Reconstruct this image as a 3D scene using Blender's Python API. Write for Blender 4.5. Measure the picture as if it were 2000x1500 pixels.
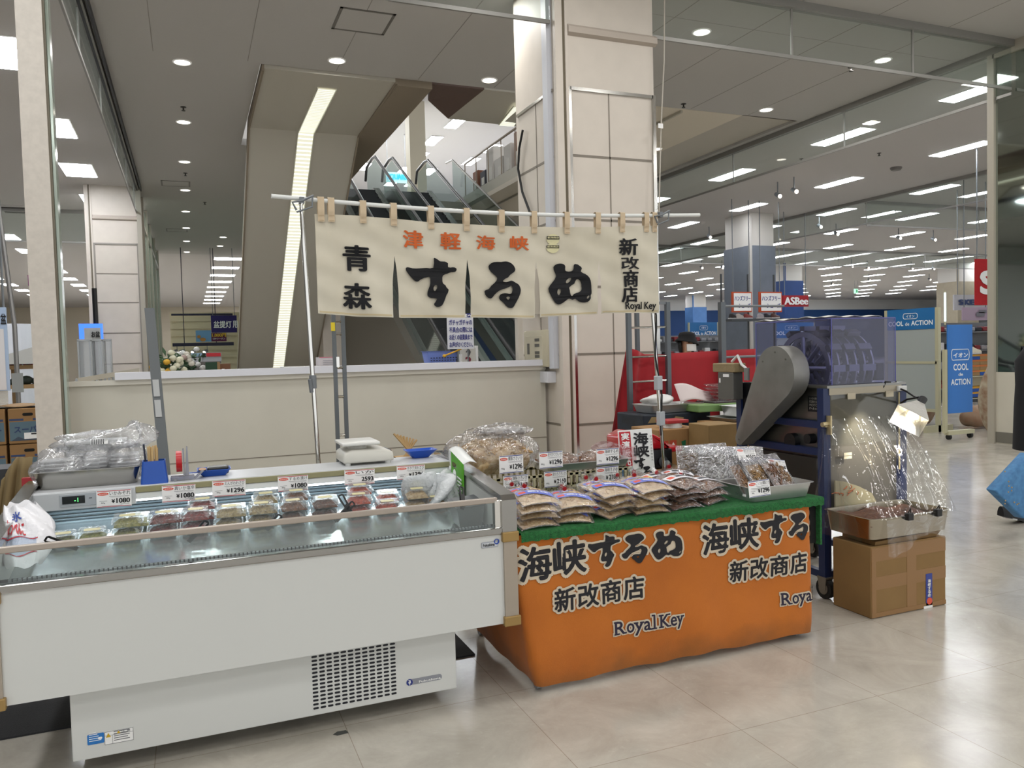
import bpy, bmesh, math, random
import numpy as np
from mathutils import Vector, Matrix
random.seed(7)
SC = bpy.context.scene
COL = SC.collection
for _o in list(bpy.data.objects): bpy.data.objects.remove(_o)

# ---------------------------------------------------------------- camera
F_PX, YAW, PITCH, ROLL, EYE = 1547.0, 0.385565, 0.0415334, -0.0266442, 1.5
_f = np.array([math.sin(YAW)*math.cos(PITCH), math.cos(YAW)*math.cos(PITCH), -math.sin(PITCH)])
_r = np.array([math.cos(YAW), -math.sin(YAW), 0.0]); _u = np.cross(_r, _f)
CR = _r*math.cos(ROLL)+_u*math.sin(ROLL); CU = -_r*math.sin(ROLL)+_u*math.cos(ROLL); CF = _f
cam_data = bpy.data.cameras.new('camera'); cam = bpy.data.objects.new('camera', cam_data); COL.objects.link(cam)
cam_data.sensor_fit = 'HORIZONTAL'; cam_data.sensor_width = 36.0; cam_data.lens = F_PX/2000*36.0
cam_data.clip_start = 0.05; cam_data.clip_end = 300
cam.matrix_world = Matrix(((CR[0], CU[0], -CF[0], 0), (CR[1], CU[1], -CF[1], 0), (CR[2], CU[2], -CF[2], EYE), (0, 0, 0, 1)))
SC.camera = cam
# survey helpers: where the sight line through a photo pixel meets a plane of the real place
def _ray(x, y): return CR*(x-1000)/F_PX - CU*(y-750)/F_PX + CF
def onz(x, y, z): d = _ray(x, y); t = (z-EYE)/d[2]; return Vector((d[0]*t, d[1]*t, z))
def onx(x, y, X): d = _ray(x, y); t = X/d[0]; return Vector((X, d[1]*t, EYE+d[2]*t))
def ony(x, y, Y): d = _ray(x, y); t = Y/d[1]; return Vector((d[0]*t, Y, EYE+d[2]*t))

# ---------------------------------------------------------------- world, exposure, light
SC.view_settings.view_transform = 'Standard'; SC.view_settings.look = 'None'
SC.view_settings.gamma = 1.0; SC.view_settings.use_curve_mapping = False
SC.view_settings.exposure = 0.5
w = bpy.data.worlds.new('world'); SC.world = w; w.use_nodes = True
w.node_tree.nodes['Background'].inputs[0].default_value = (0.78, 0.8, 0.82, 1)
w.node_tree.nodes['Background'].inputs[1].default_value = 1.1
SC.cycles.transparent_max_bounces = 24
SC.cycles.max_bounces = 8
SC.cycles.sample_clamp_indirect = 6.0
CEIL = 5.55
def area(name, loc, sx, sy, power, col=(1, .96, .9), spread=math.pi, rot=(0, 0, 0)):
    l = bpy.data.lights.new(name, 'AREA'); l.shape = 'RECTANGLE'; l.size = sx; l.size_y = sy; l.energy = power
    l.color = col; l.spread = spread
    o = bpy.data.objects.new(name, l); o.location = loc; o.rotation_euler = rot; COL.objects.link(o); return o
# ceiling lamps of the hall in front of the stall and above the photographer (same 3 m grid as the visible row)
for gx in (0.07, 3.2, 6.29, 9.43):
    for gy in (-3.0, 0.0, 3.0, 5.9, 8.8):
        area('hall_ceiling_lamp', (gx, gy, CEIL-.03), .55, .55, 21, (1, .985, .962))
for gy in (11.8, 17.6, 23.5): area('hall_downlight_lamp', (0.07, gy, CEIL-.03), .22, .22, 22, (1, .985, .962))
for gx, gy in ((2.04, 11.1), (4.31, 11.2), (6.3, 11.2), (9.4, 11.15)): area('hall_downlight_lamp', (gx, gy, CEIL-.03), .22, .22, 18, (1, .985, .962))
# fluorescent troffers: those of the shop beside the hall, in front of the first visible row
for gy in (-4.0, -.6, 2.4, 5.8):
    for gx in (12.1, 15.4): area('shop_troffer_lamp', (gx, gy, CEIL-.05), .4, 1.3, 30, (.95, .98, 1))
    area('shop_troffer_lamp', (-2.0, gy, CEIL-.05), .6, 1.25, 34, (.95, .98, 1))
area('upper_floor_lamp', (7, 30, 9.9), 5, 5, 420, (.95, .98, 1)); area('upper_floor_lamp', (9, 17, 9.9), 3, 3, 90, (.95, .98, 1))

# ---------------------------------------------------------------- materials
MATS = {}
def lin(h, a=1.0):
    c = [int(h[i:i+2], 16)/255 for i in (0, 2, 4)]
    return tuple((x/12.92 if x <= .04045 else ((x+.055)/1.055)**2.4) for x in c)+(a,)
def M(name, hexc, rough=.5, metal=0., spec=.5, alpha=1., emit=0., noise=None, bump=None, coat=0., trans=0., ecol=None, sheen=0.):
    if name in MATS: return MATS[name]
    m = bpy.data.materials.new(name); m.use_nodes = True; nt = m.node_tree; b = nt.nodes['Principled BSDF']
    c = lin(hexc); I = b.inputs
    I['Base Color'].default_value = c; I['Roughness'].default_value = rough; I['Metallic'].default_value = metal
    I['Specular IOR Level'].default_value = spec; I['Alpha'].default_value = alpha
    if coat: I['Coat Weight'].default_value = coat; I['Coat Roughness'].default_value = .08
    if trans: I['Transmission Weight'].default_value = trans
    if sheen: I['Sheen Weight'].default_value = sheen
    if emit: I['Emission Color'].default_value = lin(ecol) if ecol else c; I['Emission Strength'].default_value = emit
    if noise or bump:
        tc = nt.nodes.new('ShaderNodeTexCoord')
    if noise:
        n = nt.nodes.new('ShaderNodeTexNoise'); n.inputs['Scale'].default_value = noise[0]; n.inputs['Detail'].default_value = 5
        mp = nt.nodes.new('ShaderNodeMapping'); nt.links.new(tc.outputs['Object'], mp.inputs[0]); nt.links.new(mp.outputs[0], n.inputs[0])
        if len(noise) > 3: mp.inputs['Scale'].default_value = noise[3]
        cr = nt.nodes.new('ShaderNodeValToRGB'); k = noise[1]
        c2 = lin(noise[2]) if len(noise) > 2 and noise[2] else tuple(x*(1-k) for x in c[:3])+(1,)
        cr.color_ramp.elements[0].position = .32; cr.color_ramp.elements[1].position = .68
        cr.color_ramp.elements[0].color = c2; cr.color_ramp.elements[1].color = c
        nt.links.new(n.outputs['Fac'], cr.inputs[0]); nt.links.new(cr.outputs[0], I['Base Color'])
    if bump:
        n2 = nt.nodes.new('ShaderNodeTexNoise'); n2.inputs['Scale'].default_value = bump[0]; n2.inputs['Detail'].default_value = 4
        nt.links.new(tc.outputs['Object'], n2.inputs[0])
        bp = nt.nodes.new('ShaderNodeBump'); bp.inputs['Strength'].default_value = bump[1]; bp.inputs['Distance'].default_value = bump[2] if len(bump) > 2 else .01
        nt.links.new(n2.outputs['Fac'], bp.inputs['Height']); nt.links.new(bp.outputs[0], I['Normal'])
    MATS[name] = m; return m
def FILM(name, tint='FFFFFF', base=.07, edge=.5, haze=.04, rough=.12, bump=(25, .5)):
    if name in MATS: return MATS[name]
    m = bpy.data.materials.new(name); m.use_nodes = True; nt = m.node_tree; N = nt.nodes; L = nt.links
    N.remove(N['Principled BSDF']); out = N['Material Output']
    tr = N.new('ShaderNodeBsdfTransparent'); tr.inputs[0].default_value = lin(tint)
    gl = N.new('ShaderNodeBsdfGlossy'); gl.inputs['Roughness'].default_value = rough
    df = N.new('ShaderNodeBsdfDiffuse'); df.inputs[0].default_value = (.8, .8, .82, 1)
    lw = N.new('ShaderNodeLayerWeight'); lw.inputs['Blend'].default_value = .35
    ma = N.new('ShaderNodeMath'); ma.operation = 'MULTIPLY_ADD'; ma.inputs[1].default_value = edge; ma.inputs[2].default_value = base
    m1 = N.new('ShaderNodeMixShader'); m2 = N.new('ShaderNodeMixShader'); m1.inputs[0].default_value = haze
    L.new(tr.outputs[0], m1.inputs[1]); L.new(df.outputs[0], m1.inputs[2])
    L.new(lw.outputs['Facing'], ma.inputs[0]); L.new(ma.outputs[0], m2.inputs[0])
    L.new(m1.outputs[0], m2.inputs[1]); L.new(gl.outputs[0], m2.inputs[2]); L.new(m2.outputs[0], out.inputs[0])
    if bump:
        tc = N.new('ShaderNodeTexCoord'); n2 = N.new('ShaderNodeTexNoise'); n2.inputs['Scale'].default_value = bump[0]; n2.inputs['Detail'].default_value = 3
        n2.inputs['Distortion'].default_value = 1.2
        bp = N.new('ShaderNodeBump'); bp.inputs['Strength'].default_value = bump[1]; bp.inputs['Distance'].default_value = .02
        L.new(tc.outputs['Object'], n2.inputs[0]); L.new(n2.outputs['Fac'], bp.inputs['Height'])
        L.new(bp.outputs[0], gl.inputs['Normal']); L.new(bp.outputs[0], lw.inputs['Normal'])
    MATS[name] = m; return m

# ---------------------------------------------------------------- mesh builder
def V3(*a): return Vector(a)
_TX = {}
def curve_mesh(make, key):
    if key in _TX: return _TX[key]
    c = make(); o = bpy.data.objects.new('tmp', c); COL.objects.link(o)
    dg = bpy.context.evaluated_depsgraph_get(); dg.update()
    me = bpy.data.meshes.new_from_object(o.evaluated_get(dg))
    vs = [(v.co.x, v.co.y) for v in me.vertices]; fs = [tuple(p.vertices) for p in me.polygons]
    bpy.data.objects.remove(o); bpy.data.curves.remove(c); bpy.data.meshes.remove(me)
    _TX[key] = (vs, fs); return _TX[key]
def text_mesh(s, bold=0.0):
    def mk():
        c = bpy.data.curves.new('t', 'FONT'); c.body = s; c.size = 1; c.offset = bold; c.resolution_u = 3; return c
    return curve_mesh(mk, (s, bold))
GLYPH = {
 'su': [[(165,470),(215,440),(330,460),(500,450),(650,432),(815,420),(825,200),(850,182),(980,262),(1090,262),(1175,305),(1172,395),(1290,392),(1375,425),(1350,500),(1245,515),(1150,555),(1045,605),(1025,700),(1035,795),(1095,845),(1120,900),(1168,950),(1110,1080),(1070,1190),(1030,1280),(980,1345),(890,1375),(830,1350),(805,1300),(880,1185),(850,1160),(750,1155),(675,1120),(660,1050),(680,960),(715,860),(728,740),(715,655),(670,655),(500,725),(450,768),(380,762),(315,705),(200,570)],[(800,930),(825,860),(870,840),(885,890),(860,960),(825,985)]],
 'ru': [[(320,400),(360,335),(440,292),(600,285),(700,268),(780,280),(870,340),(915,420),(920,475),(880,530),(810,580),(750,655),(630,740),(655,765),(750,755),(790,735),(850,730),(920,770),(1000,820),(1035,900),(1040,960),(1000,1090),(950,1190),(890,1300),(830,1385),(740,1385),(680,1330),(620,1250),(560,1200),(542,1150),(560,1080),(610,1045),(720,1042),(800,1045),(825,1000),(838,880),(805,852),(760,890),(560,965),(440,1080),(385,1155),(340,1165),(270,1125),(220,1010),(240,970),(310,945),(370,860),(450,780),(505,670),(440,590),(360,510)],[(700,1130),(770,1130),(765,1165),(738,1190),(705,1165)]],
 'me': [[(322,400),(350,350),(420,315),(520,313),(580,345),(595,390),(595,475),(640,500),(720,500),(780,475),(800,420),(810,345),(850,318),(960,370),(1005,430),(975,505),(1080,570),(1175,665),(1215,800),(1230,950),(1230,1050),(1205,1110),(1205,1180),(1130,1260),(1000,1265),(900,1235),(820,1175),(755,1195),(675,1165),(600,1215),(470,1295),(390,1285),(320,1200),(240,1050),(190,910),(280,770),(385,610),(355,520)],[(610,775),(640,700),(735,660),(735,700),(640,785)],[(405,1000),(430,920),(455,912),(485,960),(465,1040),(445,1075),(420,1050)],[(680,890),(820,800),(870,700),(920,695),(985,780),(995,870),(990,960),(900,1020),(785,1055),(745,1105),(710,1070),(690,960)],[(1115,1165),(1150,1105),(1175,1110),(1150,1165),(1125,1178)]]}
def glyph_mesh(k, bold=0.0):
    def mk():
        c = bpy.data.curves.new('g', 'CURVE'); c.dimensions = '2D'; c.fill_mode = 'BOTH'; c.resolution_u = 2; c.offset = bold
        loops = GLYPH[k][:1] if bold > .025 else GLYPH[k]
        for lp in loops:
            sp = c.splines.new('BEZIER'); sp.bezier_points.add(len(lp)-1); sp.use_cyclic_u = True
            for p, (x, y) in zip(sp.bezier_points, lp):
                p.co = (x/1500, -y/1500, 0); p.handle_left_type = p.handle_right_type = 'AUTO'
        return c
    return curve_mesh(mk, (k, bold))

class MB:
    def __init__(s): s.bm = bmesh.new(); s.m = 0; s.T = None
    def v(s, p):
        p = Vector(p); return s.bm.verts.new(s.T @ p if s.T else p)
    def face(s, vs):
        try: f = s.bm.faces.new(vs); f.material_index = s.m; return f
        except ValueError: return None
    def poly(s, pts): return s.face([s.v(p) for p in pts])
    def box(s, x0, x1, y0, y1, z0, z1, bev=0.0, seg=2):
        c = [s.v((x, y, z)) for x in (x0, x1) for y in (y0, y1) for z in (z0, z1)]
        fs = [s.face([c[i] for i in q]) for q in ((0,1,3,2),(4,6,7,5),(0,4,5,1),(2,3,7,6),(0,2,6,4),(1,5,7,3))]
        if bev: 
            es = list({e for f in fs for e in f.edges})
            r = bmesh.ops.bevel(s.bm, geom=es, offset=bev, segments=seg, profile=.5, affect='EDGES')
            for f in r['faces']: f.material_index = s.m
    def prism(s, pts, a, b, axis='z'):
        def P(p, t): return {'z': (p[0], p[1], t), 'y': (p[0], t, p[1]), 'x': (t, p[0], p[1])}[axis]
        A = [s.v(P(p, a)) for p in pts]; B = [s.v(P(p, b)) for p in pts]; n = len(pts)
        s.face(A[::-1]); s.face(B)
        for i in range(n): s.face([A[i], A[(i+1) % n], B[(i+1) % n], B[i]])
    def hexa(s, b, t):
        A = [s.v(p) for p in b]; B = [s.v(p) for p in t]; n = len(b)
        s.face(A[::-1]); s.face(B)
        for i in range(n): s.face([A[i], A[(i+1) % n], B[(i+1) % n], B[i]])
    def ring(s, c, ax, r, n, ref=None):
        ax = Vector(ax).normalized(); ref = ref or (Vector((0, 0, 1)) if abs(ax.z) < .9 else Vector((1, 0, 0)))
        u = ax.cross(ref).normalized(); w = ax.cross(u)
        return [s.v(Vector(c)+u*math.cos(2*math.pi*i/n)*r+w*math.sin(2*math.pi*i/n)*r) for i in range(n)]
    def bridge(s, A, B):
        n = len(A)
        for i in range(n): s.face([A[i], A[(i+1) % n], B[(i+1) % n], B[i]])
    def cyl(s, a, b, r, r2=None, n=16, cap=True):
        a = Vector(a); b = Vector(b); r2 = r if r2 is None else r2
        A = s.ring(a, b-a, r, n); B = s.ring(b, b-a, r2, n); s.bridge(A, B)
        if cap: s.face(A[::-1]); s.face(B)
    def tube(s, pts, r, n=8, cap=True):
        pts = [Vector(p) for p in pts]; prev = None; first = None; ref = None
        for i, p in enumerate(pts):
            d = (pts[min(i+1, len(pts)-1)]-pts[max(i-1, 0)]).normalized()
            if ref is None: ref = Vector((0, 0, 1)) if abs(d.z) < .9 else Vector((1, 0, 0))
            u = d.cross(ref).normalized(); ref = u.cross(d)
            rr = r[i] if isinstance(r, (list, tuple)) else r
            R = [s.v(p+u*math.cos(2*math.pi*k/n)*rr+ref*math.sin(2*math.pi*k/n)*rr) for k in range(n)]
            if prev: s.bridge(prev, R)
            else: first = R
            prev = R
        if cap: s.face(first[::-1]); s.face(prev)
    def lathe(s, c, prof, n=24, axis='z', cap=True):
        c = Vector(c); prev = None; first = None
        for r, h in prof:
            R = []
            for i in range(n):
                a = 2*math.pi*i/n; x, y = math.cos(a)*r, math.sin(a)*r
                R.append(s.v(c+(Vector((x, y, h)) if axis == 'z' else Vector((x, h, y)) if axis == 'y' else Vector((h, x, y)))))
            if prev: s.bridge(prev, R)
            else: first = R
            prev = R
        if cap: s.face(first[::-1]); s.face(prev)
    def ell(s, c, rx, ry, rz, n=16, k=10):
        c = Vector(c); prev = None
        top = s.v(c+Vector((0, 0, rz)))
        for j in range(1, k):
            t = math.pi*j/k
            R = [s.v(c+Vector((rx*math.sin(t)*math.cos(2*math.pi*i/n), ry*math.sin(t)*math.sin(2*math.pi*i/n), rz*math.cos(t)))) for i in range(n)]
            if prev: s.bridge(prev, R)
            else:
                for i in range(n): s.face([top, R[i], R[(i+1) % n]])
            prev = R
        bot = s.v(c-Vector((0, 0, rz)))
        for i in range(n): s.face([prev[(i+1) % n], prev[i], bot])
    def sheet(s, fn, nu, nv, mfn=None):
        G = [[s.v(fn(i/nu, j/nv)) for j in range(nv+1)] for i in range(nu+1)]
        for i in range(nu):
            for j in range(nv):
                f = s.face([G[i][j], G[i+1][j], G[i+1][j+1], G[i][j+1]])
                if mfn and f: f.material_index = mfn((i+.5)/nu, (j+.5)/nv)
        return G
    def shape2d(s, vf, box, fn, keep=False, fat=0.0):
        vs, fs = vf; 
        if not vs: return
        xs = [p[0] for p in vs]; ys = [p[1] for p in vs]; x0, x1, y0, y1 = min(xs), max(xs), min(ys), max(ys)
        u0, u1, v0, v1 = box
        if keep:   # keep the aspect inside the box
            k = min((u1-u0)/(x1-x0), (v1-v0)/(y1-y0)); cx, cy = (u0+u1)/2, (v0+v1)/2
            u0, u1 = cx-k*(x1-x0)/2, cx+k*(x1-x0)/2; v0, v1 = cy-k*(y1-y0)/2, cy+k*(y1-y0)/2
        k = (v1-v0)/max(y1-y0, 1e-6); nf = 0 if not fat else (8 if fat < .05 else 14)
        ku = k if abs((u1-u0)/(x1-x0)/k-1) < 1.5 else (u1-u0)/(x1-x0)
        for j in range(nf+1):     # thickened by shifted copies of the outline
            ou, ov = (0, 0) if j == 0 else (fat*ku*math.cos(j*2*math.pi/nf), fat*k*math.sin(j*2*math.pi/nf))
            um, vm = (u0+u1)/2, (v0+v1)/2; e = (u1-u0)*.05; f0 = fn(um, vm)
            nn = (fn(um+e, vm)-f0).cross(fn(um, vm+(v1-v0)*.05)-f0); nn = nn.normalized()*(j*max(.00012, .0016*(fn(um, v1)-fn(um, v0)).length)) if nn.length > 1e-12 else Vector((0, 0, 0))
            P = [s.v(fn(u0+(x-x0)/max(x1-x0, 1e-6)*(u1-u0)+ou, v0+(y-y0)/max(y1-y0, 1e-6)*(v1-v0)+ov)+nn) for x, y in vs]
            for f in fs: s.face([P[i] for i in f])
    def text(s, t, box, fn, bold=0.0, keep=False): s.shape2d(text_mesh(t, 0), box, fn, keep, bold if bold > .012 else 0.0)
    def build(s, name, mats, parent=None, smooth=None, solid=0.0, world=True, sub=0, recalc=True):
        bm = s.bm
        if recalc: bmesh.ops.recalc_face_normals(bm, faces=bm.faces)
        mats = mats if isinstance(mats, (list, tuple)) else [mats]
        if parent is not None and world:
            p = parent; off = Vector((0, 0, 0))
            while p: off += p.location; p = p.parent
            bmesh.ops.translate(bm, verts=bm.verts, vec=-off)
        loc = Vector((0, 0, 0))
        if parent is None and bm.verts:
            xs = [v.co for v in bm.verts]
            loc = Vector(((min(p.x for p in xs)+max(p.x for p in xs))/2, (min(p.y for p in xs)+max(p.y for p in xs))/2, min(p.z for p in xs)))
            bmesh.ops.translate(bm, verts=bm.verts, vec=-loc)
        me = bpy.data.meshes.new(name); bm.to_mesh(me); bm.free()
        for m in mats: me.materials.append(m)
        o = bpy.data.objects.new(name, me); o.location = loc; COL.objects.link(o)
        if parent is not None: o.parent = parent
        if smooth:
            me.shade_smooth(); me.set_sharp_from_angle(angle=math.radians(smooth))
        if solid:
            md = o.modifiers.new('solid', 'SOLIDIFY'); md.thickness = solid; md.offset = 0
        if sub:
            md = o.modifiers.new('sub', 'SUBSURF'); md.levels = md.render_levels = sub
        return o
def tag(o, label, cat, group=None, kind=None):
    if label: o['label'] = label
    if cat: o['category'] = cat
    if group: o['group'] = group
    if kind: o['kind'] = kind
    return o
def thing(name, label, cat, loc=(0, 0, 0), group=None, rot=0.0):
    o = bpy.data.objects.new(name, None); COL.objects.link(o); o.location = loc; o.rotation_euler = (0, 0, rot); o.empty_display_size = .05
    return tag(o, label, cat, group)
def struct(mb, name, mats, parent=None, **k):
    o = mb.build(name, mats, parent, **k)
    if parent is None: o['kind'] = 'structure'
    return o
def kids(o): return [c for c in bpy.data.objects if c.parent == o]
def dup(root, loc=None, rot=None, label=None, group=None, _k=None):
    c = root.copy(); COL.objects.link(c)
    if loc is not None: c.location = loc
    if rot is not None: c.rotation_euler = rot
    if label: c['label'] = label
    if group: c['group'] = group
    for ch in (_k if _k is not None else kids(root)):
        d = ch.copy(); COL.objects.link(d); d.parent = c
        for g in kids(ch):
            e = g.copy(); COL.objects.link(e); e.parent = d
    return c
def planar(O, U, W): 
    O, U, W = Vector(O), Vector(U), Vector(W)
    return lambda u, v: O+U*u+W*v
def arc(cx, cy, r, a0, a1, n): return [(cx+r*math.cos(a0+(a1-a0)*i/n), cy+r*math.sin(a0+(a1-a0)*i/n)) for i in range(n+1)]
def rrect(x0, x1, y0, y1, r, n=4):
    return arc(x1-r, y1-r, r, 0, math.pi/2, n)+arc(x0+r, y1-r, r, math.pi/2, math.pi, n)+arc(x0+r, y0+r, r, math.pi, 1.5*math.pi, n)+arc(x1-r, y0+r, r, 1.5*math.pi, 2*math.pi, n)

# shared materials
chrome = M('chrome', 'D8D6D0', .12, 1.0); steel = M('stainless steel', 'B9B6B0', .28, 1.0, bump=(60, .05)); dark_steel = M('dull steel', '77756F', .45, .9)
alu = M('aluminium tray', 'C6C7C6', .35, .85); white_paint = M('white enamel', 'DADBD7', .35); black_plastic = M('black plastic', '0B0B0D', .4)
paper = M('white paper', 'ECEBE8', .6); ink = M('black ink', '0E0E12', .6); red_ink = M('red print', 'B8202C', .55); blue_ink = M('navy print', '25307E', .55)
oval_ink = M('vermilion print', 'D9573F', .55); yellow_ink = M('yellow print', 'E8CF2A', .5); white_ink = M('white print', 'F2F2F0', .6)
card_board = M('cardboard', '9A7549', .8, noise=(9, .12)); blue_plastic = M('blue plastic', '1D4FA8', .35); white_plastic = M('white plastic', 'D8D8D6', .4)
green_ink = M('green print', '5AA62C', .5); rubber = M('black rubber', '151515', .7); grey_metal = M('grey painted metal', '74787B', .5, .3)
# ================================================================ SETTING
# floor: polished vinyl tile
def floor_mat():
    m = bpy.data.materials.new('polished vinyl tile'); m.use_nodes = True; N = m.node_tree.nodes; L = m.node_tree.links; b = N['Principled BSDF']
    tc = N.new('ShaderNodeTexCoord'); mp = N.new('ShaderNodeMapping'); mp.inputs['Location'].default_value = (.12, .2, 0); L.new(tc.outputs['Object'], mp.inputs[0])
    n1 = N.new('ShaderNodeTexNoise'); n1.inputs['Scale'].default_value = 3.0; n1.inputs['Detail'].default_value = 9; n1.inputs['Roughness'].default_value = .7; n1.inputs['Distortion'].default_value = .6
    L.new(tc.outputs['Object'], n1.inputs[0])
    r1 = N.new('ShaderNodeValToRGB'); r1.color_ramp.elements[0].position = .3; r1.color_ramp.elements[1].position = .72
    r1.color_ramp.elements[0].color = lin('A7A196'); r1.color_ramp.elements[1].color = lin('C3BDB2'); L.new(n1.outputs[0], r1.inputs[0])
    n2 = N.new('ShaderNodeTexNoise'); n2.inputs['Scale'].default_value = 26; n2.inputs['Detail'].default_value = 6; L.new(tc.outputs['Object'], n2.inputs[0])
    r2 = N.new('ShaderNodeValToRGB'); r2.color_ramp.elements[0].position = .62; r2.color_ramp.elements[1].position = .8
    r2.color_ramp.elements[0].color = (0, 0, 0, 1); r2.color_ramp.elements[1].color = (.35, .35, .35, 1); L.new(n2.outputs[0], r2.inputs[0])
    mx = N.new('ShaderNodeMix'); mx.data_type = 'RGBA'; mx.inputs['B'].default_value = lin('CFCABF'); L.new(r2.outputs[0], mx.inputs['Factor']); L.new(r1.outputs[0], mx.inputs['A'])
    br = N.new('ShaderNodeTexBrick'); br.offset = 0; br.inputs['Scale'].default_value = 1; br.inputs['Mortar Size'].default_value = .0016; br.inputs['Mortar Smooth'].default_value = .3
    br.inputs['Brick Width'].default_value = .705; br.inputs['Row Height'].default_value = .705
    br.inputs['Color1'].default_value = (1, 1, 1, 1); br.inputs['Color2'].default_value = (.965, .965, .955, 1); br.inputs['Mortar'].default_value = (.62, .58, .52, 1); L.new(mp.outputs[0], br.inputs[0])
    mu = N.new('ShaderNodeMix'); mu.data_type = 'RGBA'; mu.blend_type = 'MULTIPLY'; mu.inputs['Factor'].default_value = 1; L.new(mx.outputs['Result'], mu.inputs['A']); L.new(br.outputs['Color'], mu.inputs['B'])
    L.new(mu.outputs['Result'], b.inputs['Base Color']); b.inputs['Roughness'].default_value = .17; b.inputs['Specular IOR Level'].default_value = .5
    n3 = N.new('ShaderNodeTexNoise'); n3.inputs['Scale'].default_value = 2.2; n3.inputs['Detail'].default_value = 3; L.new(tc.outputs['Object'], n3.inputs[0])
    bp = N.new('ShaderNodeBump'); bp.inputs['Strength'].default_value = .12; bp.inputs['Distance'].default_value = .02; L.new(n3.outputs[0], bp.inputs['Height']); L.new(bp.outputs[0], b.inputs['Normal'])
    return m
mb = MB(); mb.poly(((-30, -9, 0), (75, -9, 0), (75, 75, 0), (-30, 75, 0))); fl = struct(mb, 'floor', floor_mat()); mb = MB(); q = onz(665, 1432, 0); mb.prism([(q.x-.03, q.y), (q.x-.01, q.y+.018), (q.x+.025, q.y+.015), (q.x+.03, q.y-.012), (q.x-.015, q.y-.016)], .0004, .0008); mb.build('floor_stain', M('grey floor stain', '4A4B48', .5), fl)
ceil_m = M('ceiling board', 'BAB7B3', .9, spec=.2, noise=(160, .05)); ceil_shop = M('shop ceiling board', 'C6C2BF', .9, spec=.2)
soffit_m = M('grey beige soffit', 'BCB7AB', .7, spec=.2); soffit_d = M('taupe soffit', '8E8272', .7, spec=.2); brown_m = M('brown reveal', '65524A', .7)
plaster = M('cream wall panel', 'CFC6BA', .55, noise=(5, .05)); joint_m = M('dark panel joint', '7C7468', .5)
track_m = M('grey ceiling track', '8C8A85', .45, .3); track_d = M('dark track slot', '1C1D26', .5)
def hall_ceiling():
    mb = MB(); z = CEIL; t = .12
    for x0, x1, y0, y1 in ((-1, 10.6, -9, 11.55), (-1, 1.07, 11.55, 33), (10.43, 10.6, 11.55, 33), (1.07, 3.5, 16, 33)):
        mb.box(x0, x1, y0, y1, z, z+t)
    mb.m = 1
    for x in (-.28, .9, 2.1, 3.3, 4.5, 5.7, 6.9, 8.1, 9.3): mb.box(x-.004, x+.004, -2, 11.5, z-.002, z)
    for y in (1.2, 3.6, 6.0, 8.4): mb.box(-.95, 10.5, y-.0025, y+.0025, z-.0015, z)
    return struct(mb, 'ceiling_hall', [ceil_m, M('ceiling board joint', '8F8A83', .9)])
hall_ceiling()
mb = MB()
for x0, x1, y0, y1 in ((10.6, 75, -9, 75), (-30, -1, -9, 75), (-1, 4, 33, 75)): mb.box(x0, x1, y0, y1, CEIL, CEIL+.12)
struct(mb, 'ceiling_shops', ceil_shop)
# escalator soffit: landing underside, then the flight running down and away
mb = MB()
x0, x1, y0, y1, y2 = 1.12, 2.97, 11.56, 14.4, 21.0
mb.hexa([(x0, y0, 5.5), (x1, y0, 5.5), (x1, y1, 5.45), (x0, y1, 5.45)], [(x0, y0, 5.9), (x1, y0, 5.9), (x1, y1, 5.9), (x0, y1, 5.9)])
mb.hexa([(x0, y1, 5.45), (x1, y1, 5.45), (x1, y2, 1.05), (x0, y2, 1.05)], [(x0, y1+.2, 5.9), (x1, y1+.2, 5.9), (x1, y2+.8, 1.05), (x0, y2+.8, 1.05)])
mb.hexa([(x0, y2, 1.05), (x1, y2, 1.05), (x1, y2+.35, 0), (x0, y2+.35, 0)], [(x0, y2+.8, 1.05), (x1, y2+.8, 1.05), (x1, y2+1.2, 0), (x0, y2+1.2, 0)])
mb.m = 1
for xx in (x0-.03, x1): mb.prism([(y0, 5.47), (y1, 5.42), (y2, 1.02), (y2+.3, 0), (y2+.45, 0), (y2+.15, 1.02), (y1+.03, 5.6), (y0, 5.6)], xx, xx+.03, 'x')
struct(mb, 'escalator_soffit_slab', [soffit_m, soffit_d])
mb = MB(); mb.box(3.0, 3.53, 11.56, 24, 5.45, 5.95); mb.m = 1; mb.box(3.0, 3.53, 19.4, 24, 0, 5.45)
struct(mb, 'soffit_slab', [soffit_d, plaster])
mb = MB(); mb.box(7.4, 9.21, 11.552, 30, 5.545, 5.66); struct(mb, 'soffit_ceiling', M('warm beige soffit', 'D6CCBA', .7))
# second upper flight seen through the void
mb = MB()
A = [ony(840, 166, 11.66), ony(942, 177, 11.66)]; 
pts = [onz(838, 166, 5.56), onz(942, 177, 5.56)]
q = [Vector((3.55, 11.66, 5.56)), Vector((4.4, 11.66, 5.56)), ony(875, 232, 13.2), ony(836, 196, 12.6)]
mb.hexa(q, [p+Vector((0, 0, .5)) for p in q]); mb.m = 1
q2 = [q[1], Vector((7.4, 11.66, 5.56)), ony(1110, 258, 13.4), q[2]]
mb.hexa(q2, [p+Vector((0, 0, .5)) for p in q2])
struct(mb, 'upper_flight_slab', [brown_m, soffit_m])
mb = MB(); mb.box(9.22, 10.42, 11.56, 30, 5.75, 5.85); mb.box(9.22, 10.42, 11.53, 11.56, 5.55, 5.85); struct(mb, 'void_reveal_ceiling', brown_m)
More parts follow.
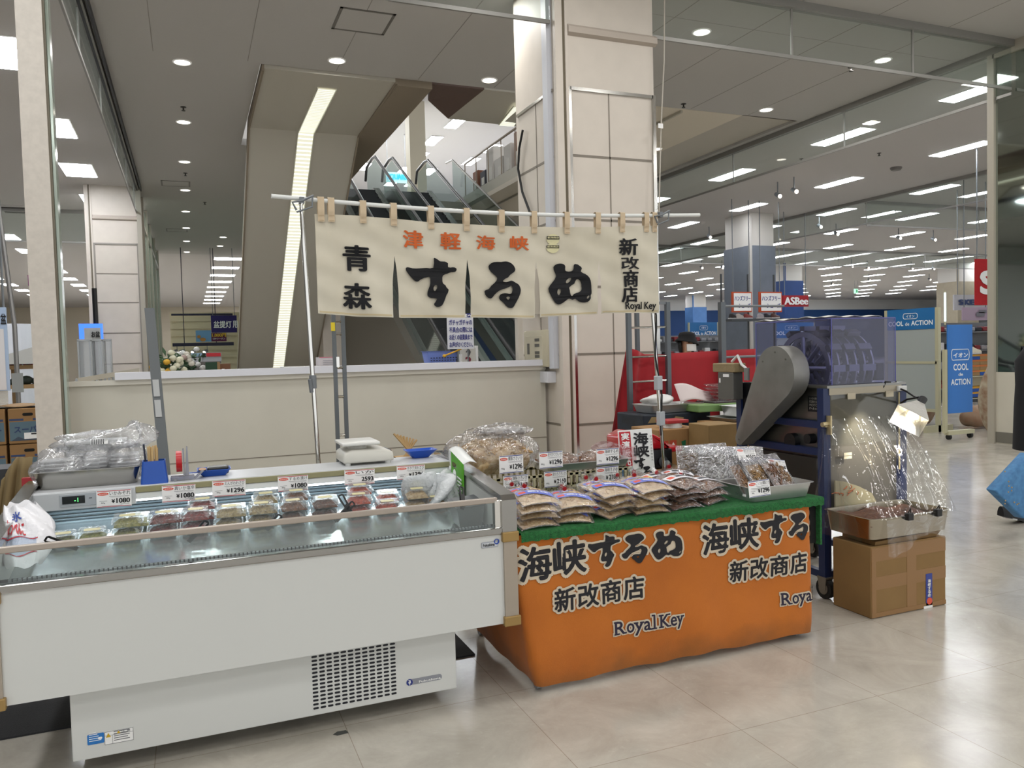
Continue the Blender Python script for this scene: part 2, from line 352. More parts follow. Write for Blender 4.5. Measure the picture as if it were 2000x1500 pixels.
# light coffers in the soffits
glow_strip = bpy.data.materials.new('louvred light strip'); glow_strip.use_nodes = True
def louvre_mat(m):
    N = m.node_tree.nodes; L = m.node_tree.links; b = N['Principled BSDF']
    tc = N.new('ShaderNodeTexCoord'); sp = N.new('ShaderNodeSeparateXYZ'); L.new(tc.outputs['Object'], sp.inputs[0])
    ad = N.new('ShaderNodeMath'); ad.operation = 'MULTIPLY_ADD'; ad.inputs[1].default_value = 80; ad.inputs[2].default_value = 0; L.new(sp.outputs['Y'], ad.inputs[0])
    sn = N.new('ShaderNodeMath'); sn.operation = 'SINE'; L.new(ad.outputs[0], sn.inputs[0])
    r = N.new('ShaderNodeValToRGB'); r.color_ramp.elements[0].position = .15; r.color_ramp.elements[0].color = lin('C2C0AE'); r.color_ramp.elements[1].position = .6; r.color_ramp.elements[1].color = lin('E3E6DA')
    L.new(sn.outputs[0], r.inputs[0]); L.new(r.outputs[0], b.inputs['Base Color']); L.new(r.outputs[0], b.inputs['Emission Color']); b.inputs['Emission Strength'].default_value = .9
louvre_mat(glow_strip)
ls = thing('soffit_light', 'long louvred light strip bent along the grey escalator soffit', 'light', (2.05, 12.3, 5.4))
mb = MB(); mb.poly(((1.93, 12.1, 5.475), (2.19, 12.1, 5.475), (2.19, 14.4, 5.44), (1.93, 14.4, 5.44))); mb.poly(((1.93, 14.4, 5.44), (2.19, 14.4, 5.44), (2.19, 20.9, 1.1), (1.93, 20.9, 1.1)))
o = mb.build('louvre_panel', glow_strip, ls)
mb = MB()
for xx in (1.915, 2.19): mb.prism([(12.08, 5.495), (14.4, 5.455), (20.9, 1.1), (20.9, 1.06), (14.4, 5.41), (12.08, 5.46)], xx, xx+.015, 'x')
mb.build('frame', M('bright strip edge', 'DEDCCB', .4), ls)
ls2 = thing('soffit_light', 'short louvred light strip beside the tiled pillar top, under the upper flight', 'light', (5.6, 12.4, 5.5))
mb = MB(); mb.poly([ony(975, 243, 13.3), ony(1003, 245, 13.3), ony(1040, 195, 12.1), ony(1003, 208, 12.1)])
for vv in mb.bm.verts: vv.co.z -= .02
mb.build('louvre_panel', glow_strip, ls2)
mb = MB(); mb.tube([ony(975, 243, 13.29), ony(1003, 208, 12.09)], .012); mb.build('frame', M('bright strip edge', 'DEDCCB', .4), ls2)

# tiled pillars
def pillar(name, X0, X1, Y0, Y1, left_vert=None):
    mb = MB(); mb.box(X0, X1, Y0, Y1, 0, CEIL)
    mb.m = 1
    for z in (.03, .70, 1.447, 2.16, 2.865, 3.53):                                           # horizontal tile joints on the two seen faces
        mb.box(X0+.14, X1-.04, Y0-.004, Y0, z-.012, z+.012); mb.box(X0-.004, X0, Y0+.12, Y1-.05, z-.012, z+.012)
    if name == 'pillar_main': mb.box((X0+X1)/2+.02-.006, (X0+X1)/2+.02+.006, Y0-.004, Y0, 0, 4.2); mb.box(X0-.004, X0, (Y0+Y1)/2-.006, (Y0+Y1)/2+.006, 0, 4.2)
    mb.m = 2
    mb.box(X0+.14, X1-.02, Y0-.02, Y0, 4.2, 4.235); mb.box(X0+.115, X0+.15, Y0-.02, Y0, 0, 4.235); mb.box(X1-.03, X1+.012, Y0-.02, Y0+.02, 0, 4.235)
    mb.box(X0-.02, X0, Y0+.1, Y1-.05, 4.2, 4.23)
    mb.m = 3
    mb.box(X0+.055, X0+.085, Y0-.012, Y0, 0, CEIL); mb.m = 0
    mb.box(X0-.03, X0+.05, Y0-.035, Y0+.02, 0, CEIL); mb.box(X0+.085, X0+.115, Y0-.03, Y0, 0, CEIL)
    mb.m = 4
    mb.prism([(Y0-.05, 4.78), (Y0-.05, 4.84), (Y0-.02, 4.87), (Y0, 4.87), (Y0, 4.76)], X0+.12, X1+.03, 'x')
    return struct(mb, name, [plaster, joint_m, M('pillar chrome trim', 'BDBBB6', .18, 1.0) if name == 'pillar_main' else M('dull pillar trim', '8E8880', .5, .4), M('shutter groove', '6B6250', .6), M('dusty ledge', 'B5AA9E', .7)])
pillar('pillar_main', 3.64, 4.8, 7.5, 8.62); pillar('pillar_hall', -2.05, -1.0, 20.5, 21.6)
mb = MB(); mb.m = 0; mb.box(3.58, 3.64, 7.62, 7.74, 1.3, CEIL); struct(mb, 'trim_1', M('white cable duct', 'C9CBD2', .45))
# post of the hall front
mb = MB(); mb.box(-1.19, -1.0, 7.5, 7.72, 0, CEIL); mb.m = 1; mb.box(-1.0, -.985, 7.52, 7.7, 0, CEIL); mb.m = 2; mb.box(-.985, -.96, 7.55, 7.68, 0, CEIL, .004)
struct(mb, 'pillar_post', [M('scuffed white post', 'C9C1B6', .6, noise=(22, .1)), M('post seam', '6D6656', .5), M('green edged glass', '9DA79B', .15, .2)])
# hanging smoke-screen glass and its tracks
glass = FILM('clear glass', 'F4F8F6', .03, .12, .02, .02, None)
def screen(name, ax, c, a0, a1, step, z0=4.95):
    r = MB()
    def bx(a, b, z0, z1, t):
        if ax == 'x': r.box(a, b, c-t, c+t, z0, z1)
        else: r.box(c-t, c+t, a, b, z0, z1)
    bx(a0, a1, CEIL-.09, CEIL, .05); bx(a0, a1, z0-.02, z0+.02, .012)
    a = a0+step
    while a < a1-.1: bx(a-.012, a+.012, z0, CEIL-.09, .01); a += step
    r.m = 1; bx(a0, a1, z0+.02, CEIL-.09, .003)
    return struct(r, name, [track_m, glass])
screen('trim_2', 'x', 7.57, 1.9, 3.6, 1.9, 4.9); screen('trim_3', 'x', 7.57, 4.82, 10.55, 1.95, 4.9)
screen('trim_4', 'y', 10.6, 7.6, 33, 3.0, 4.85); screen('trim_5', 'y', -1.0, 7.7, 20.5, 2.4, 4.95)
screen('trim_6', 'y', 18.0, 8, 46, 4.6, 4.85); screen('trim_7', 'x', 17.4, 18.2, 60, 4.6, 4.85); screen('trim_8', 'x', 27.0, 11, 60, 5.2, 4.85)
screen('trim_14', 'x', 24.0, -14, -1.3, 3.2, 4.7)
mb = MB(); mb.box(-1.06, -.93, -3, 20.5, CEIL-.1, CEIL); mb.m = 1; mb.box(-.985, -.955, -3, 20.5, CEIL-.115, CEIL-.1); mb.box(-.9, -.875, -3, 20.5, CEIL-.1, CEIL-.0); struct(mb, 'trim_9', [track_m, track_d])
# mirrored end wall of the hall
mb = MB(); mb.box(10.6, 10.72, 5.2, 7.85, 0, 1.02); struct(mb, 'wall_low', M('scuffed white wall', 'C8C3B4', .5, noise=(3, .06)))
mb = MB(); mb.box(10.59, 10.602, 5.2, 7.85, .02, .17); struct(mb, 'baseboard_right', M('worn grey baseboard', '6F6C62', .7))
mb = MB(); mb.box(10.6, 10.68, 6.6, 7.85, 1.02, CEIL-.1); struct(mb, 'window_1', M('mirror glass', 'B4BCB6', .04, 1.0))
mb = MB(); mb.box(10.56, 10.7, 7.83, 7.93, 0, CEIL); mb.box(10.56, 10.68, 6.3, 6.62, 1.02, CEIL); mb.box(10.56, 10.6, 6.62, 7.85, CEIL-.15, CEIL); struct(mb, 'trim_10', M('ivory mullion', 'A8A294', .5))
mb = MB()
for yy in (20.4, 21.7, 23.6, 26.0, 28.8, 32.0): mb.box(-1.0, -.9, yy-.05, yy+.05, 0, CEIL-.02)
mb.box(-.98, -.92, 21.7, 32, 4.85, 4.93); mb.box(-.98, -.92, 21.7, 32, .0, .12); mb.m = 1; mb.box(-.955, -.945, 21.75, 32, .12, CEIL-.1)
struct(mb, 'trim_15', [M('ivory mullion', 'A8A294', .5), FILM('greenish glass', 'DDE8E2', .06, .3, .05, .03, None)])
# low partition behind the stall, with a white duct along its top
mb = MB(); xl, xr = -1.13, 3.6
mb.box(xl, xr, 7.9, 7.98, 0, 1.33); mb.m = 1; mb.box(xl, xl+.08, 7.86, 7.9, 0, 1.33); mb.box(xl, xr, 7.875, 7.9, 1.29, 1.335); mb.m = 2; mb.box(xl+.1, xr, 7.896, 7.9, .545, .552)
struct(mb, 'partition_wall', [M('cream partition board', 'C4C0B3', .6, noise=(2.5, .06)), M('partition edge strip', 'CDC9BD', .5), joint_m])
mb = MB(); mb.box(-.62, xr-.02, 7.84, 7.98, 1.335, 1.4); struct(mb, 'trim_11', M('white cable trunking', 'D5D6DC', .4))
mb = MB(); mb.box(3.34, 3.40, 8.02, 8.1, 1.4, 2.05); mb.box(3.28, 3.62, 8.02, 8.14, 1.9, 2.4); struct(mb, 'trim_12', M('door frame strip', 'C2BBAE', .5))
# far walls
mb = MB(); mb.box(8, 75, 58, 58.3, 4.6, CEIL); mb.m = 1; mb.box(8, 75, 57.98, 58.3, 0, 4.6); struct(mb, 'wall_far', [M('white fascia wall', 'DDDCDA', .7), M('deep blue wall', '123F77', .6)])
mb = MB(); mb.box(74, 74.3, -9, 58, 0, CEIL); struct(mb, 'wall_right', M('white fascia wall', 'DDDCDA', .7))
mb = MB(); mb.box(-30, 8, 66, 66.3, 0, CEIL); struct(mb, 'wall_back', M('cream far wall', 'D8CDB8', .7))
mb = MB(); mb.box(-20, -19.7, -9, 66, 0, CEIL); struct(mb, 'wall_left', M('white fascia wall', 'DDDCDA', .7))
# upper floor seen through the void
mb = MB(); mb.box(-1, 20, 11.5, 45, 9.95, 10.1); struct(mb, 'ceiling_upper', M('upper ceiling', 'D6D6D8', .9, spec=.1))
mb = MB(); mb.box(3.0, 8.0, 23.2, 45, 5.6, 6.1); mb.box(8.0, 10.6, 11.6, 45, 5.6, 6.1); mb.m = 1; mb.box(7.96, 8.0, 11.6, 24, 5.5, 6.25)
struct(mb, 'upper_floor', [M('upper floor slab', 'B9B2A6', .6), M('ivory slab edge', 'B7B1A2', .6)])
mb = MB(); mb.box(2.9, 20, 44, 44.2, 6.1, 10); struct(mb, 'wall_upper', M('upper far wall', 'B9B9B6', .7))
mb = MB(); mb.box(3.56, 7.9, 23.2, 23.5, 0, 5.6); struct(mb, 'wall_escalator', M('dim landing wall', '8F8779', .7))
mb = MB(); a = onz(852, 235, 9.9); mb.box(7.1, 7.65, 26, 26.5, 6.1, 9.95); struct(mb, 'pillar_upper', M('cream upper column', 'CFC8B4', .6))
for X0, X1, Y0, Y1, zs, nm, cols in ((16.05, 16.95, 19.85, 21.05, 4.54, 'pillar_grey', ('CDC8C0', '6F7681')), (36.5, 37.7, 52, 53, 4.55, 'pillar_shop', ('CFCBC4', '4C78B0')), (27.2, 28.3, 31.1, 32.2, 4.6, 'pillar_blue', ('CFCBC4', '1C3F78')), (37.7, 39.2, 30, 31.2, 4.55, 'pillar_cream', ('CFCBC4', 'A69B86'))):
    mb = MB(); mb.box(X0, X1, Y0, Y1, zs, CEIL); mb.m = 1; mb.box(X0-.04, X1+.04, Y0-.04, Y1+.04, 0, zs); mb.m = 2; mb.box(X0-.05, X0+.04, Y0-.05, Y0+.02, 0, CEIL-.1); struct(mb, nm, [M('white pillar '+nm, cols[0], .6), M('clad pillar '+nm, cols[1], .6, noise=(3, .12)), M('pillar corner '+nm, cols[1] if nm != 'pillar_grey' else 'BDB9B2', .6)])
# ceiling details
tro = M('fluorescent lens', 'FFFFFF', .3, emit=22.0, ecol='F4F8FF'); trim_w = M('white light trim', 'E4E2DE', .4, emit=.12)
def troffer(name, label, loc, lx, ly, group):
    r = thing(name, label, 'ceiling light', loc, group)
    mb = MB(); mb.box(-lx/2, lx/2, -ly/2, ly/2, -.012, 0); mb.build('frame', trim_w, r, world=False)
    mb = MB(); n = 2; long_y = ly > lx
    for k in range(n):
        if long_y: a = -lx/2+.015+k*(lx-.03)/n; mb.box(a, a+(lx-.03)/n-.01, -ly/2+.02, ly/2-.02, -.018, -.012)
        else: a = -ly/2+.015+k*(ly-.03)/n; mb.box(-lx/2+.02, lx/2-.02, a, a+(ly-.03)/n-.01, -.018, -.012)
    mb.build('diffuser', tro, r, world=False); return r
gA = 'long fluorescent fixtures in the shop beyond the hall'; lab = 'white rectangular fluorescent fixture in the bright shop ceiling beyond the machine'
t0 = None
for ix, gx in enumerate((12.1, 15.4, 18.75, 22.2, 25.5, 29.0, 32.3, 35.6, 39.0, 42.3, 45.6, 49, 52.3, 55.6)):
    for iy, gy in enumerate((9.18, 12.15, 15.6, 19.1, 22.4, 25.9, 29.5, 33.4, 36.7, 40.1, 43.5, 46.9, 50.3, 53.7)):
        if gx/gy < .62 or gx/gy > 1.62 and gx > 13: continue
        if t0 is None: t0 = troffer('fluorescent_fixture', lab, (gx, gy, CEIL), .4, 1.32, gA)
        else: dup(t0, (gx, gy, CEIL))
gB = 'fluorescent fixtures in the shop behind the post'; t1 = None
for gx in (-2.0, -5.2, -8.3):
    for gy in (9.1, 12.14, 15.7, 19.0, 22.3, 25.8, 29.4, 33, 36.5, 40, 43.5, 47, 50.5, 54):
        if not (-.27 < gx/gy < -.035): continue
        if t1 is None: t1 = troffer('fluorescent_fixture', 'white fluorescent fixture in the shop ceiling behind the scuffed post', (gx, gy, CEIL), .62, 1.25, gB)
        else: dup(t1, (gx, gy, CEIL))
gC = 'fluorescent fixtures at the end of the passage'; t2 = None
for k in range(9):
    gy = 34.2+k*3.4
    if t2 is None: t2 = troffer('fluorescent_fixture', 'white fluorescent fixture in the row above the flower shop at the passage end', (1.65, gy, CEIL), 1.15, .8, gC)
    else: dup(t2, (1.65, gy, CEIL))
gD = 'upper storey fluorescent fixtures'; t3 = None
for p in ((890, 240), (845, 275), (820, 305), (812, 333), (838, 335), (920, 315), (790, 333), (710, 325), (960, 290), (765, 357), (805, 358)):
    q = onz(p[0], p[1], 9.93)
    if q.y > 43 or q.y < 12: continue
    if t3 is None: t3 = troffer('fluorescent_fixture', 'white fluorescent fixture on the upper storey ceiling above the escalators', q, .5, 1.4, gD)
    else: dup(t3, q)
spot_m = M('downlight glow', 'FFFFFF', .3, emit=7.0, ecol='FFF6E8')
def downlight(label, x, y, z=CEIL, group=None):
    r = thing('downlight', label, 'downlight', (x, y, z), group)
    mb = MB(); mb.lathe((0, 0, 0), ((.125, -.001), (.125, -.008), (.105, -.012), (.1, -.004)), 20, cap=False); mb.build('trim_ring', trim_w, r, world=False, smooth=40)
    mb = MB(); mb.lathe((0, 0, 0), ((.1, -.005), (.05, -.016), (.001, -.02)), 20); mb.build('lamp_face', spot_m, r, world=False, smooth=40); return r
d0 = downlight('round downlight in the row along the grey track ceiling, one of the passage row', .07, 11.8, group='downlights along the passage')
for k in range(1, 8): dup(d0, (.07, 11.8+2.93*k, CEIL))
d1 = downlight('small far downlight at the end of the passage ceiling beside the soffit', 1.18, 30.4, group='far passage downlights'); dup(d1, (1.2, 28.2, CEIL))
downlight('round downlight just above the grey soffit edge, over the bent light strip', 2.04, 11.1)
downlight('round downlight between the soffit and the tiled pillar', 4.31, 11.2)
downlight('round downlight behind the glass screen, above the pillar ledge level', 6.29, 8.67); downlight('round downlight behind the glass screen farther along from the pillar', 9.43, 8.69)
downlight('round downlight over the brown reveal past the glass screen', 9.4, 11.15); downlight('round downlight in the warm beige soffit beside the pillar edge', 9.0, 14.0, 5.545)
def hatch(label, x, y, sx, sy):
    r = thing('ceiling_hatch', label, 'access hatch', (x, y, CEIL))
    mb = MB()
    for a in ((-sx/2, sx/2, -sy/2, -sy/2+.035), (-sx/2, sx/2, sy/2-.035, sy/2), (-sx/2, -sx/2+.035, -sy/2, sy/2), (sx/2-.035, sx/2, -sy/2, sy/2)): mb.box(a[0], a[1], a[2], a[3], -.006, 0)
    mb.build('frame', M('hatch frame', '6E6A64', .5), r, world=False)
    mb = MB(); mb.box(-sx/2+.035, sx/2-.035, -sy/2+.035, sy/2-.035, -.004, 0); mb.build('panel', ceil_m, r, world=False)
hatch('square ceiling hatch with grey frame above the soffit light strip', 2.12, 9.72, .66, .66)
hatch('ceiling hatch with grey frame beside the passage downlights, nearer one', -.13, 19.9, .62, .6); hatch('ceiling hatch with grey frame beside the passage downlights, deeper one', -.2, 27, .62, .6)
s0 = None
for px, py in ((358, 209), (362, 338), (1335, 203), (1662, 131), (1565, 310), (1717, 299), (1620, 276), (400, 395)):
    q = onz(px, py, CEIL)
    if s0 is None:
        s0 = thing('ceiling_sprinkler', 'small dark sprinkler head dotted under the ceiling', 'sprinkler', q, 'ceiling sprinklers')
        mb = MB(); mb.lathe((0, 0, 0), ((.045, 0), (.045, -.006), (.012, -.012), (.012, -.05), (.03, -.055), (.03, -.062)), 12); mb.build('sprinkler_head', M('dark sprinkler', '3E3B38', .5, .5), s0, world=False, smooth=40)
    else: dup(s0, q)
q = onz(1750, 327, CEIL); mb = MB(); mb.lathe((q.x, q.y, CEIL), ((.1, -.07), (.13, -.03), (.13, 0)), 16); tag(mb.build('smoke_detector', M('grey detector', '6B6762', .5), smooth=40), 'round grey smoke detector on the shop ceiling between the long fixtures', 'smoke detector')
def cassette(label, px, py, sx, sy):
    q = onz(px, py, CEIL); r = thing('air_conditioner', label, 'ceiling air conditioner', (q.x, q.y, CEIL)); mb = MB()
    for a in ((-sx/2, sx/2, -sy/2, -sy/2+.12), (-sx/2, sx/2, sy/2-.12, sy/2), (-sx/2, -sx/2+.12, -sy/2+.12, sy/2-.12), (sx/2-.12, sx/2, -sy/2+.12, sy/2-.12)): mb.box(*a, -.03, 0)
    mb.build('outer_frame', M('pale cassette frame', 'BDB9B4', .5), r, world=False); mb = MB()
    for k in range(9): y = -sy/2+.14+k*(sy-.28)/9; mb.box(-sx/2+.12, sx/2-.12, y, y+(sy-.28)/18, -.022, -.006)
    mb.build('grille', M('dark cassette grille', '55504C', .6), r, world=False)
cassette('square ceiling air conditioner in the side shop beyond the scuffed post', 45, 409, 1.2, 1.2); cassette('ceiling air conditioner with dark edges in the far shop beside the grey stone pillar', 1327, 482, 1.3, 1.3)
cassette('ceiling air conditioner with dark grille in the far shop past the red sale banner', 1842, 497, 1.3, 1.3)
# ================================================================ REFRIGERATED SHOWCASE
FX0, FX1, FY0, FY1 = -.66, 1.225, 3.10, 4.08
fz = thing('refrigerated_showcase', 'long white open refrigerated showcase with slotted grille beside the orange stall table', 'showcase', (.28, 3.6, 0))
enamel = M('white enamel body', 'CFD0CC', .3, noise=(1.5, .02)); liner = M('white inner liner', 'D5D9D8', .35); olive = M('olive bumper strip', '8F8A66', .45)
mb = MB(); z0, z1 = .344, .752
mb.prism([(FY0, z0), (FY0, z1), (FY0+.05, z1), (FY0+.06, .655), (3.90, .775), (3.92, .885), (3.82, .90), (3.82, .925), (FY1, .925), (FY1, z0)], FX0+.02, FX1-.02, 'x')
mb.build('body', enamel, fz)
mb = MB(); mb.box(-.445, 1.0, 3.18, 4.0, .07, .36, .004); mb.build('base', enamel, fz)
# end panels with chrome caps
for xa, xb in ((FX0-.015, FX0+.02), (FX1-.02, FX1+.02)):
    mb = MB(); prof = [(FY0, z0), (FY0, .872), (FY0+.02, .886), (3.95, .968), (FY1, .968), (FY1, z0)]
    mb.prism(prof, xa, xb, 'x'); ep = mb.build('end_panel', [enamel], fz)
    mb = MB(); pts = [(FY0-.012, .73), (FY0-.012, .872), (FY0+.008, .893), (3.95, .977), (FY1, .977)]
    inn = [(FY1, .955), (3.95, .955), (FY0+.03, .868), (FY0+.02, .855), (FY0+.02, .73)]
    mb.prism(pts+inn, xa-.012, xb+.014, 'x'); mb.build('chrome_cap', M('grey chrome', 'A09E9A', .14, 1.0), ep, smooth=40)
    mb = MB(); mb.box(xa-.008, xb+.012, FY0-.012, FY0+.01, z0+.02, .70); mb.build('edge_strip', M('beige edge strip', 'A79C8E', .4, .4), ep)
    for zz in (z0-.01, .695): mb = MB(); mb.box(xa-.015, xb+.02, FY0-.02, FY0+.03, zz, zz+.042, .004); mb.build('corner_bumper', M('gold brown corner', 'A08350', .4, .5), ep)
# front glass with rail
mb = MB(); mb.box(FX0+.02, FX1-.02, FY0+.012, FY0+.018, .75, .868); fg = mb.build('front_glass', FILM('showcase glass', 'EEF4F3', .05, .25, .03, .02, None), fz)
mb = MB(); mb.box(FX0+.02, FX1-.045, FY0+.004, FY0+.026, .862, .884, .003); mb.build('top_rail', M('brushed rail', 'AA9F94', .35, .7), fg)
mb = MB(); mb.box(FX1-.06, FX1-.02, FY0+.0, FY0+.03, .75, .872, .002); mb.build('end_bracket', chrome, fg)
mb = MB(); mb.box(FX0+.005, FX1-.005, FY0-.008, FY0+.03, .728, .758, .004); mb.build('sill_trim', M('grey chrome', 'A09E9A', .14, 1.0), fz)
# honeycomb air return and deck
mb = MB(); n = 120
for i in range(n):
    x = FX0+.05+i*(FX1-FX0-.1)/n; mb.box(x, x+.009, FY0+.062, FY0+.075, .735, .757)
mb.m = 1; mb.box(FX0+.02, FX1-.02, FY0+.075, FY0+.08, .72, .757); mb.build('air_return_grille', [M('grey honeycomb', '7E8486', .5), M('return shadow', '30343A', .6)], fz)
mb = MB(); mb.hexa([(FX0+.02, FY0+.085, .688), (FX1-.02, FY0+.085, .688), (FX1-.02, 3.90, .81), (FX0+.02, 3.90, .81)], [(FX0+.02, FY0+.085, .695), (FX1-.02, FY0+.085, .695), (FX1-.02, 3.90, .817), (FX0+.02, 3.90, .817)])
mb.build('display_deck', M('polished steel deck', 'BFC6C8', .16, .9, noise=(3, .06)), fz)
def deck_z(y): return .695+.122*(y-FY0-.085)/(3.90-FY0-.085)
# louvred back wall under the canopy
mb = MB()
for k in range(6):
    z = .80+k*.0155; mb.hexa([(FX0+.02, 3.895, z), (FX1-.02, 3.895, z), (FX1-.02, 3.915, z+.004), (FX0+.02, 3.915, z+.004)], [(FX0+.02, 3.885, z+.008), (FX1-.02, 3.885, z+.008), (FX1-.02, 3.915, z+.012), (FX0+.02, 3.915, z+.012)])
mb.build('back_louver', M('pale louvre', '87949A', .3, .3), fz)
mb = MB(); mb.box(FX0+.02, FX1-.02, 3.86, 3.915, .885, .897); mb.build('air_slot', M('slot shadow', '0D1016', .7), fz)
mb = MB(); mb.box(FX0+.02, FX1-.02, 3.80, 3.83, .898, .926, .004); mb.build('lamp_cover', M('white lamp strip', 'E4E6E4', .3), fz)
mb = MB(); mb.box(FX0+.08, FX1-.08, 3.825, 3.85, .886, .897); mb.build('lamp_tube', M('showcase lamp tube', 'FFFFFF', .3, emit=4, ecol='EAF6FF'), fz)
area('showcase_tube_lamp', ((FX0+FX1)/2, 3.835, .883), 1.7, .03, 1.15, (.9, .97, 1))
# counter with olive bumper
mb = MB(); mb.box(FX0+.02, FX1-.02, 3.80, FY1, .93, .957, .003); ct = mb.build('counter_top', M('grey white counter', 'C6C8CA', .3), fz)
mb = MB(); mb.box(FX0+.42, FX1-.03, 3.792, 3.802, .928, .953, .002); mb.build('bumper_strip', olive, ct)
mb = MB(); mb.box(FX0+.02, FX0+.42, 3.79, 3.802, .88, .953, .003); cp = mb.build('control_panel', M('grey control panel', 'B9BBBD', .4), fz)
mb = MB(); fp = planar((FX0+.13, 3.787, .893), (1, 0, 0), (0, 0, 1))
mb.box(FX0+.13, FX0+.36, 3.786, 3.79, .893, .945, .001); mb.m = 1; mb.box(FX0+.14, FX0+.225, 3.784, 3.787, .905, .937)
mb.m = 2; mb.text('-1', (.055, .07, .018, .036), lambda u, v: Vector((FX0+.13+u, 3.783, .893+v)), .01); mb.m = 1
for k in range(4): mb.box(FX0+.24+k*.028, FX0+.252+k*.028, 3.785, 3.787, .922, .925)
for k in (1, 2): mb.cyl((FX0+.26+k*.02, 3.786, .936), (FX0+.26+k*.02, 3.784, .936), .003, n=8)
mb.build('display', [M('controller face', 'A3A8AD', .4), M('dark display', '14181A', .3), M('green digits', '59E070', .4, emit=2)], cp)
# slotted grille on the base
mb = MB(); gx0, gx1, gz0, gz1 = .40, .745, .095, .335; rows, cols = 15, 12
for i in range(cols):
    for j in range(rows):
        x = gx0+i*(gx1-gx0)/cols; z = gz0+j*(gz1-gz0)/rows
        mb.prism(rrect(x, x+.0225, z, z+.0082, .004, 2), 3.1788, 3.1802, 'y')
gr = mb.build('vent_grille', M('grille slots', '0A0D18', .6), fz)
# badges and stickers
mb = MB(); O = ony(932, 1060, FY0-.001); sx = .0805
mb.prism(rrect(1.10, 1.175, .678, .702, .004), FY0-.003, FY0, 'y'); mb.m = 1; mb.prism(rrect(1.103, 1.172, .681, .699, .003), FY0-.0036, FY0-.003, 'y')
mb.m = 2; mb.text('Fukushima', (1.107, 1.158, .684, .696), lambda u, v: Vector((u, FY0-.004, v)), .02); mb.m = 3; mb.lathe((1.168, FY0-.0045, .70), ((.012, 0), (.008, 0)), 16, 'y', cap=False)
mb.m = 3; mb.prism(arc(1.168, .70, .012, -2.6, .9, 10)+arc(1.166, .702, .008, .9, -2.6, 10), FY0-.005, FY0-.0036, 'y')
mb.build('brand_badge', [M('badge border', '9EA2AA', .3, .6), M('badge face', 'C9CCD0', .35), ink, M('badge blue', '21449C', .4)], fz)
mb = MB(); b0 = 3.1795; sa = ony(800, 1335, b0); sb = ony(863, 1322, b0); z = sa.z+.004
mb.prism(rrect(sa.x-.012, sb.x, z-.011, z+.013, .011), b0-.001, b0, 'y'); mb.m = 1; mb.cyl((sa.x, b0, z+.001), (sa.x, b0-.002, z+.001), .0135, n=20)
mb.m = 2; mb.text('3', (sa.x-.006, sa.x+.004, z+.001, z+.011), lambda u, v: Vector((u, b0-.003, v)), .03); mb.text('T', (sa.x-.005, sa.x+.005, z-.01, z), lambda u, v: Vector((u, b0-.003, v)), .03)
mb.text('Fukushima', (sa.x+.04, sb.x-.006, z-.007, z+.002), lambda u, v: Vector((u, b0-.002, v)), .02)
mb.build('oval_badge', [M('grey badge', '8B8D94', .4), M('navy badge', '20307C', .4), white_ink], fz)
mb = MB(); a = ony(171, 1456, b0); b = ony(203, 1430, b0)
mb.prism(rrect(a.x, b.x, a.z, b.z, .004), b0-.001, b0, 'y'); mb.m = 1
for k in range(5): mb.box(a.x+.006, a.x+.045-.004*k, b0-.0015, b0-.001, a.z+.012+k*.0075, a.z+.014+k*.0075)
mb.prism(rrect(b.x-.02, b.x-.006, b.z-.022, b.z-.014, .004), b0-.0016, b0-.001, 'y'); mb.build('blue_sticker', [M('blue sticker', '2471B8', .4), white_ink], fz)
mb = MB(); a = ony(205, 1455, b0); b = ony(260, 1420, b0); mb.box(a.x, b.x, b0-.001, b0, a.z, b.z); mb.m = 1
L = lambda x0, x1, z0, z1: mb.box(x0, x1, b0-.0015, b0-.001, z0, z1)
L(a.x, b.x, a.z, a.z+.001); L(a.x, b.x, b.z-.001, b.z); L(a.x+.025, a.x+.026, a.z, b.z-.014); L(a.x, b.x, b.z-.0145, b.z-.0135); L(a.x, a.x+.001, a.z, b.z); L(b.x-.001, b.x, a.z, b.z)
for k in range(5): L(a.x+.03, b.x-.012-.006*(k % 2), a.z+.010+k*.008, a.z+.0125+k*.008)
mb.text('注 意', (a.x+.055, a.x+.085, b.z-.012, b.z-.002), lambda u, v: Vector((u, b0-.0016, v)))
mb.m = 2; mb.prism([(a.x+.004, a.z+.026), (a.x+.021, a.z+.026), (a.x+.0125, a.z+.042)], b0-.0016, b0-.001, 'y'); mb.prism([(a.x+.04, b.z-.012), (a.x+.052, b.z-.012), (a.x+.046, b.z-.002)], b0-.0016, b0-.001, 'y')
mb.build('caution_sticker', [paper, M('print grey', '55565A', .6), M('caution yellow', 'C6A21E', .5)], fz)

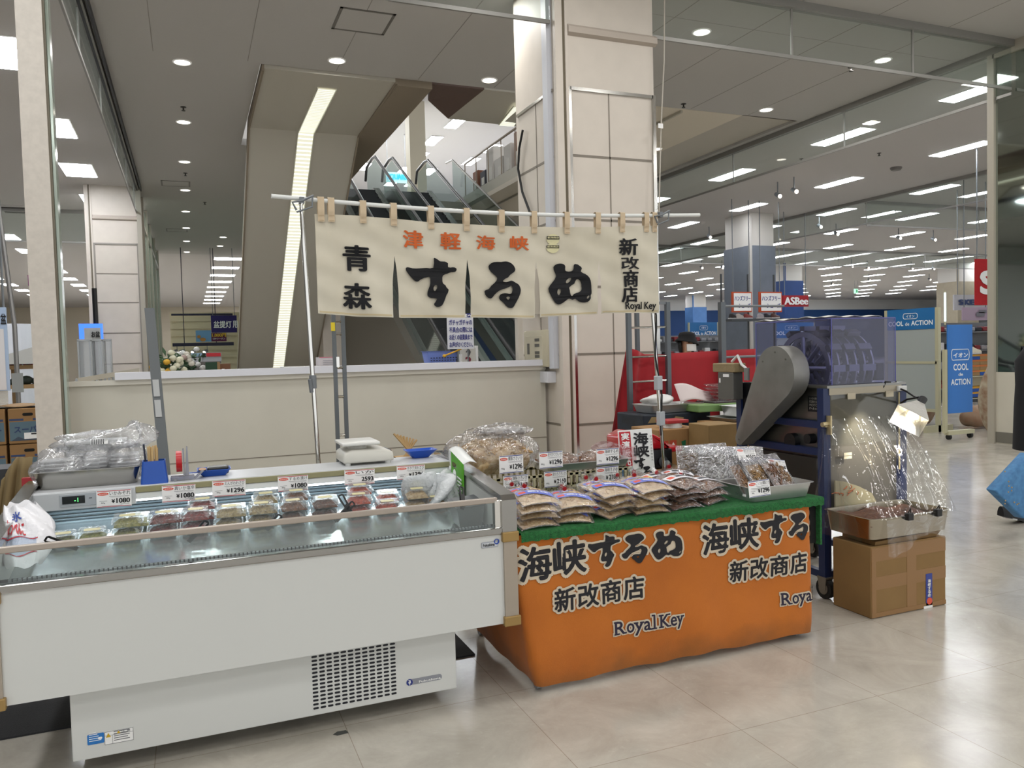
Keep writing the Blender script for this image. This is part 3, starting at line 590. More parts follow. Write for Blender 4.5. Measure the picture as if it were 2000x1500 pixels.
# ---------------------------------------------------------------- price cards
def price_card(label, name, price, c, wd=.125, ht=.088, band=None, group=None, tilt=0.0, roll=0.0, g='', glare=False):
    """c: upper middle of the card; leans back by tilt, rolls by roll"""
    band = band or red_ink; mb = MB()
    U = Vector((math.cos(roll), 0, -math.sin(roll))); W = Vector((math.sin(roll)*1, math.sin(tilt), math.cos(tilt)*math.cos(roll))); Nn = Vector((0, -math.cos(tilt), math.sin(tilt)))
    O = Vector(c)-U*wd/2-W*ht
    def P(d): return lambda u, v: O+U*u*wd+W*v*ht+Nn*d
    def R(u0, u1, v0, v1, d):
        p = P(d); mb.poly([p(u0, v0), p(u1, v0), p(u1, v1), p(u0, v1)])
    p0, p1 = P(0), P(.0015); mb.hexa([p0(0, 0), p0(1, 0), p0(1, 1), p0(0, 1)], [p1(0, 0), p1(1, 0), p1(1, 1), p1(0, 1)])
    mb.m = 1; R(.02, .98, .945, .985, .0019); R(.02, .98, .015, .05, .0019)
    mb.m = 2; p = P(.0020); mb.poly([p(.19+.16*math.cos(a), .80+.09*math.sin(a)) for a in [i*math.pi/8 for i in range(16)]])
    mb.m = 4; mb.text('新改商店', (.08, .30, .765, .835), P(.0024))
    mb.m = 3; mb.text(name, (.37, .97, .70, .93), P(.0022), .012)
    R(.36, .95, .625, .64, .002); R(.40, .93, .575, .583, .002)
    if not glare: mb.text('¥', (.43, .52, .24, .46), P(.0022), .02); 
    mb.text(price, (.57, .95, .22, .50), P(.0022), .02)
    R(.68, .93, .13, .145, .002); R(.14, .72, .075, .083, .002)
    if g: mb.text(g, (.08, .22, .2, .32), P(.0022), .01)
    else: R(.08, .30, .36, .375, .002); mb.text('80g', (.13, .24, .2, .3), P(.0022), .01)
    o = mb.build('price_card', [M('laminated white card', 'EEEDEC', .25, coat=.6), band, oval_ink, ink, white_ink], None, recalc=False)
    return tag(o, label, 'price card', group)
GC = 'price cards along the showcase canopy'
for lab, nm, pr, x0, y0, x1, y1 in (
  ('price card with pink edges on the canopy beside the digital control panel', 'いかみぞれ', '1080', 189, 957, 256, 994),
  ('price card with pink edges on the canopy below the tape dispenser', '真いか塩辛', '1080', 317, 947, 381, 984),
  ('price card with pink edges on the canopy below the small blue coin tray', 'えんがわわさび', '1296', 415, 938, 479, 973),
  ('price card with pink edges on the canopy below the bare noren pole', 'するめ漬け', '1080', 543, 929, 601, 963),
  ('price card washed out by glare on the canopy below the weighing scale', 'いか', '2593', 673, 917, 731, 950),
  ('price card with pink edges on the canopy below the large blue tray', 'ホタテ貝わさび', '1296', 775, 909, 829, 940)):
    a = ony(x0, y1, 3.785); b = ony(x1, y0, 3.785); c0 = ony((x0+x1)/2, y0, 3.785)
    h = ony((x0+x1)/2, y0, 3.785).z-ony((x0+x1)/2, y1-2, 3.785).z
    price_card(lab, nm, pr, (c0.x, 3.783, c0.z), b.x-a.x, h*.93, group=GC, tilt=-.04, roll=.02, glare=pr == '2593')

# ---------------------------------------------------------------- clear packs on the deck
clear_lid = FILM('clear pack', 'F9FCFC', .06, .45, .07, .06, (40, .3))
def pack(label, x, y, z, food, food2, rot=0.0, group='clear packs of seafood in the showcase', sx=.118, sy=.09, h=.042):
    r = thing('seafood_pack', label, 'food pack', (x, y, z+.005), group, rot); r.rotation_euler.x = .165
    mb = MB()
    def rect(k, hh): return [Vector((px, py, hh)) for px, py in rrect(-sx/2*k, sx/2*k, -sy/2*k, sy/2*k, .014, 3)]
    prev = None
    for k, hh in ((.84, .001), (.97, .018), (1.03, .019), (1.03, .021), (.93, .022), (.86, h)):
        R = [mb.v(p) for p in rect(k, hh)]
        if prev: mb.bridge(prev, R)
        else: mb.face(R[::-1])
        prev = R
    mb.face(prev); mb.build('clear_box', clear_lid, r, world=False, smooth=35)
    mb = MB(); rr = random.Random(int(x*1000)+int(z*999)); G = 10
    ph = [rr.uniform(0, 6) for _ in range(4)]
    def top(u, v):
        e = min(u, 1-u, v, 1-v); k = min(1, e*5)
        return Vector(((u-.5)*sx*.86, (v-.5)*sy*.86, .004+k*(.020+.004*math.sin(u*23+ph[0])*math.sin(v*19+ph[1])+.003*math.sin(u*41+v*31+ph[2]))))
    mb.sheet(top, 14, 12); mb.build('contents', M('food '+food, food, .35, noise=(90, .5, food2), bump=(120, .8, .004)), r, world=False, smooth=60)
    if h > .035:
        mb = MB(); mb.prism(rrect(-.03, .03, -.012, .014, .006, 2), h+.0005, h+.0012); mb.build('seal', M('gold seal', 'CFC89C', .4), r, world=False)
    return r
foods = [('8D8A45', '5A5E28', 'green'), ('9A9150', '66652F', 'olive green'), ('7A2E22', '4A1A14', 'dark red'), ('842A22', '551613', 'maroon'), ('A89468', '7F6C45', 'beige'), ('A89266', '6E5B3A', 'tan'), ('7D5132', '4A2E1C', 'brown'), ('6A4029', '3E2416', 'deep brown'), ('B8431F', '7E2610', 'orange red'), ('B5421E', '7A2812', 'red orange'), ('C2A87E', '97784E', 'pale'), ('B98C56', '8A6234', 'golden')]
fx = [-.395, -.268, -.133, -.006, .128, .262, .396, .535, .69, .825, .965, 1.06]
pos = ['beside the green pack at the ice bag end', 'second along from the ice bag', 'third along from the ice bag', 'fourth along, behind a black tong handle', 'fifth along the deck', 'sixth along the deck', 'seventh along the deck, behind a tong handle', 'eighth along the deck', 'behind the crossed black tongs', 'just past the crossed black tongs', 'third from the white carrier bag end', 'next to the white carrier bag']
for i, x in enumerate(fx):
    f, f2, nm = foods[i]; y = 3.62; z = deck_z(y)
    two = i not in (0, 9, 11)
    pack(f'clear pack of {nm} seafood {pos[i]}, front row', x, y, z+.004, f, f2, random.uniform(-.05, .05))
    if two: pack(f'clear pack of {nm} seafood, upper of two, {pos[i]}', x+.004, y+.004, z+.049, f, f2, random.uniform(-.06, .06))
    if i not in (0, 11): pack(f'clear pack of {nm} seafood {pos[i]}, back row', x+.03, 3.745, deck_z(3.745)+.004, f, f2, random.uniform(-.05, .05))
    if i in (3, 5, 6, 8, 10): pack(f'clear pack of {nm} seafood, back row upper, {pos[i]}', x+.034, 3.748, deck_z(3.745)+.049, f, f2)
pack('clear pack of green seafood lying alone nearest the printed ice bag', -.50, 3.61, deck_z(3.61)+.004, '6E7038', '484C22', .1)
# tongs
def tongs(label, a, b, z_lift=.0):
    a = Vector(a); b = Vector(b); d = (b-a).normalized(); s = d.cross(Vector((0, 1, 0))).normalized(); mb = MB()
    L = (b-a).length; nrm = s.cross(d)
    out = [(-.008, 0), (-.011, L*.6), (-.013, L*.93), (-.008, L), (.008, L), (.013, L*.93), (.011, L*.6), (.008, 0)]
    slot = [(-.004, L*.86), (-.006, L*.95), (.006, L*.95), (.004, L*.86)]
    for sg in (-1, 1):
        o2 = [(x, y) for x, y in out]
        for q in ([o2[0], o2[1], (-.004, L*.6), (-.003, 0)], [(.003, 0), (.004, L*.6), o2[6], o2[7]], [o2[1], o2[2], slot[1], (-.004, L*.6)], [(.004, L*.6), slot[2], o2[5], o2[6]], [o2[2], o2[3], o2[4], o2[5], slot[2], slot[1]], [(-.003, 0), (-.004, L*.6), (.004, L*.6), (.003, 0)]):
            P = [a+s*x+d*y+nrm*(sg*.008*(1-y/L)) for x, y in q]
            mb.hexa([p-nrm*.0015 for p in P], [p+nrm*.0015 for p in P])
    return tag(mb.build('tongs', black_plastic), label, 'tongs', 'black tongs in the showcase')
def tw(px0, py0, Y0, px1, py1, Y1): return ony(px0, py0, Y0), ony(px1, py1, Y1)
tongs('black tongs resting on the rail beside the printed ice bag', *tw(150, 1070, 3.22, 88, 1052, 3.16))
tongs('black tongs leaning out of the dark red packs', *tw(370, 1055, 3.30, 405, 1018, 3.20)); tongs('black tongs leaning by the brown pack in the middle of the deck', *tw(522, 1032, 3.26, 548, 1006, 3.18))
tongs('black slotted tongs, taller of the crossed pair', *tw(692, 1014, 3.20, 664, 966, 3.24)); tongs('black tongs, shorter of the crossed pair', *tw(655, 1018, 3.18, 691, 981, 3.22))
tongs('black tongs standing under the green printed bag', *tw(904, 992, 3.24, 901, 950, 3.34))
# printed ice bag over the end panel
mb = MB()
def icebag(u, v):
    a = u*math.pi*2; zz = v
    cx = -.575+.02*math.sin(v*3)-.05*v; cy = 3.25+.26*v
    wx = .115*(1-.55*abs(v-.45)**1.5*2)*(1+.08*math.sin(5*a+v*9)); wy = .085*(1-.5*abs(v-.5)*1.3)*(1+.09*math.sin(4*a+2+v*7))
    return Vector((cx+wx*math.cos(a)*.8, cy+wy*math.sin(a), .79+.175*v+.006*math.sin(a*6+v*12)))
ib = thing('ice_bag', 'white and red printed plastic ice bag slumped over the end panel of the showcase', 'ice bag', (-.60, 3.36, .73))
mb.sheet(icebag, 40, 20, lambda u, v: 1 if .62 < u < .83 and .22 < v < .52 else 0)
mb.m = 2
def bagpt(d): return lambda u, v: icebag(.60+.26*u, .12+.80*v)+Vector((.2*d, -d, .3*d))
mb.text('とっぺんこ', (.18, .62, .50, .78), bagpt(.004), .02); mb.m = 3; mb.text('氷', (.3, .6, .82, .98), bagpt(.004), .03)
mb.m = 2
for vv in (.44, .1): mb.poly([bagpt(.003)(.1+.1*k, vv) for k in range(9)]+[bagpt(.003)(.9-.1*k, vv+.018) for k in range(9)])
mb.build('printed_film', [M('white bag film', 'D8D7DA', .3, bump=(30, .4)), M('icy clear window', 'A9B4C6', .2, bump=(45, .6)), M('red print', 'B8202C'), M('blue bag print', '3D55A8', .5)], ib, smooth=60)
# white carrier bag on the deck
def crumple(name, label, cat, c, rx, ry, rz, mat, seed=1, n=40, amp=.22, group=None, spikes=None, flat=True):
    rr = random.Random(seed); ph = [(rr.uniform(2, 7), rr.uniform(2, 6), rr.uniform(0, 6.3)) for _ in range(6)]
    mb = MB(); c = Vector(c)
    def fn(u, v):
        a = u*2*math.pi; t = v*math.pi
        k = 1+amp*sum(math.sin(p*a*1.0//1*1+q*t*1.7+s) if False else math.sin(round(p)*a+q*t+s) for p, q, s in ph)/3
        z = math.cos(t)*rz*k
        if spikes:
            for sa, st, sh in spikes:
                d = ((math.cos(a-sa)-1)**2+math.sin(a-sa)**2)*.7+(t-st)**2*2; z += sh*math.exp(-d*3)
        if flat and z < -rz*.8: z = -rz*.8
        return c+Vector((rx*math.sin(t)*math.cos(a)*k, ry*math.sin(t)*math.sin(a)*k, z+rz*.8))
    mb.sheet(fn, n, n//2)
    return tag(mb.build(name, mat, smooth=70), label, cat, group) if label else mb
crumple('carrier_bag', 'crumpled white carrier bag with a green print on the showcase deck', 'plastic bag', (1.08, 3.66, deck_z(3.66)), .09, .06, .05, M('white thin film', 'D4D7D8', .35, bump=(50, .8)), 4, 60, .75, None, [(2.6, .9, .08), (.6, .7, .06), (4.5, .8, .05)])
# green folded pack bag on the end cap
gp = thing('ice_pack_bag', 'white and green printed bag with a big number ten hung over the chrome end cap', 'bag', (1.215, 3.75, .80))
mb = MB()
def gpf(u, v):   # v from the inner hem up over the cap
    y = 3.60+.22*u
    if v < .8: return Vector((1.192-.004*math.sin(u*7), y-.02, .775+.19*v/.8+.05*u*(v/.8)))
    k = (v-.8)/.2; return Vector((1.192+.07*k, y-.02+.01*k, .965+.05*u*1+.012*math.sin(k*3.1)))
mb.sheet(gpf, 8, 20, lambda u, v: 1 if .08 < v < .82 and u < .92 else 0)
mb.m = 0; fnt = lambda u, v: gpf(1-u, v)+Vector((-.004, 0, 0)); mb.text('10', (.05, .5, .12, .52), fnt, .04)
for k in range(5): mb.poly([fnt(.6, .15+k*.07), fnt(.9, .15+k*.07), fnt(.9, .19+k*.07), fnt(.6, .19+k*.07)])
mb.build('printed_bag', [M('white pack film', 'E2E4E2', .4), green_ink], gp, smooth=50, solid=.002)
# steel tray with lidded containers near the bracket
bx = thing('food_bin', 'grey steel bin with a dark liner standing on the deck by the end panel', 'bin', (1.13, 3.36, deck_z(3.36)))
mb = MB(); b0 = 1.055; mb.hexa([(1.075, 3.30, .727), (1.175, 3.30, .727), (1.175, 3.40, .737), (1.075, 3.40, .737)], [(1.06, 3.29, .815), (1.19, 3.29, .822), (1.19, 3.42, .838), (1.06, 3.42, .832)]); mb.build('bin_body', M('grey bin', '7F8484', .4, .4), bx)
mb = MB(); mb.hexa([(1.055, 3.285, .817), (1.195, 3.285, .824), (1.195, 3.425, .84), (1.055, 3.425, .834)], [(1.07, 3.30, .826), (1.18, 3.30, .833), (1.18, 3.41, .849), (1.07, 3.41, .843)]); mb.build('liner', M('dark liner', '55595B', .5), bx)

# ---------------------------------------------------------------- on the counter
CZ = .957
def tray_mesh(mb, x0, x1, y0, y1, z0, z1, flare=.012, r=.03, t=.003, rim=.012):
    prev = None
    prof = [(-flare, z0, 1), (0, z1, 1), (rim, z1+.002, 1), (rim, z1+.004, 1), (0, z1+.004, 0), (-flare-t, z0+t, 0)]
    first = None
    for k, z, _ in prof:
        R = [mb.v((px, py, z)) for px, py in rrect(x0-k, x1+k, y0-k, y1+k, r, 4)]
        if prev: mb.bridge(prev, R)
        else: first = R
        prev = R
    mb.face(first[::-1]); mb.face(prev)
tr = thing('steel_tray', 'deep steel tray holding clear bags at the ice bag end of the counter', 'tray', (-.42, 3.98, CZ))
mb = MB(); tray_mesh(mb, -.64, -.22, 3.87, 4.08, CZ+.001, CZ+.075, .02); mb.build('tray_body', M('mirror steel tray', 'A9A7A2', .2, 1), tr, smooth=40)
bagfilm = FILM('clear bag film', 'F5F6F7', .11, .5, .22, .10, (18, .9))
packw = M('stacked white lids', 'C9C9C8', .35, noise=(50, .12))
def clearbag(label, c, rx, ry, rz, seed, inner=True, spikes=None, grp='clear bags of pack lids in the steel tray'):
    r = thing('clear_bag', label, 'plastic bag', c, grp)
    m = crumple('x', None, None, (0, 0, 0), rx, ry, rz, None, seed, 44, .2, None, spikes); m.build('film', bagfilm, r, world=False, smooth=70)
    if inner:
        mb = MB(); n = 7
        for k in range(n):
            j = random.uniform(-.004, .004); mb.box(-rx*.62+j, rx*.62+j, -ry*.6, ry*.6, .012+k*rz*1.25/n, .012+k*rz*1.25/n+.006, .002, 1)
        mb.build('pack_lid', packw, r, world=False)
    return r
clearbag('clear bag of pack lids in the steel tray, at its outer end', (-.55, 3.965, CZ+.012), .105, .085, .085, 11); clearbag('clear bag of pack lids in the steel tray, middle one', (-.42, 3.985, CZ+.012), .10, .085, .10, 12)
clearbag('clear bag of pack lids in the steel tray, next to the blue cup', (-.29, 3.985, CZ+.012), .095, .085, .09, 13)
b = clearbag('clear bag with a white barcode label topmost in the steel tray', (-.38, 4.0, CZ+.15), .19, .08, .045, 15, False, [(6.1, 1.0, .07)])
mb = MB(); mb.box(-.14, .10, -.05, .05, .03, .045, .004); mb.build('foam_tray', white_plastic, b, world=False)
mb = MB(); mb.poly(((-.04, -.075, .03), (.03, -.078, .03), (.03, -.06, .055), (-.04, -.058, .055))); mb.m = 1
for k in range(6): mb.poly([Vector((-.035+k*.009, -.078, .031)), Vector((-.031+k*.009, -.078, .031)), Vector((-.031+k*.009, -.064, .052)), Vector((-.035+k*.009, -.064, .052))])
mb.build('barcode_label', [paper, ink], b, world=False)
# blue cup with chopsticks
cp = thing('chopstick_cup', 'blue plastic cup full of wooden sticks beside the steel tray', 'cup', (-.165, 3.86, CZ))
mb = MB(); P = [(.056, 0), (.047, .10), (.044, .10), (.05, .004)]; prev = None
for r_, z in P:
    R = [mb.v((-.165+x, 3.86+y, CZ+z)) for x, y in rrect(-r_, r_, -r_*.8, r_*.8, .012, 3)]
    if prev: mb.bridge(prev, R)
    else: mb.face(R[::-1])
    prev = R
mb.face(prev); mb.build('cup_body', blue_plastic, cp, smooth=40)
mb = MB()
for k in range(14):
    x = -.175+random.uniform(-.018, .022); y = 3.86+random.uniform(-.02, .02); h = .155+random.uniform(-.008, .012); mb.box(x, x+.006, y, y+.006, CZ+.02, CZ+h)
mb.build('wooden_sticks', M('pale wood sticks', 'C6A774', .6), cp)
mb = MB(); mb.cyl((-.195, 3.86, CZ+.03), (-.203, 3.85, CZ+.175), .004); mb.build('pen', M('dark pen', '1E2238', .4), cp)
# tape dispenser standing on end
td = thing('tape_dispenser', 'clear blue tape dispenser with a red roll standing beside the leaning grey post', 'tape dispenser', (-.06, 3.87, CZ))
mb = MB(); mb.box(-.085, -.075, 3.83, 3.91, CZ, CZ+.012); mb.box(-.1, .0, 3.85, 3.89, CZ, CZ+.02, .004); mb.prism([(3.84, CZ+.02), (3.84, CZ+.14), (3.90, CZ+.14), (3.90, CZ+.02)], -.046, -.04, 'x'); mb.prism([(-.04, CZ+.02), (-.03, CZ+.15), (-.025, CZ+.15), (-.022, CZ+.02)], 3.85, 3.89, 'y')
mb.prism([(.0, CZ), (.04, CZ+.035), (.03, CZ+.035), (-.01, CZ)], 3.85, 3.89, 'y'); mb.build('stand', FILM('smoky blue plastic', '5A72A8', .15, .4, .25, .1, None), td)
mb = MB(); mb.lathe((-.062, 3.87, CZ+.085), ((.03, -.012), (.048, -.012), (.048, .012), (.03, .012), (.03, -.012)), 24, 'x', cap=False); mb.build('tape_roll', M('red roll', 'B5141C', .3), td, smooth=40)
# coin tray
cn = thing('coin_tray', 'small blue coin tray with a coin and a black case, beside the tape dispenser', 'tray', (.085, 3.95, CZ))
def dish(par, x0, x1, y0, y1, z, h, mat, fl=.02, name='dish'):
    mb = MB(); tray_mesh(mb, x0+fl*.5, x1-fl*.5, y0+fl*.5, y1-fl*.5, z+.001, z+h, fl, .012, .003, .004); return mb.build(name, mat, par, smooth=40)
dish(cn, .005, .165, 3.88, 4.02, CZ, .028, blue_plastic)
mb = MB(); mb.box(-.03, .02, 3.93, 3.95, CZ+.018, CZ+.022, .002); mb.build('handle', blue_plastic, cn)
tag((lambda m: (m.cyl((.035, 3.94, CZ+.022), (.035, 3.937, CZ+.034), .017, n=20), m.build('coin', M('bronze', '8A6A4A', .4, .7)))[1])(MB()), 'bronze coloured round coin case in the small blue coin tray', 'coin')
tag((lambda m: (m.box(.055, .15, 3.91, 3.985, CZ+.008, CZ+.042, .008), m.build('ink_case', M('black case', '101114', .3)))[1])(MB()), 'black ink pad case lying in the small blue coin tray', 'ink pad')
# weighing scale
sc = thing('weighing_scale', 'white electronic weighing scale on the counter in front of the ladder frame', 'scale', (.80, 3.98, CZ))
sw = M('warm white plastic', 'CFCCC2', .4)
mb = MB(); mb.prism([(-.0, .012), (.0, .06), (.04, .078), (.20, .075), (.25, .06), (.255, .012)], 3.88, 4.1, 'y')
for vv in mb.bm.verts: vv.co.x += .675; vv.co.z += CZ
bmesh.ops.bevel(mb.bm, geom=list(mb.bm.edges), offset=.012, segments=2, affect='EDGES', profile=.5); mb.build('housing', sw, sc, smooth=50)
mb = MB(); mb.box(.672, .86, 3.875, 4.1, CZ+.098, CZ+.115, .006); mb.build('weighing_plate', M('pale plate', 'DAD9D3', .3), sc, smooth=50)
mb = MB(); mb.cyl((.765, 3.99, CZ+.07), (.765, 3.99, CZ+.1), .05); mb.build('plate_support', sw, sc)
mb = MB()
for x in (.70, .90):
    for y in (3.9, 4.07): mb.cyl((x, y, CZ+.0005), (x, y, CZ+.014), .014)
mb.build('rubber_feet', M('clear foot', 'BDBDB8', .4), sc)
mb = MB(); mb.box(.905, .926, 3.92, 4.06, CZ+.045, CZ+.062, .003)
mb.build('readout', M('dark readout', '1A1F33', .3), sc)
b2 = dish(None, 1.0, 1.19, 3.93, 4.06, CZ, .04, M('bright blue plastic', '1A4FB4', .3), .035, 'change_tray'); tag(b2, 'larger blue plastic tray on the counter past the weighing scale', 'tray')
# stick bundle behind
mb = MB()
for k in range(8):
    a = Vector((1.03+k*.012, 4.14, .93)); mb.tube([a, a+Vector((.10-.03*k, .05, .10+.006*k))], .006, 6)
mb.box(1.0, 1.2, 4.12, 4.2, .3, .95)
tag(mb.build('paper_stand', M('tan paper', 'A98A5C', .7)), 'tan paper bundle with sticks poking up behind the large blue tray', 'bundle')

mb = MB(); mb.box(-1.6, 1.25, 3.66, 4.5, .0005, .008); tag(mb.build('floor_mat', M('dark ribbed mat', '2B2B2C', .9, bump=(200, .6))), 'dark floor mat lying beneath and behind the showcase', 'mat')
# ================================================================ ORANGE STALL TABLE
TXL, TXR, TY0, TY1, TZ = 1.335, 2.89, 3.128, 3.97, .715
ct = thing('stall_table', 'stall table on casters skirted with orange printed cloth and topped with green turf', 'table', (2.1, 3.55, 0))
turf = M('green artificial turf', '2F8D45', .85, noise=(70, .35, '1F6A35'), bump=(260, 1.0, .02))
mb = MB(); mb.box(TXL+.01, TXR-.01, TY0+.02, TY1, TZ-.03, TZ-.004); mb.build('board', M('plywood board', 'A08456', .7), ct)
mb = MB(); rr = random.Random(3); jit = [rr.uniform(-1, 1) for _ in range(200)]
def turf_fn(u, v):
    x = 1.285+(2.955-1.285)*u
    if v < .12: k = v/.12; return Vector((x, TY0-.022+.004*math.sin(u*40), TZ-.036+.004*jit[int(u*120)]+.036*k))
    k = (v-.12)/.88; return Vector((x, TY0-.022+.022*min(1, k*12)+(TY1-TY0)*k, TZ+.003+.0015*jit[(int(u*120)*7+int(v*40)*13) % 200]))
mb.sheet(turf_fn, 120, 40)
mb.box(2.945, 2.957, TY0, TY0+.42, .47, TZ); mb.m = 1; mb.box(2.905, 2.945, TY0+.03, TY0+.40, .475, TZ-.02)  # black box paints the shade of the open gap beside the turf flap
mb.box(1.283, 1.30, TY0+.0, TY1, .64, TZ)
mb.build('turf_cover', [turf, M('turf backing and gap shade', '0C0D0C', .9)], ct, smooth=40)
def cloth_map(s, z, d=0.0):
    wob = .006*math.sin(s*9+z*4)+.004*math.sin(s*23+1)*(1-z/.72)+.003*math.sin(z*16+s*5)
    low = max(0, (.14-z)/.14); bulge = .018*math.sin(math.pi*min(1, z/.3))-.02*low*low
    y = TY0-.004-wob-bulge*.5
    c = .03; TXL = 1.352-.098*min(1, z/.52)
    if s < TXL+c: 
        a = TXL+c-s
        if a < c*1.57: t = a/c; return Vector((TXL+c-c*math.sin(t)-d*math.sin(t), y+c-c*math.cos(t)-d*math.cos(t), z))
        return Vector((TXL-d-bulge*.4-wob*.6, y+c+a-c*1.57, z))
    if s > TXR-c:
        a = s-(TXR-c)
        if a < c*1.57: t = a/c; return Vector((TXR-c+c*math.sin(t)+d*math.sin(t), y+c-c*math.cos(t)-d*math.cos(t), z))
        return Vector((TXR+d+wob*.6, y+c+a-c*1.57, z))
    return Vector((s, y-d, z))
mb = MB(); s0, s1 = TXL-.75, TXR+.75
mb.sheet(lambda u, v: cloth_map(s0+(s1-s0)*u, (.03+.004*math.sin(u*37)+.003*math.sin(u*90+1))*(1-v)+(TZ-.008)*v), 220, 24)
orange = M('orange table cloth', 'BF6B1C', .85, noise=(2.4, .12, 'B06019'), bump=(240, .25, .004), sheen=.1)
def orange_hem():   # brown noise mixed into the cloth, stronger towards the hem
    m = orange; N = m.node_tree.nodes; L = m.node_tree.links; b = N['Principled BSDF']; src = b.inputs['Base Color'].links[0].from_socket
    tc = N.new('ShaderNodeTexCoord'); sp = N.new('ShaderNodeSeparateXYZ'); L.new(tc.outputs['Object'], sp.inputs[0])
    n = N.new('ShaderNodeTexNoise'); n.inputs['Scale'].default_value = 7; n.inputs['Detail'].default_value = 6; L.new(tc.outputs['Object'], n.inputs[0])
    a = N.new('ShaderNodeMath'); a.operation = 'MULTIPLY_ADD'; a.inputs[1].default_value = .28; a.inputs[2].default_value = -.05; L.new(n.outputs[0], a.inputs[0])
    s = N.new('ShaderNodeMath'); s.operation = 'SUBTRACT'; L.new(a.outputs[0], s.inputs[0]); L.new(sp.outputs['Z'], s.inputs[1])
    r = N.new('ShaderNodeMapRange'); r.inputs['From Min'].default_value = -.05; r.inputs['From Max'].default_value = .08; r.inputs['To Max'].default_value = .5; L.new(s.outputs[0], r.inputs['Value'])
    mx = N.new('ShaderNodeMix'); mx.data_type = 'RGBA'; mx.inputs['B'].default_value = lin('6A4A22'); L.new(r.outputs[0], mx.inputs['Factor']); L.new(src, mx.inputs['A']); L.new(mx.outputs['Result'], b.inputs['Base Color'])
orange_hem()
halo = M('pale print outline', 'CDBFA8', .8); print_k = M('black cloth print', '17161C', .7); print_n = M('dark navy cloth print', '221C34', .7)
def tprint(kind, s, box, off=0.0, grow=.012, bold=.022):
    u0, u1, v0, v1 = box; u0 += off; u1 += off
    for mi, g, dd, bb in ((1, 0, .0035, bold+(.095 if kind == 't' else .085)), (2 if kind != 'l' else 3, 0, .006, bold)):
        mb.m = mi; fn = lambda u, v: cloth_map(u, v, dd); bx = (u0-g, u1+g, v0-g, v1+g)
        if kind == 'g': mb.shape2d(glyph_mesh(s, .035 if mi == 1 else 0), (u0-(.011 if mi == 1 else 0), u1+(.011 if mi == 1 else 0), v0-(.011 if mi == 1 else 0), v1+(.011 if mi == 1 else 0)), fn)
        else: mb.text(s, bx, fn, bb)
SERIF = [('R', .015, .165, 0, 1, [(0, .085, .03), (0, .06, .97), (.13, .19, .03)]), ('o', .195, .30, -.02, .70, []), ('y', .31, .43, -.32, .68, [(.295, .36, .66), (.385, .445, .66)]), ('a', .445, .535, -.02, .70, [(.515, .56, .02)]), ('l', .585, .605, 0, 1.1, [(.555, .6, 1.08), (.56, .63, .03)]), ('K', .685, .82, 0, 1, [(.66, .735, .03), (.66, .735, .97), (.785, .84, .97), (.79, .85, .03)]), ('e', .845, .935, -.02, .70, []), ('y', .945, 1.03, -.32, .68, [(.93, .98, .66), (1.0, 1.05, .66)])]
for off in (0, .945):
    tprint('t', '海', (1.276, 1.425, .508, .648), off, .013, .03); tprint('t', '峡', (1.44, 1.60, .512, .655), off, .013, .03)
    tprint('g', 'su', (1.612, 1.775, .515, .662), off, .011); tprint('g', 'ru', (1.785, 1.915, .512, .652), off, .011); tprint('g', 'me', (1.935, 2.104, .518, .65), off, .011)
    for k, c in enumerate('新改商店'): tprint('t', c, (1.437+k*.118, 1.437+k*.118+.102, .352, .452), off, .008, .022)
    for ch, u0, u1, v0, v1, sf in SERIF:
        tprint('l', ch, (1.733+u0*.351, 1.733+u1*.351, .2+v0*.058, .2+v1*.058), off, .008, .013)
        for a0, a1, vv in sf:
            for mi, g, dd in ((1, .006, .0034), (3, 0, .0064)):
                mb.m = mi; q = [(1.733+a0*.351-g, .2+vv*.058-.0035-g), (1.733+a1*.351+g, .2+vv*.058-.0035-g), (1.733+a1*.351+g, .2+vv*.058+.0035+g), (1.733+a0*.351-g, .2+vv*.058+.0035+g)]; mb.poly([cloth_map(u+off, v, dd) for u, v in q])
mb.build('orange_skirt', [orange, halo, print_k, print_n], ct, smooth=60, recalc=False)
for x, y in ((TXL+.04, TY0+.05), (TXR-.06, TY0+.06), (TXL+.04, TY1-.05), (TXR-.06, TY1-.05)):
    mb = MB(); mb.cyl((x-.012, y, .024), (x+.012, y, .024), .024, n=20); mb.m = 1; mb.box(x-.018, x+.018, y-.006, y+.03, .03, .075); mb.cyl((x-.014, y, .024), (x+.014, y, .024), .01)
    mb.build('caster', [M('grey wheel', '8E8E90', .4), grey_metal], ct)
for x in (TXL+.05, TXR-.05):
    for y in (TY0+.06, TY1-.05):
        mb = MB(); mb.box(x-.015, x+.015, y-.0, y+.03, .07, TZ-.03); mb.build('leg', grey_metal, ct)
mb = MB(); mb.box(2.895, 2.93, TY0+.06, TY0+.065, .33, .46); mb.build('side_notice', paper, ct)

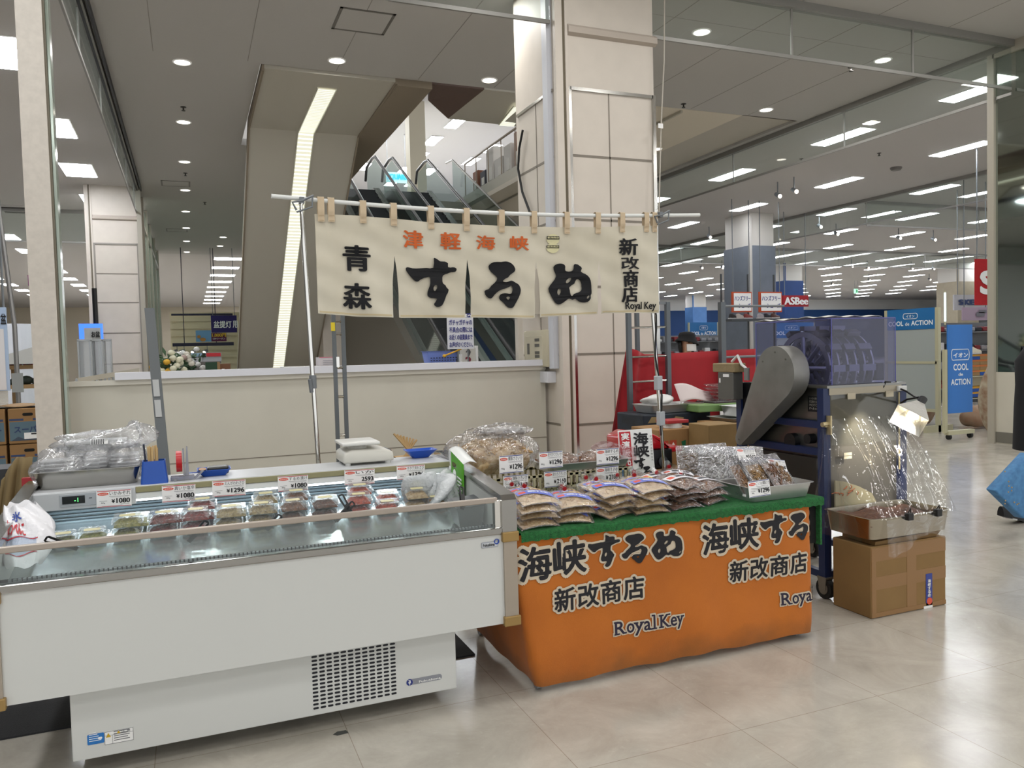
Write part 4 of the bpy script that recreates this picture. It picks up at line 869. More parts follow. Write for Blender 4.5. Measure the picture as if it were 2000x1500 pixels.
# ---------------------------------------------------------------- bags of dried squid
squidfilm = FILM('snack bag film', 'F8F8FA', .09, .6, .03, .07, (34, .9))
def make_bag(kind, c1, c2, lab, lab2, w_=.182, l_=.19, t_=.030, name='snack_bag'):
    r = thing(name, 'bag', 'snack bag', (0, 0, 0)); R = random.Random(kind)
    def pill(k, t, amp, ph):
        def f(s):
            def g(u, v):
                e = (max(0, math.sin(math.pi*u))**.45)*(max(0, math.sin(math.pi*v))**.45)
                z = t*.5*e*s+amp*e*s*(math.sin(u*17+ph)*math.sin(v*21+ph*2)+.7*math.sin(u*9-v*7+ph))-.010*((2*u-1)**2+.6*(2*v-1)**2)*k
                return Vector(((u-.5)*w_*k*(1-.1*v*v), (v-.5)*l_*k, t_*.5+z+.006*math.sin(v*3)*(u-.5)))
            return g
        return f
    mb = MB(); f = pill(.93, t_*.82, .0022, R.uniform(0, 6))
    for s in (1, -1): mb.sheet(f(s), 14, 14)
    for k in range(46):
        u, v = R.uniform(.14, .86), R.uniform(.14, .86); a = R.uniform(-1.1, 1.1)+1.2; L = R.uniform(.02, .05); g = f(1); p = []
        for i in range(5):
            q = (i-2)/4; uu = min(.93, max(.07, u+math.cos(a)*L*q/w_)); vv = min(.93, max(.07, v+math.sin(a)*L*q/l_)); a += R.uniform(-.3, .3); p.append(g(uu, vv)+Vector((0, 0, .001)))
        mb.m = R.choice((0, 0, 1)); mb.tube(p, R.uniform(.002, .0038), 5)
    mb.build('dried_squid', [M('dried squid '+kind, c1, .55, noise=(70, .5, c2), bump=(150, .7, .004)), M('dried squid light '+kind, c2, .5)], r, world=False, smooth=60)
    mb = MB(); f = pill(1.06, t_*1.08, .0016, R.uniform(0, 6))
    for s in (1, -1): mb.sheet(f(s), 22, 22)
    mb.tube([(0, l_*.5, t_*.5), (.003, l_*.5+.03, t_*.6), (.0, l_*.5+.06, t_*.9)], [.035, .008, .022], 9, cap=False)
    mb.build('film', squidfilm, r, world=False, smooth=70)
    mb = MB(); f = pill(1.0, t_*1.14, 0, 0)(1); wv = .05
    mb.sheet(lambda u, v: f(.06+.84*u, .64-.34*u+(.26)*(v-.5))+Vector((0, 0, .0022)), 16, 4, lambda u, v: 1 if .08 < u < .26 and .25 < v < .75 else 0)
    mb.m = 2; ff = lambda u, v: f(.06+.84*u, .64-.34*u+.26*(v-.5))+Vector((0, 0, .003)); mb.text('海峡するめ', (.32, .86, .3, .72), ff, .02)
    mb.build('label_strip', [M('label '+lab, lab, .35), oval_ink, M('label text '+lab2, lab2, .5)], r, world=False, smooth=60, recalc=False)
    mb = MB(); mb.cyl((.002, l_*.5+.028, t_*.6), (.003, l_*.5+.036, t_*.62), .0105, n=10); mb.build('tie', M('red tie', 'B01622', .4), r, world=False)
    return r
straw = make_bag('straw', 'E2C898', 'BE9A64', '6676CC', 'E4E8F8'); brown = make_bag('brown', '93694A', '5E3E2A', 'D9D8DC', '2A2A33')
KS = {id(straw): kids(straw), id(brown): kids(brown)}
used = set()
def put(proto, loc, rz, rx, label, group=None, sc=1.0, k=0):
    rx = .15; loc = (loc[0], loc[1]-.033*k*.15, loc[2]+.016)
    o = proto if id(proto) not in used else dup(proto, _k=KS[id(proto)])
    used.add(id(proto)); o.location = loc; o.rotation_euler = (rx, 0, rz); o['label'] = label; o.scale = (sc, sc, 1)
    if group: o['group'] = group
    elif 'group' in o: del o['group']
    return o
stacks = [
 (straw, 1.40, 3.245, 4, .12, 'at the showcase end of the table front', ''), (straw, 1.60, 3.25, 3, -.22, 'second along the table front', 'with the wide light blue label'),
 (straw, 1.80, 3.26, 4, .25, 'third along the table front, in the middle', ''), (straw, 2.00, 3.265, 4, .2, 'fourth along the table front', ''),
 (brown, 2.19, 3.28, 4, .28, 'fifth along the table front', ''), (brown, 2.375, 3.33, 3, .1, 'at the tray end of the table front', '')]
for pr, x, y, n, rz, where, ex in stacks:
    col = 'straw coloured' if pr is straw else 'brown'
    for k in range(n):
        top = k == n-1
        lab = f'{col} squid bag, topmost in the stack {where}' if top else f'{col} squid bag lower in the stack {where}'
        put(pr, (x+random.uniform(-.012, .012)+.004*k, y+random.uniform(-.012, .012)+.006*k, TZ+.006+k*.033), rz+random.uniform(-.3, .3), 0, lab, None if top else f'lower bags of the stack {where}', k=k)
back = [(straw, 1.475, 3.50, 3, .3, 'behind the first, under a yellow sticker', 1), (straw, 1.33, 3.50, 3, .1, 'squeezed against the showcase end panel', 0), (straw, 1.70, 3.50, 2, -.3, 'behind the second stack', 0), (straw, 1.88, 3.50, 3, .3, 'behind the third stack', 0),
        (straw, 2.08, 3.50, 3, .35, 'behind the fourth, under a yellow sticker', 1), (brown, 2.22, 3.54, 3, .2, 'behind the fifth, under a yellow sticker', 1), (brown, 2.40, 3.58, 3, -.35, 'by the upright sign nearest the trays', 0)]
for pr, x, y, n, rz, where, ys in back:
    col = 'straw coloured' if pr is straw else 'brown'
    for k in range(n):
        top = k == n-1
        lab = f'{col} squid bag, topmost in the stack {where}' if top else f'{col} squid bag lower in the stack {where}'
        o = put(pr, (x+random.uniform(-.01, .01), y+random.uniform(-.01, .01), TZ+.006+k*.034), rz+random.uniform(-.25, .25), 0, lab, None if top else f'lower bags of the stack {where}', k=k)
    if ys:
        m = MB(); m.hexa([(-.05, -.02, .027), (.05, .012, .027), (.045, .032, .027), (-.055, 0, .027)], [(-.05, -.02, .0285), (.05, .012, .0285), (.045, .032, .0285), (-.055, 0, .0285)])
        st = m.build('yellow_sticker', yellow_ink, o, world=False)
# crates with bulk bags
def crate(label, x0, x1, y0, y1, z0, z1):
    r = thing('plastic_crate', label, 'crate', ((x0+x1)/2, (y0+y1)/2, z0)); mb = MB()
    mb.box(x0, x1, y0, y1, z0, z0+.006)
    for a in ((x0, x1, y0, y0+.006), (x0, x1, y1-.006, y1), (x0, x0+.006, y0, y1), (x1-.006, x1, y0, y1)):
        mb.box(a[0], a[1], a[2], a[3], z1-.012, z1); mb.box(a[0], a[1], a[2], a[3], z0, z0+.02); mb.box(a[0], a[1], a[2], a[3], z0+.045, z0+.052)
    n = int((x1-x0)/.034)
    for i in range(n+1):
        x = x0+i*(x1-x0-.01)/n
        for y in (y0, y1-.006): mb.prism([(x, z0), (x+.01, z0), (x+.008, z0+.05), (x+.012, z1-.02), (x+.016, z1+.004), (x-.006, z1+.004), (x-.002, z1-.02), (x+.002, z0+.05)], y, y+.006, 'y')
    for i in range(8):
        y = y0+i*(y1-y0-.01)/7
        for x in (x0, x1-.006): mb.box(x, x+.006, y, y+.01, z0, z1)
    mb.build('crate_body', M('ivory crate plastic', 'B9B08F', .45), r); return r
crate('ivory slatted crate beside the showcase, under the big bag of shredded squid', 1.34, 1.785, 3.78, 4.06, TZ+.006, .845); crate('ivory slatted crate under the steel tray of bagged squid', 1.80, 2.245, 3.80, 4.06, TZ+.006, .84)
bigfilm = FILM('big bag film', 'F6F6F8', .10, .6, .05, .07, (16, .9))
def bulk(label, c, rx, ry, rz, c1, c2, kind, seed, nst=120, group=None):
    r = thing('bulk_squid_bag', label, 'bag', c, group); R = random.Random(seed)
    m = crumple('x', None, None, (0, 0, 0), rx*.9, ry*.9, rz*.85, None, seed, 40, .12); 
    for k in range(nst):
        t = R.uniform(.25, 1.5); a = R.uniform(0, 6.28); p = []
        d = Vector((R.uniform(-1, 1), R.uniform(-1, 1), R.uniform(-.6, .6))).normalized()*R.uniform(.015, .04)
        for i in range(6):
            q = (i-2.5)/2.5; base = Vector((rx*.92*math.sin(t)*math.cos(a), ry*.92*math.sin(t)*math.sin(a), rz*.86*math.cos(t)+rz*.7)); v = base+d*q+Vector((0, 0, -.01*q*q))+Vector((R.uniform(-.004, .004), R.uniform(-.004, .004), R.uniform(-.004, .004))); v.z = max(v.z, .008); p.append(v)
        m.m = R.choice((0, 1)); m.tube(p, R.uniform(.003, .006), 6)
    m.build('shredded_squid', [M('shredded '+kind, c1, .6, noise=(40, .4, c2)), M('shredded light '+kind, c2, .6)], r, world=False, smooth=60)
    m = crumple('x', None, None, (0, 0, 0), rx*1.06, ry*1.06, rz*1.06, None, seed+1, 52, .10, None, [(2.6, .7, rz*.35)]); m.build('film', bigfilm, r, world=False, smooth=70); return r
bulk('big clear bag of cream shredded squid heaped on the crate beside the showcase', (1.47, 3.93, .855), .235, .12, .115, 'DAC49C', 'B79464', 'cream', 5, 190)
r = thing('foam_tray_bag', 'clear bag with a white foam tray lying on the big bag of shredded squid', 'bag', (1.54, 3.95, 1.05)); m = crumple('x', None, None, (0, 0, 0), .16, .08, .035, None, 31, 40, .15); m.build('film', bigfilm, r, world=False, smooth=70)
m = MB(); m.box(-.11, .12, -.05, .06, .012, .04, .004); m.build('foam_tray', M('grey white foam', 'BDBAB4', .6), r, world=False)
st = thing('steel_tray', 'shallow steel tray of bagged squid on the ivory crate behind the price cards', 'tray', (1.98, 3.92, .845)); mb = MB(); tray_mesh(mb, 1.74, 2.24, 3.80, 4.04, .848, .888, .012); mb.build('tray_body', alu, st, smooth=40)
bulk('clear bag of pinkish shredded squid in the steel tray, showcase end', (1.85, 3.92, .86), .115, .09, .04, 'B88D6C', '8A5F45', 'pink', 8, 70); bulk('clear bag of pinkish shredded squid in the steel tray, sign end', (2.10, 3.92, .86), .12, .09, .036, 'C0977A', '94694E', 'rose', 9, 70)
r = thing('cover_sheet', 'clear plastic sheet with a pink edge beside the upright sign', 'sheet', (2.25, 3.98, .90)); m = MB(); m.sheet(lambda u, v: Vector((-.16+.28*u, .03*math.sin(u*4), -.05+.10*v+.02*math.sin(u*5)*v)), 14, 6); m.build('film', FILM('pink clear sheet', 'F0D0D4', .12, .5, .08, .1, (12, .6)), r, world=False, smooth=60)
blue_band = blue_ink
for lab, nm, pr, x0, y0, x1, y1, g in (
  ('price card with navy edges reading 1296, on the big bag of cream shredded squid', '燻製さきいか', '1296', 975, 889, 1021, 926, '90g'), ('price card with navy edges half hidden by bags, under the big bag of squid', '燻製さきいか', '2160', 983, 928, 1031, 960, '170g'),
  ('price card with navy edges reading 1296, clipped to the steel tray near the big bag', '皮付きさきいか', '1296', 1053, 882, 1098, 916, '80g'), ('price card with navy edges reading 2160, on the crate below the steel tray', '皮付きさきいか', '2160', 1063, 920, 1106, 953, '60g'),
  ('price card with navy edges reading 1296, upper one beside the upright sign', '海峡するめ', '1296', 1165, 876, 1208, 909, '45g'), ('price card with navy edges reading 2160, lower one beside the upright sign', '海峡するめ', '2160', 1165, 911, 1207, 946, '90g')):
    Y = 3.755; a = ony(x0, y1, Y); b = ony(x1, y0, Y); c0 = ony((x0+x1)/2, y0, Y); h = c0.z-ony((x0+x1)/2, y1, Y).z
    price_card(lab, nm, pr, (c0.x, Y, c0.z), b.x-a.x, h*.94, blue_band, None, .0, -.0, g)
# upright sign
sg = thing('standing_sign', 'upright white sign with a red column, bold black writing and a green island on blue', 'sign', (2.40, 4.0, .722))
mb = MB(); sx0, sx1, sz0, sz1 = 2.285, 2.515, .724, 1.022
def sp(u, v): return Vector((sx0+(sx1-sx0)*u+.012*(1-v)*0, 3.985+.035*v+.006*math.sin(v*3)*math.sin(u*3), sz0+(sz1-sz0)*v))
mb.sheet(sp, 12, 12); 
def spd(d): return lambda u, v: sp(u, v)-Vector((0, d, 0))
def rq(u0, u1, v0, v1, d): p = spd(d); mb.poly([p(u0, v0), p(u1, v0), p(u1, v1), p(u0, v1)])
mb.m = 1; rq(.03, .36, .30, .97, .003); mb.m = 2; rq(.03, .36, .05, .29, .003); mb.m = 3
p = spd(.005); mb.poly([p(*q) for q in ((.07, .09), (.12, .10), (.17, .14), (.24, .08), (.27, .14), (.33, .20), (.30, .22), (.24, .20), (.20, .24), (.16, .27), (.15, .19), (.11, .15))])
mb.m = 4
for k, c in enumerate('実演販売'): mb.text(c, (.08, .31, .81-k*.162, .945-k*.162), spd(.006), .03)
mb.m = 5
for k, c in enumerate('海峡'): mb.text(c, (.44, .86, .70-k*.245, .93-k*.245), spd(.005), .035)
mb.shape2d(glyph_mesh('su'), (.40, .74, .23, .45), spd(.005)); mb.shape2d(glyph_mesh('ru'), (.62, .90, .06, .27), spd(.005))
for k, c in enumerate('オリジナル珍味だれ'): mb.text(c, (.915, .97, .83-k*.058, .87-k*.058), spd(.005), .01)
mb.m = 1; mb.poly([spd(.004)(*q) for q in ((.02, .04), (.30, .10), (.28, .12), (.0, .07))])
mb.build('board', [paper, red_ink, M('sea blue print', '2E78B5', .5), M('island green', '15613A', .5), white_ink, ink], sg, smooth=60, recalc=False)
mb = MB(); mb.box(2.36, 2.44, 4.03, 4.09, .722, .735); mb.box(2.38, 2.40, 4.02, 4.03, .73, .95); mb.build('stand', black_plastic, sg)
# deep aluminium trays with packs
def dtray(label, x0, x1, y0, y1, z0, z1):
    r = thing('aluminium_tray', label, 'tray', ((x0+x1)/2, (y0+y1)/2, z0)); mb = MB(); tray_mesh(mb, x0, x1, y0, y1, z0, z1, .016, .03, .003, .01); mb.build('tray_body', alu, r, smooth=40); return r
t2 = dtray('aluminium tray of brown squid packs at the machine end of the table front', 2.535, 2.925, 3.15, 3.42, TZ+.005, .79)
mb = MB(); mb.box(2.5325, 2.534, 3.19, 3.215, .745, .757); mb.m = 1; mb.box(2.5325, 2.534, 3.25, 3.27, .742, .756); mb.build('side_sticker', [paper, M('grey mark', '46584C', .5)], t2)
t1 = dtray('aluminium tray of silvery packs behind the tray of brown squid packs', 2.50, 2.925, 3.47, 3.86, TZ+.005, .785)
def flat_pack(label, c, w_, l_, lean, rz, c1, c2, kind, group=None, film=None, lumps=10):
    r = thing('squid_pack', label, 'food pack', c, group, rz); R = random.Random(label); T = Matrix.Rotation(lean, 4, 'X')
    mb = MB(); mb.T = T
    ph = R.uniform(0, 6)
    def f(s, k, t):
        return lambda u, v: Vector(((u-.5)*w_*k, (1-k)*l_*.5+v*l_*k, s*t*(max(0, math.sin(math.pi*u))*max(0, math.sin(math.pi*v)))**.4*(1+.25*math.sin(u*11+ph)*math.sin(v*13))))
    for s in (1, -1): mb.sheet(f(s, 1, .009), 12, 14)
    mb.build('film', film or squidfilm, r, world=False, smooth=70)
    mb = MB(); mb.T = T
    for s in (1, -1): mb.sheet(lambda u, v, s=s: f(s, .8, .007)(u, v*.86), 12, 12)
    for k in range(lumps):
        u, v = R.uniform(.2, .8), R.uniform(.15, .75); p = f(1, .8, .007)(u, v); a = R.uniform(0, 3.1); mb.tube([p-Vector((math.cos(a), math.sin(a), 0))*.015, p+Vector((0, 0, .002)), p+Vector((math.cos(a+.4), math.sin(a+.4), 0))*.015], .0045, 6)
    mb.build('contents', M('pack '+kind, c1, .4, noise=(60, .5, c2), bump=(80, .8, .006)), r, world=False, smooth=60); return r
silverfilm = FILM('silvery pack film', 'EEEFF2', .20, .6, .04, .05, (30, 1.0))
for k in range(9):
    flat_pack('silvery clear pack leaning in a row in the rear aluminium tray', (2.57+k*.034, 3.52+.03*(k % 2), .735), .16, .235, 1.08-.02*k, -.75+.03*k, '86837F', '4E4A48', 'silver', 'leaning silvery packs in the rear tray', silverfilm, 4)
for k in range(4): flat_pack('silvery clear pack standing at the back of the rear aluminium tray', (2.60+k*.07, 3.74, .735), .15, .215, 1.15, -.4+.1*k, '8E7A68', '5E4C3E', 'silver brown', 'standing silvery packs at the back of the rear tray', silverfilm, 6)
bp = [('brown squid pack in the front aluminium tray, its inner end', 2.59, 3.22, .85, .45), ('large gold brown squid pack in the front aluminium tray under a card', 2.68, 3.20, .75, .12), ('brown squid pack in the middle of the front aluminium tray, behind the gold one', 2.76, 3.22, .75, .18), ('dark brown squid pack in the front aluminium tray, next to the outer end', 2.80, 3.205, .72, .3), ('brown squid pack leaning at the outer end of the front aluminium tray', 2.87, 3.23, .72, .35)]
for i, (lab, x, y, le, rz) in enumerate(bp): flat_pack(lab, (x, y, .733+.002*i), .13, .225, le+.2, rz, ('9A7048', 'A07B48', '90663F', '7A5133', '977049')[i], ('4B3320', '5A4222', '43301E', '3A2416', '4C3824')[i], 'b%d' % i, None, None, 22)
price_card('price card with navy edges reading 1512, lying askew on the silvery packs', '皮むきさきいか', '1512', tuple(ony(1455, 876, 3.55)), .125, .075, blue_ink, None, .55, .12)
price_card('price card with navy edges lying on the pack at the tray outer end', 'ロール焼するめ', '2160', tuple(ony(1515, 897, 3.33)), .115, .07, blue_ink, None, .6, .18)
price_card('price card with navy edges stuck in the front of the brown pack tray', 'ごっつぉ燻製さき', '1296', tuple(ony(1481, 938, 3.155)), .13, .08, blue_ink, None, .1, -.04)

# ---------------------------------------------------------------- things behind the table
rm = thing('sealing_machine', 'red hooded black appliance behind the upright sign', 'appliance', (2.80, 4.55, .70))
mb = MB(); mb.box(2.60, 2.93, 4.43, 4.72, .705, .83, .012); mb.m = 1; mb.lathe((2.70, 4.425, .765), ((.03, 0), (.03, -.008), (.02, -.012), (.0, -.012)), 20, 'y'); mb.lathe((2.85, 4.425, .75), ((.035, 0), (.035, -.008), (.025, -.012), (.0, -.012)), 20, 'y'); mb.build('body', [M('black housing', '121214', .35), M('grey dial', '3A3D42', .4)], rm, smooth=40)
mb = MB(); mb.prism([(2.58, .83), (2.58, .92), (2.66, .955), (2.78, .94), (2.86, .90), (2.92, .84), (2.92, .83)], 4.44, 4.70, 'y'); bmesh.ops.bevel(mb.bm, geom=list(mb.bm.edges), offset=.015, segments=3, affect='EDGES', profile=.5); mb.build('red_hood', M('glossy red hood', 'B3141F', .2, coat=.5), rm, smooth=50)
mb = MB(); mb.box(2.90, 3.03, 4.46, 4.65, .80, .835, .01); mb.build('lever', M('glossy red hood', 'B3141F', .2), rm)
mb = MB(); mb.box(2.56, 3.02, 4.42, 4.76, 0, .70, .004); mb.build('under_box', card_board, None); tag(bpy.data.objects['under_box'], 'cardboard box underneath the red hooded appliance', 'box')
bpy.data.objects['under_box'].name = 'cardboard_box'
def carton(label, x0, x1, y0, y1, z0, z1, extra=None, mat=None, tape=True, lid=False):
    r = thing('cardboard_box', label, 'box', ((x0+x1)/2, (y0+y1)/2, z0)); mb = MB(); mb.box(x0, x1, y0, y1, z0, z1, .004, 1); mb.build('carton', mat or card_board, r)
    if tape:
        mb = MB(); xm = (x0+x1)/2; mb.box(xm-.028, xm+.028, y0-.001, y0, z0+.003, z1-.003); mb.box(xm-.028, xm+.028, y0-.001, y1, z1, z1+.001); mb.build('packing_tape', M('brown tape', '8C6A40', .3), r)
    if extra:
        mb = MB(); extra(mb, x0, x1, y0, y1, z0, z1); mb.build('print', [M('carton red print', 'B4482E', .7), M('carton green print', '1E6B45', .7), paper], r)
    return r
def marks(mb, x0, x1, y0, y1, z0, z1):
    for k in (0, 1):
        a = x0+.03+k*.075; mb.m = 0
        mb.box(a, a+.062, y0-.001, y0, z1-.17, z1-.085); mb.m = 2; mb.prism([(a+.012, z1-.13), (a+.05, z1-.13), (a+.031, z1-.10)], y0-.002, y0-.001, 'y'); mb.box(a+.027, a+.035, y0-.002, y0-.001, z1-.16, z1-.13)
    mb.m = 1; mb.prism([(x0+.21, z1-.10), (x0+.25, z1-.09), (x0+.25, z1-.14), (x0+.235, z1-.17), (x0+.22, z1-.14)], y0-.001, y0, 'y')
carton('cardboard carton with red care marks behind the red appliance', 3.31, 3.70, 5.2, 5.6, 0, .862, marks, None, False)
carton('plain cardboard carton beside the grey frame post, next to the marked carton', 3.575, 3.86, 4.92, 5.18, 0, .905, None, M('ochre cardboard', '8C7044', .8, noise=(9, .1)), False); carton('cardboard carton behind the grey frame post, beyond the plain carton', 3.95, 4.35, 5.25, 5.6, 0, .87, None, None, False)
mb = MB(); mb.cyl((3.52, 5.32, .863), (3.52, 5.32, .90), .075, n=24); mb.m = 1; mb.box(3.43, 3.62, 5.24, 5.42, .90, .925, .004); o = mb.build('plastic_tub', [white_plastic, M('red lid', 'A8262A', .4)]); tag(o, 'white round tub with a red lid on the marked carton', 'tub')
# dark crate stack with green lid, trays and bags
tb = thing('storage_bin', 'dark patterned storage bin with taped tan patches behind the pole', 'bin', (3.55, 6.0, 0)); mb = MB(); mb.box(3.52, 4.20, 5.75, 6.2, 0, .93, .01); mb.build('bin_body', M('dark navy bin', '1B2634', .6, noise=(14, .5, '11161D')), tb)
mb = MB(); mb.prism([(3.56, .86), (3.60, .91), (3.72, .905), (3.76, .86), (3.70, .845), (3.64, .86)], 5.747, 5.75, 'y'); mb.prism([(3.80, .86), (3.84, .905), (3.92, .89), (3.90, .83)], 5.747, 5.75, 'y'); mb.m = 1; mb.box(3.62, 3.74, 5.746, 5.75, .72, .80); mb.m = 2; mb.cyl((3.79, 5.75, .76), (3.79, 5.746, .76), .03); mb.build('patch', [M('tan tape patch', '8F7A52', .6), paper, oval_ink], tb)
mb = MB(); mb.box(3.98, 4.62, 5.62, 5.9, .935, 1.0, .01); o = mb.build('green_cover', M('green lid plastic', '6F8F55', .5)); tag(o, 'pale green plastic lid lying on the dark storage bin', 'lid')
def ptray(label, x0, x1, y0, y1, z0, z1): 
    mb = MB(); tray_mesh(mb, x0, x1, y0, y1, z0, z1, .02, .03, .003, .01); return tag(mb.build('aluminium_tray', alu, smooth=40), label, 'tray')
ptray('aluminium tray of white bags on top of the dark storage bin', 3.62, 4.15, 5.78, 6.1, .935, 1.0); ptray('pale aluminium tray under the grey frame, beside the green lid', 4.18, 4.9, 5.35, 5.6, .905, .985); ptray('aluminium tray of scraps on the carton behind the post', 4.05, 4.55, 5.27, 5.6, .875, .90)
crumple('carrier_bag', 'white knotted bag with a faint green print in the tray on the dark bin', 'plastic bag', (3.78, 5.92, 1.005), .14, .11, .045, M('white soft bag', 'D6D6D3', .5, bump=(20, .5)), 21, 36, .18)
mb = MB(); mb.sheet(lambda u, v: Vector((3.93+.36*u, 5.80+.25*v*.4, 1.012+.02*u+.16*v*(1-u*.5)+.02*math.sin(u*5))), 12, 8); o = mb.build('wrapping_paper', M('pinkish white paper', 'CFC2C0', .7), smooth=60, solid=.002); tag(o, 'sheet of pinkish white wrapping paper propped in the tray on the dark bin', 'paper')
r = thing('clear_box_stack', 'clear plastic lidded box heap in front of the red cloth', 'plastic box', (4.40, 5.8, 1.01)); m = MB(); m.box(-.22, .26, -.12, .12, 0, .008)
for k in range(5): m.hexa([(-.17+.01*k, -.1, .01+k*.03), (.2+.01*k, -.1, .01+k*.03), (.2+.01*k, .1, .01+k*.03), (-.17+.01*k, .1, .01+k*.03)], [(-.2+.01*k, -.11, .03+k*.03), (.23+.01*k, -.11, .03+k*.03), (.23+.01*k, .11, .03+k*.03), (-.2+.01*k, .11, .03+k*.03)])
m.build('clear_lid', FILM('clear lid plastic', 'F2E6E6', .12, .5, .10, .08, (10, .6)), r, world=False); r.name = 'clear_box_heap'
mb = MB(); mb.box(4.18, 4.66, 5.66, 5.94, 1.0, 1.01); o = mb.build('tray_board', M('dark tray board', '3A2E30', .6)); tag(o, 'dark flat tray board under the clear lids', 'board')
# ================================================================ NOREN CURTAIN
NY = 4.3
canvas = M('cream canvas', 'CEC7B5', .9, noise=(3.5, .06, 'C3BBA7'), bump=(420, .15, .003)); tabm = M('beige tab cloth', 'C6B295', .9, bump=(420, .15, .003))
XA = [ony(x, 500, NY).x for x in (617.5, 770, 912.5, 1046, 1170, 1284.5)]
xc = (XA[0]+XA[-1])/2; half = (XA[-1]-XA[0])/2
bl, br_ = ony(530, 383, NY), ony(1366, 420, NY)
def bar_z(x): k = (x-bl.x)/(br_.x-bl.x); return bl.z+(br_.z-bl.z)*k-.040*math.sin(math.pi*k)
mb = MB(); pts = [Vector((bl.x+(br_.x-bl.x)*i/24, NY, bar_z(bl.x+(br_.x-bl.x)*i/24))) for i in range(25)]; mb.tube(pts, .0115, 14)
rod = thing('curtain_rod', 'white rod carrying the cream shop curtain', 'rod', (xc, NY, bar_z(xc))); mb.build('rod_tube', white_paint, rod, smooth=50)
for p, nm in ((ony(590, 392, NY-.03), 'showcase end'), (ony(1292, 420, NY-.03), 'machine end')):
    mb = MB(); mb.tube([p+Vector((-.03, 0, -.05)), p+Vector((-.05, 0, -.01)), p, p+Vector((.06, .0, .03))], .006, 8); mb.tube([p+Vector((-.03, 0, -.06)), p+Vector((.05, 0, -.03)), p+Vector((.055, 0, .03))], .005, 8); mb.box(p.x-.012, p.x+.012, p.y, p.y+.05, p.z-.012, p.z+.02); mb.build('clamp', grey_metal, rod)
ztop = {}
tp = [(617, 418), (700, 421), (770, 427), (840, 434), (912, 438), (980, 441), (1046, 443), (1106, 444), (1170, 444), (1230, 441), (1285, 441)]
bp_ = [(617, 612), (695, 618), (768, 620), (776, 621), (905, 621), (917, 620), (1044, 622), (1050, 619), (1168, 614), (1176, 612), (1284, 611)]
def interp(tab, px):
    for (a, b), (c, d) in zip(tab, tab[1:]):
        if px <= c: return b+(d-b)*max(0, (px-a))/(c-a)
    return tab[-1][1]
def px_of(x):   # pixel column of world x at curtain depth
    return 1000+F_PX*(np.dot(CR, [x, NY, .45])/np.dot(CF, [x, NY, .45]))
def zrange(x):
    p = px_of(x); return ony(p, interp(bp_, p), NY).z, ony(p, interp(tp, p), NY).z
def cpt(x, v, d=0.0):
    z0, z1 = zrange(x); z = z0+(z1-z0)*v
    y = NY+.010*math.sin((x-XA[0])*9)*(1-v)+.006*math.sin(x*31+v*5)*(1-v)+.003*math.sin(x*17+v*23)
    return Vector((x, y-d, z))
nr = thing('noren_curtain', 'cream canvas shop curtain in five panels with large black brush lettering', 'curtain', (xc, NY, 1.72))
inkc = M('black dyed ink', '0C0C10', .85); orc = M('orange dyed ink', 'C05A24', .85); goldm = M('gold seal', 'A79B55', .3, .6)
def xz(px, py): p = ony(px, py, NY); z0, z1 = zrange(p.x); return p.x, (p.z-z0)/(z1-z0)
def cbox(x0, y0, x1, y1):
    a = ony(x0, y1, NY); b = ony(x1, y0, NY); xm = (a.x+b.x)/2; z0, z1 = zrange(xm)
    ym = ony((x0+x1)/2, y0, NY).z; yb = ony((x0+x1)/2, y1, NY).z
    return a.x, b.x, (yb-z0)/(z1-z0), (ym-z0)/(z1-z0)
items = [[('t', '青', (672, 480, 721, 529)), ('t', '森', (672, 554, 723, 603))], [('o', '津', (788, 451, 824, 485)), ('o', '軽', (861, 455, 898, 487)), ('g', 'su', (793, 504, 890, 600))],
         [('o', '海', (931, 461, 965, 487)), ('o', '峡', (996, 462, 1030, 489)), ('g', 'ru', (947, 511, 1014, 602))], [('g', 'me', (1070, 515, 1154, 594))],
         [('t', '新', (1209, 466, 1243, 498)), ('t', '改', (1212, 502, 1246, 526)), ('t', '商', (1216, 528, 1244, 560)), ('t', '店', (1214, 560, 1242, 590)), ('r', 'Royal Key', (1220, 590, 1279, 608))]]
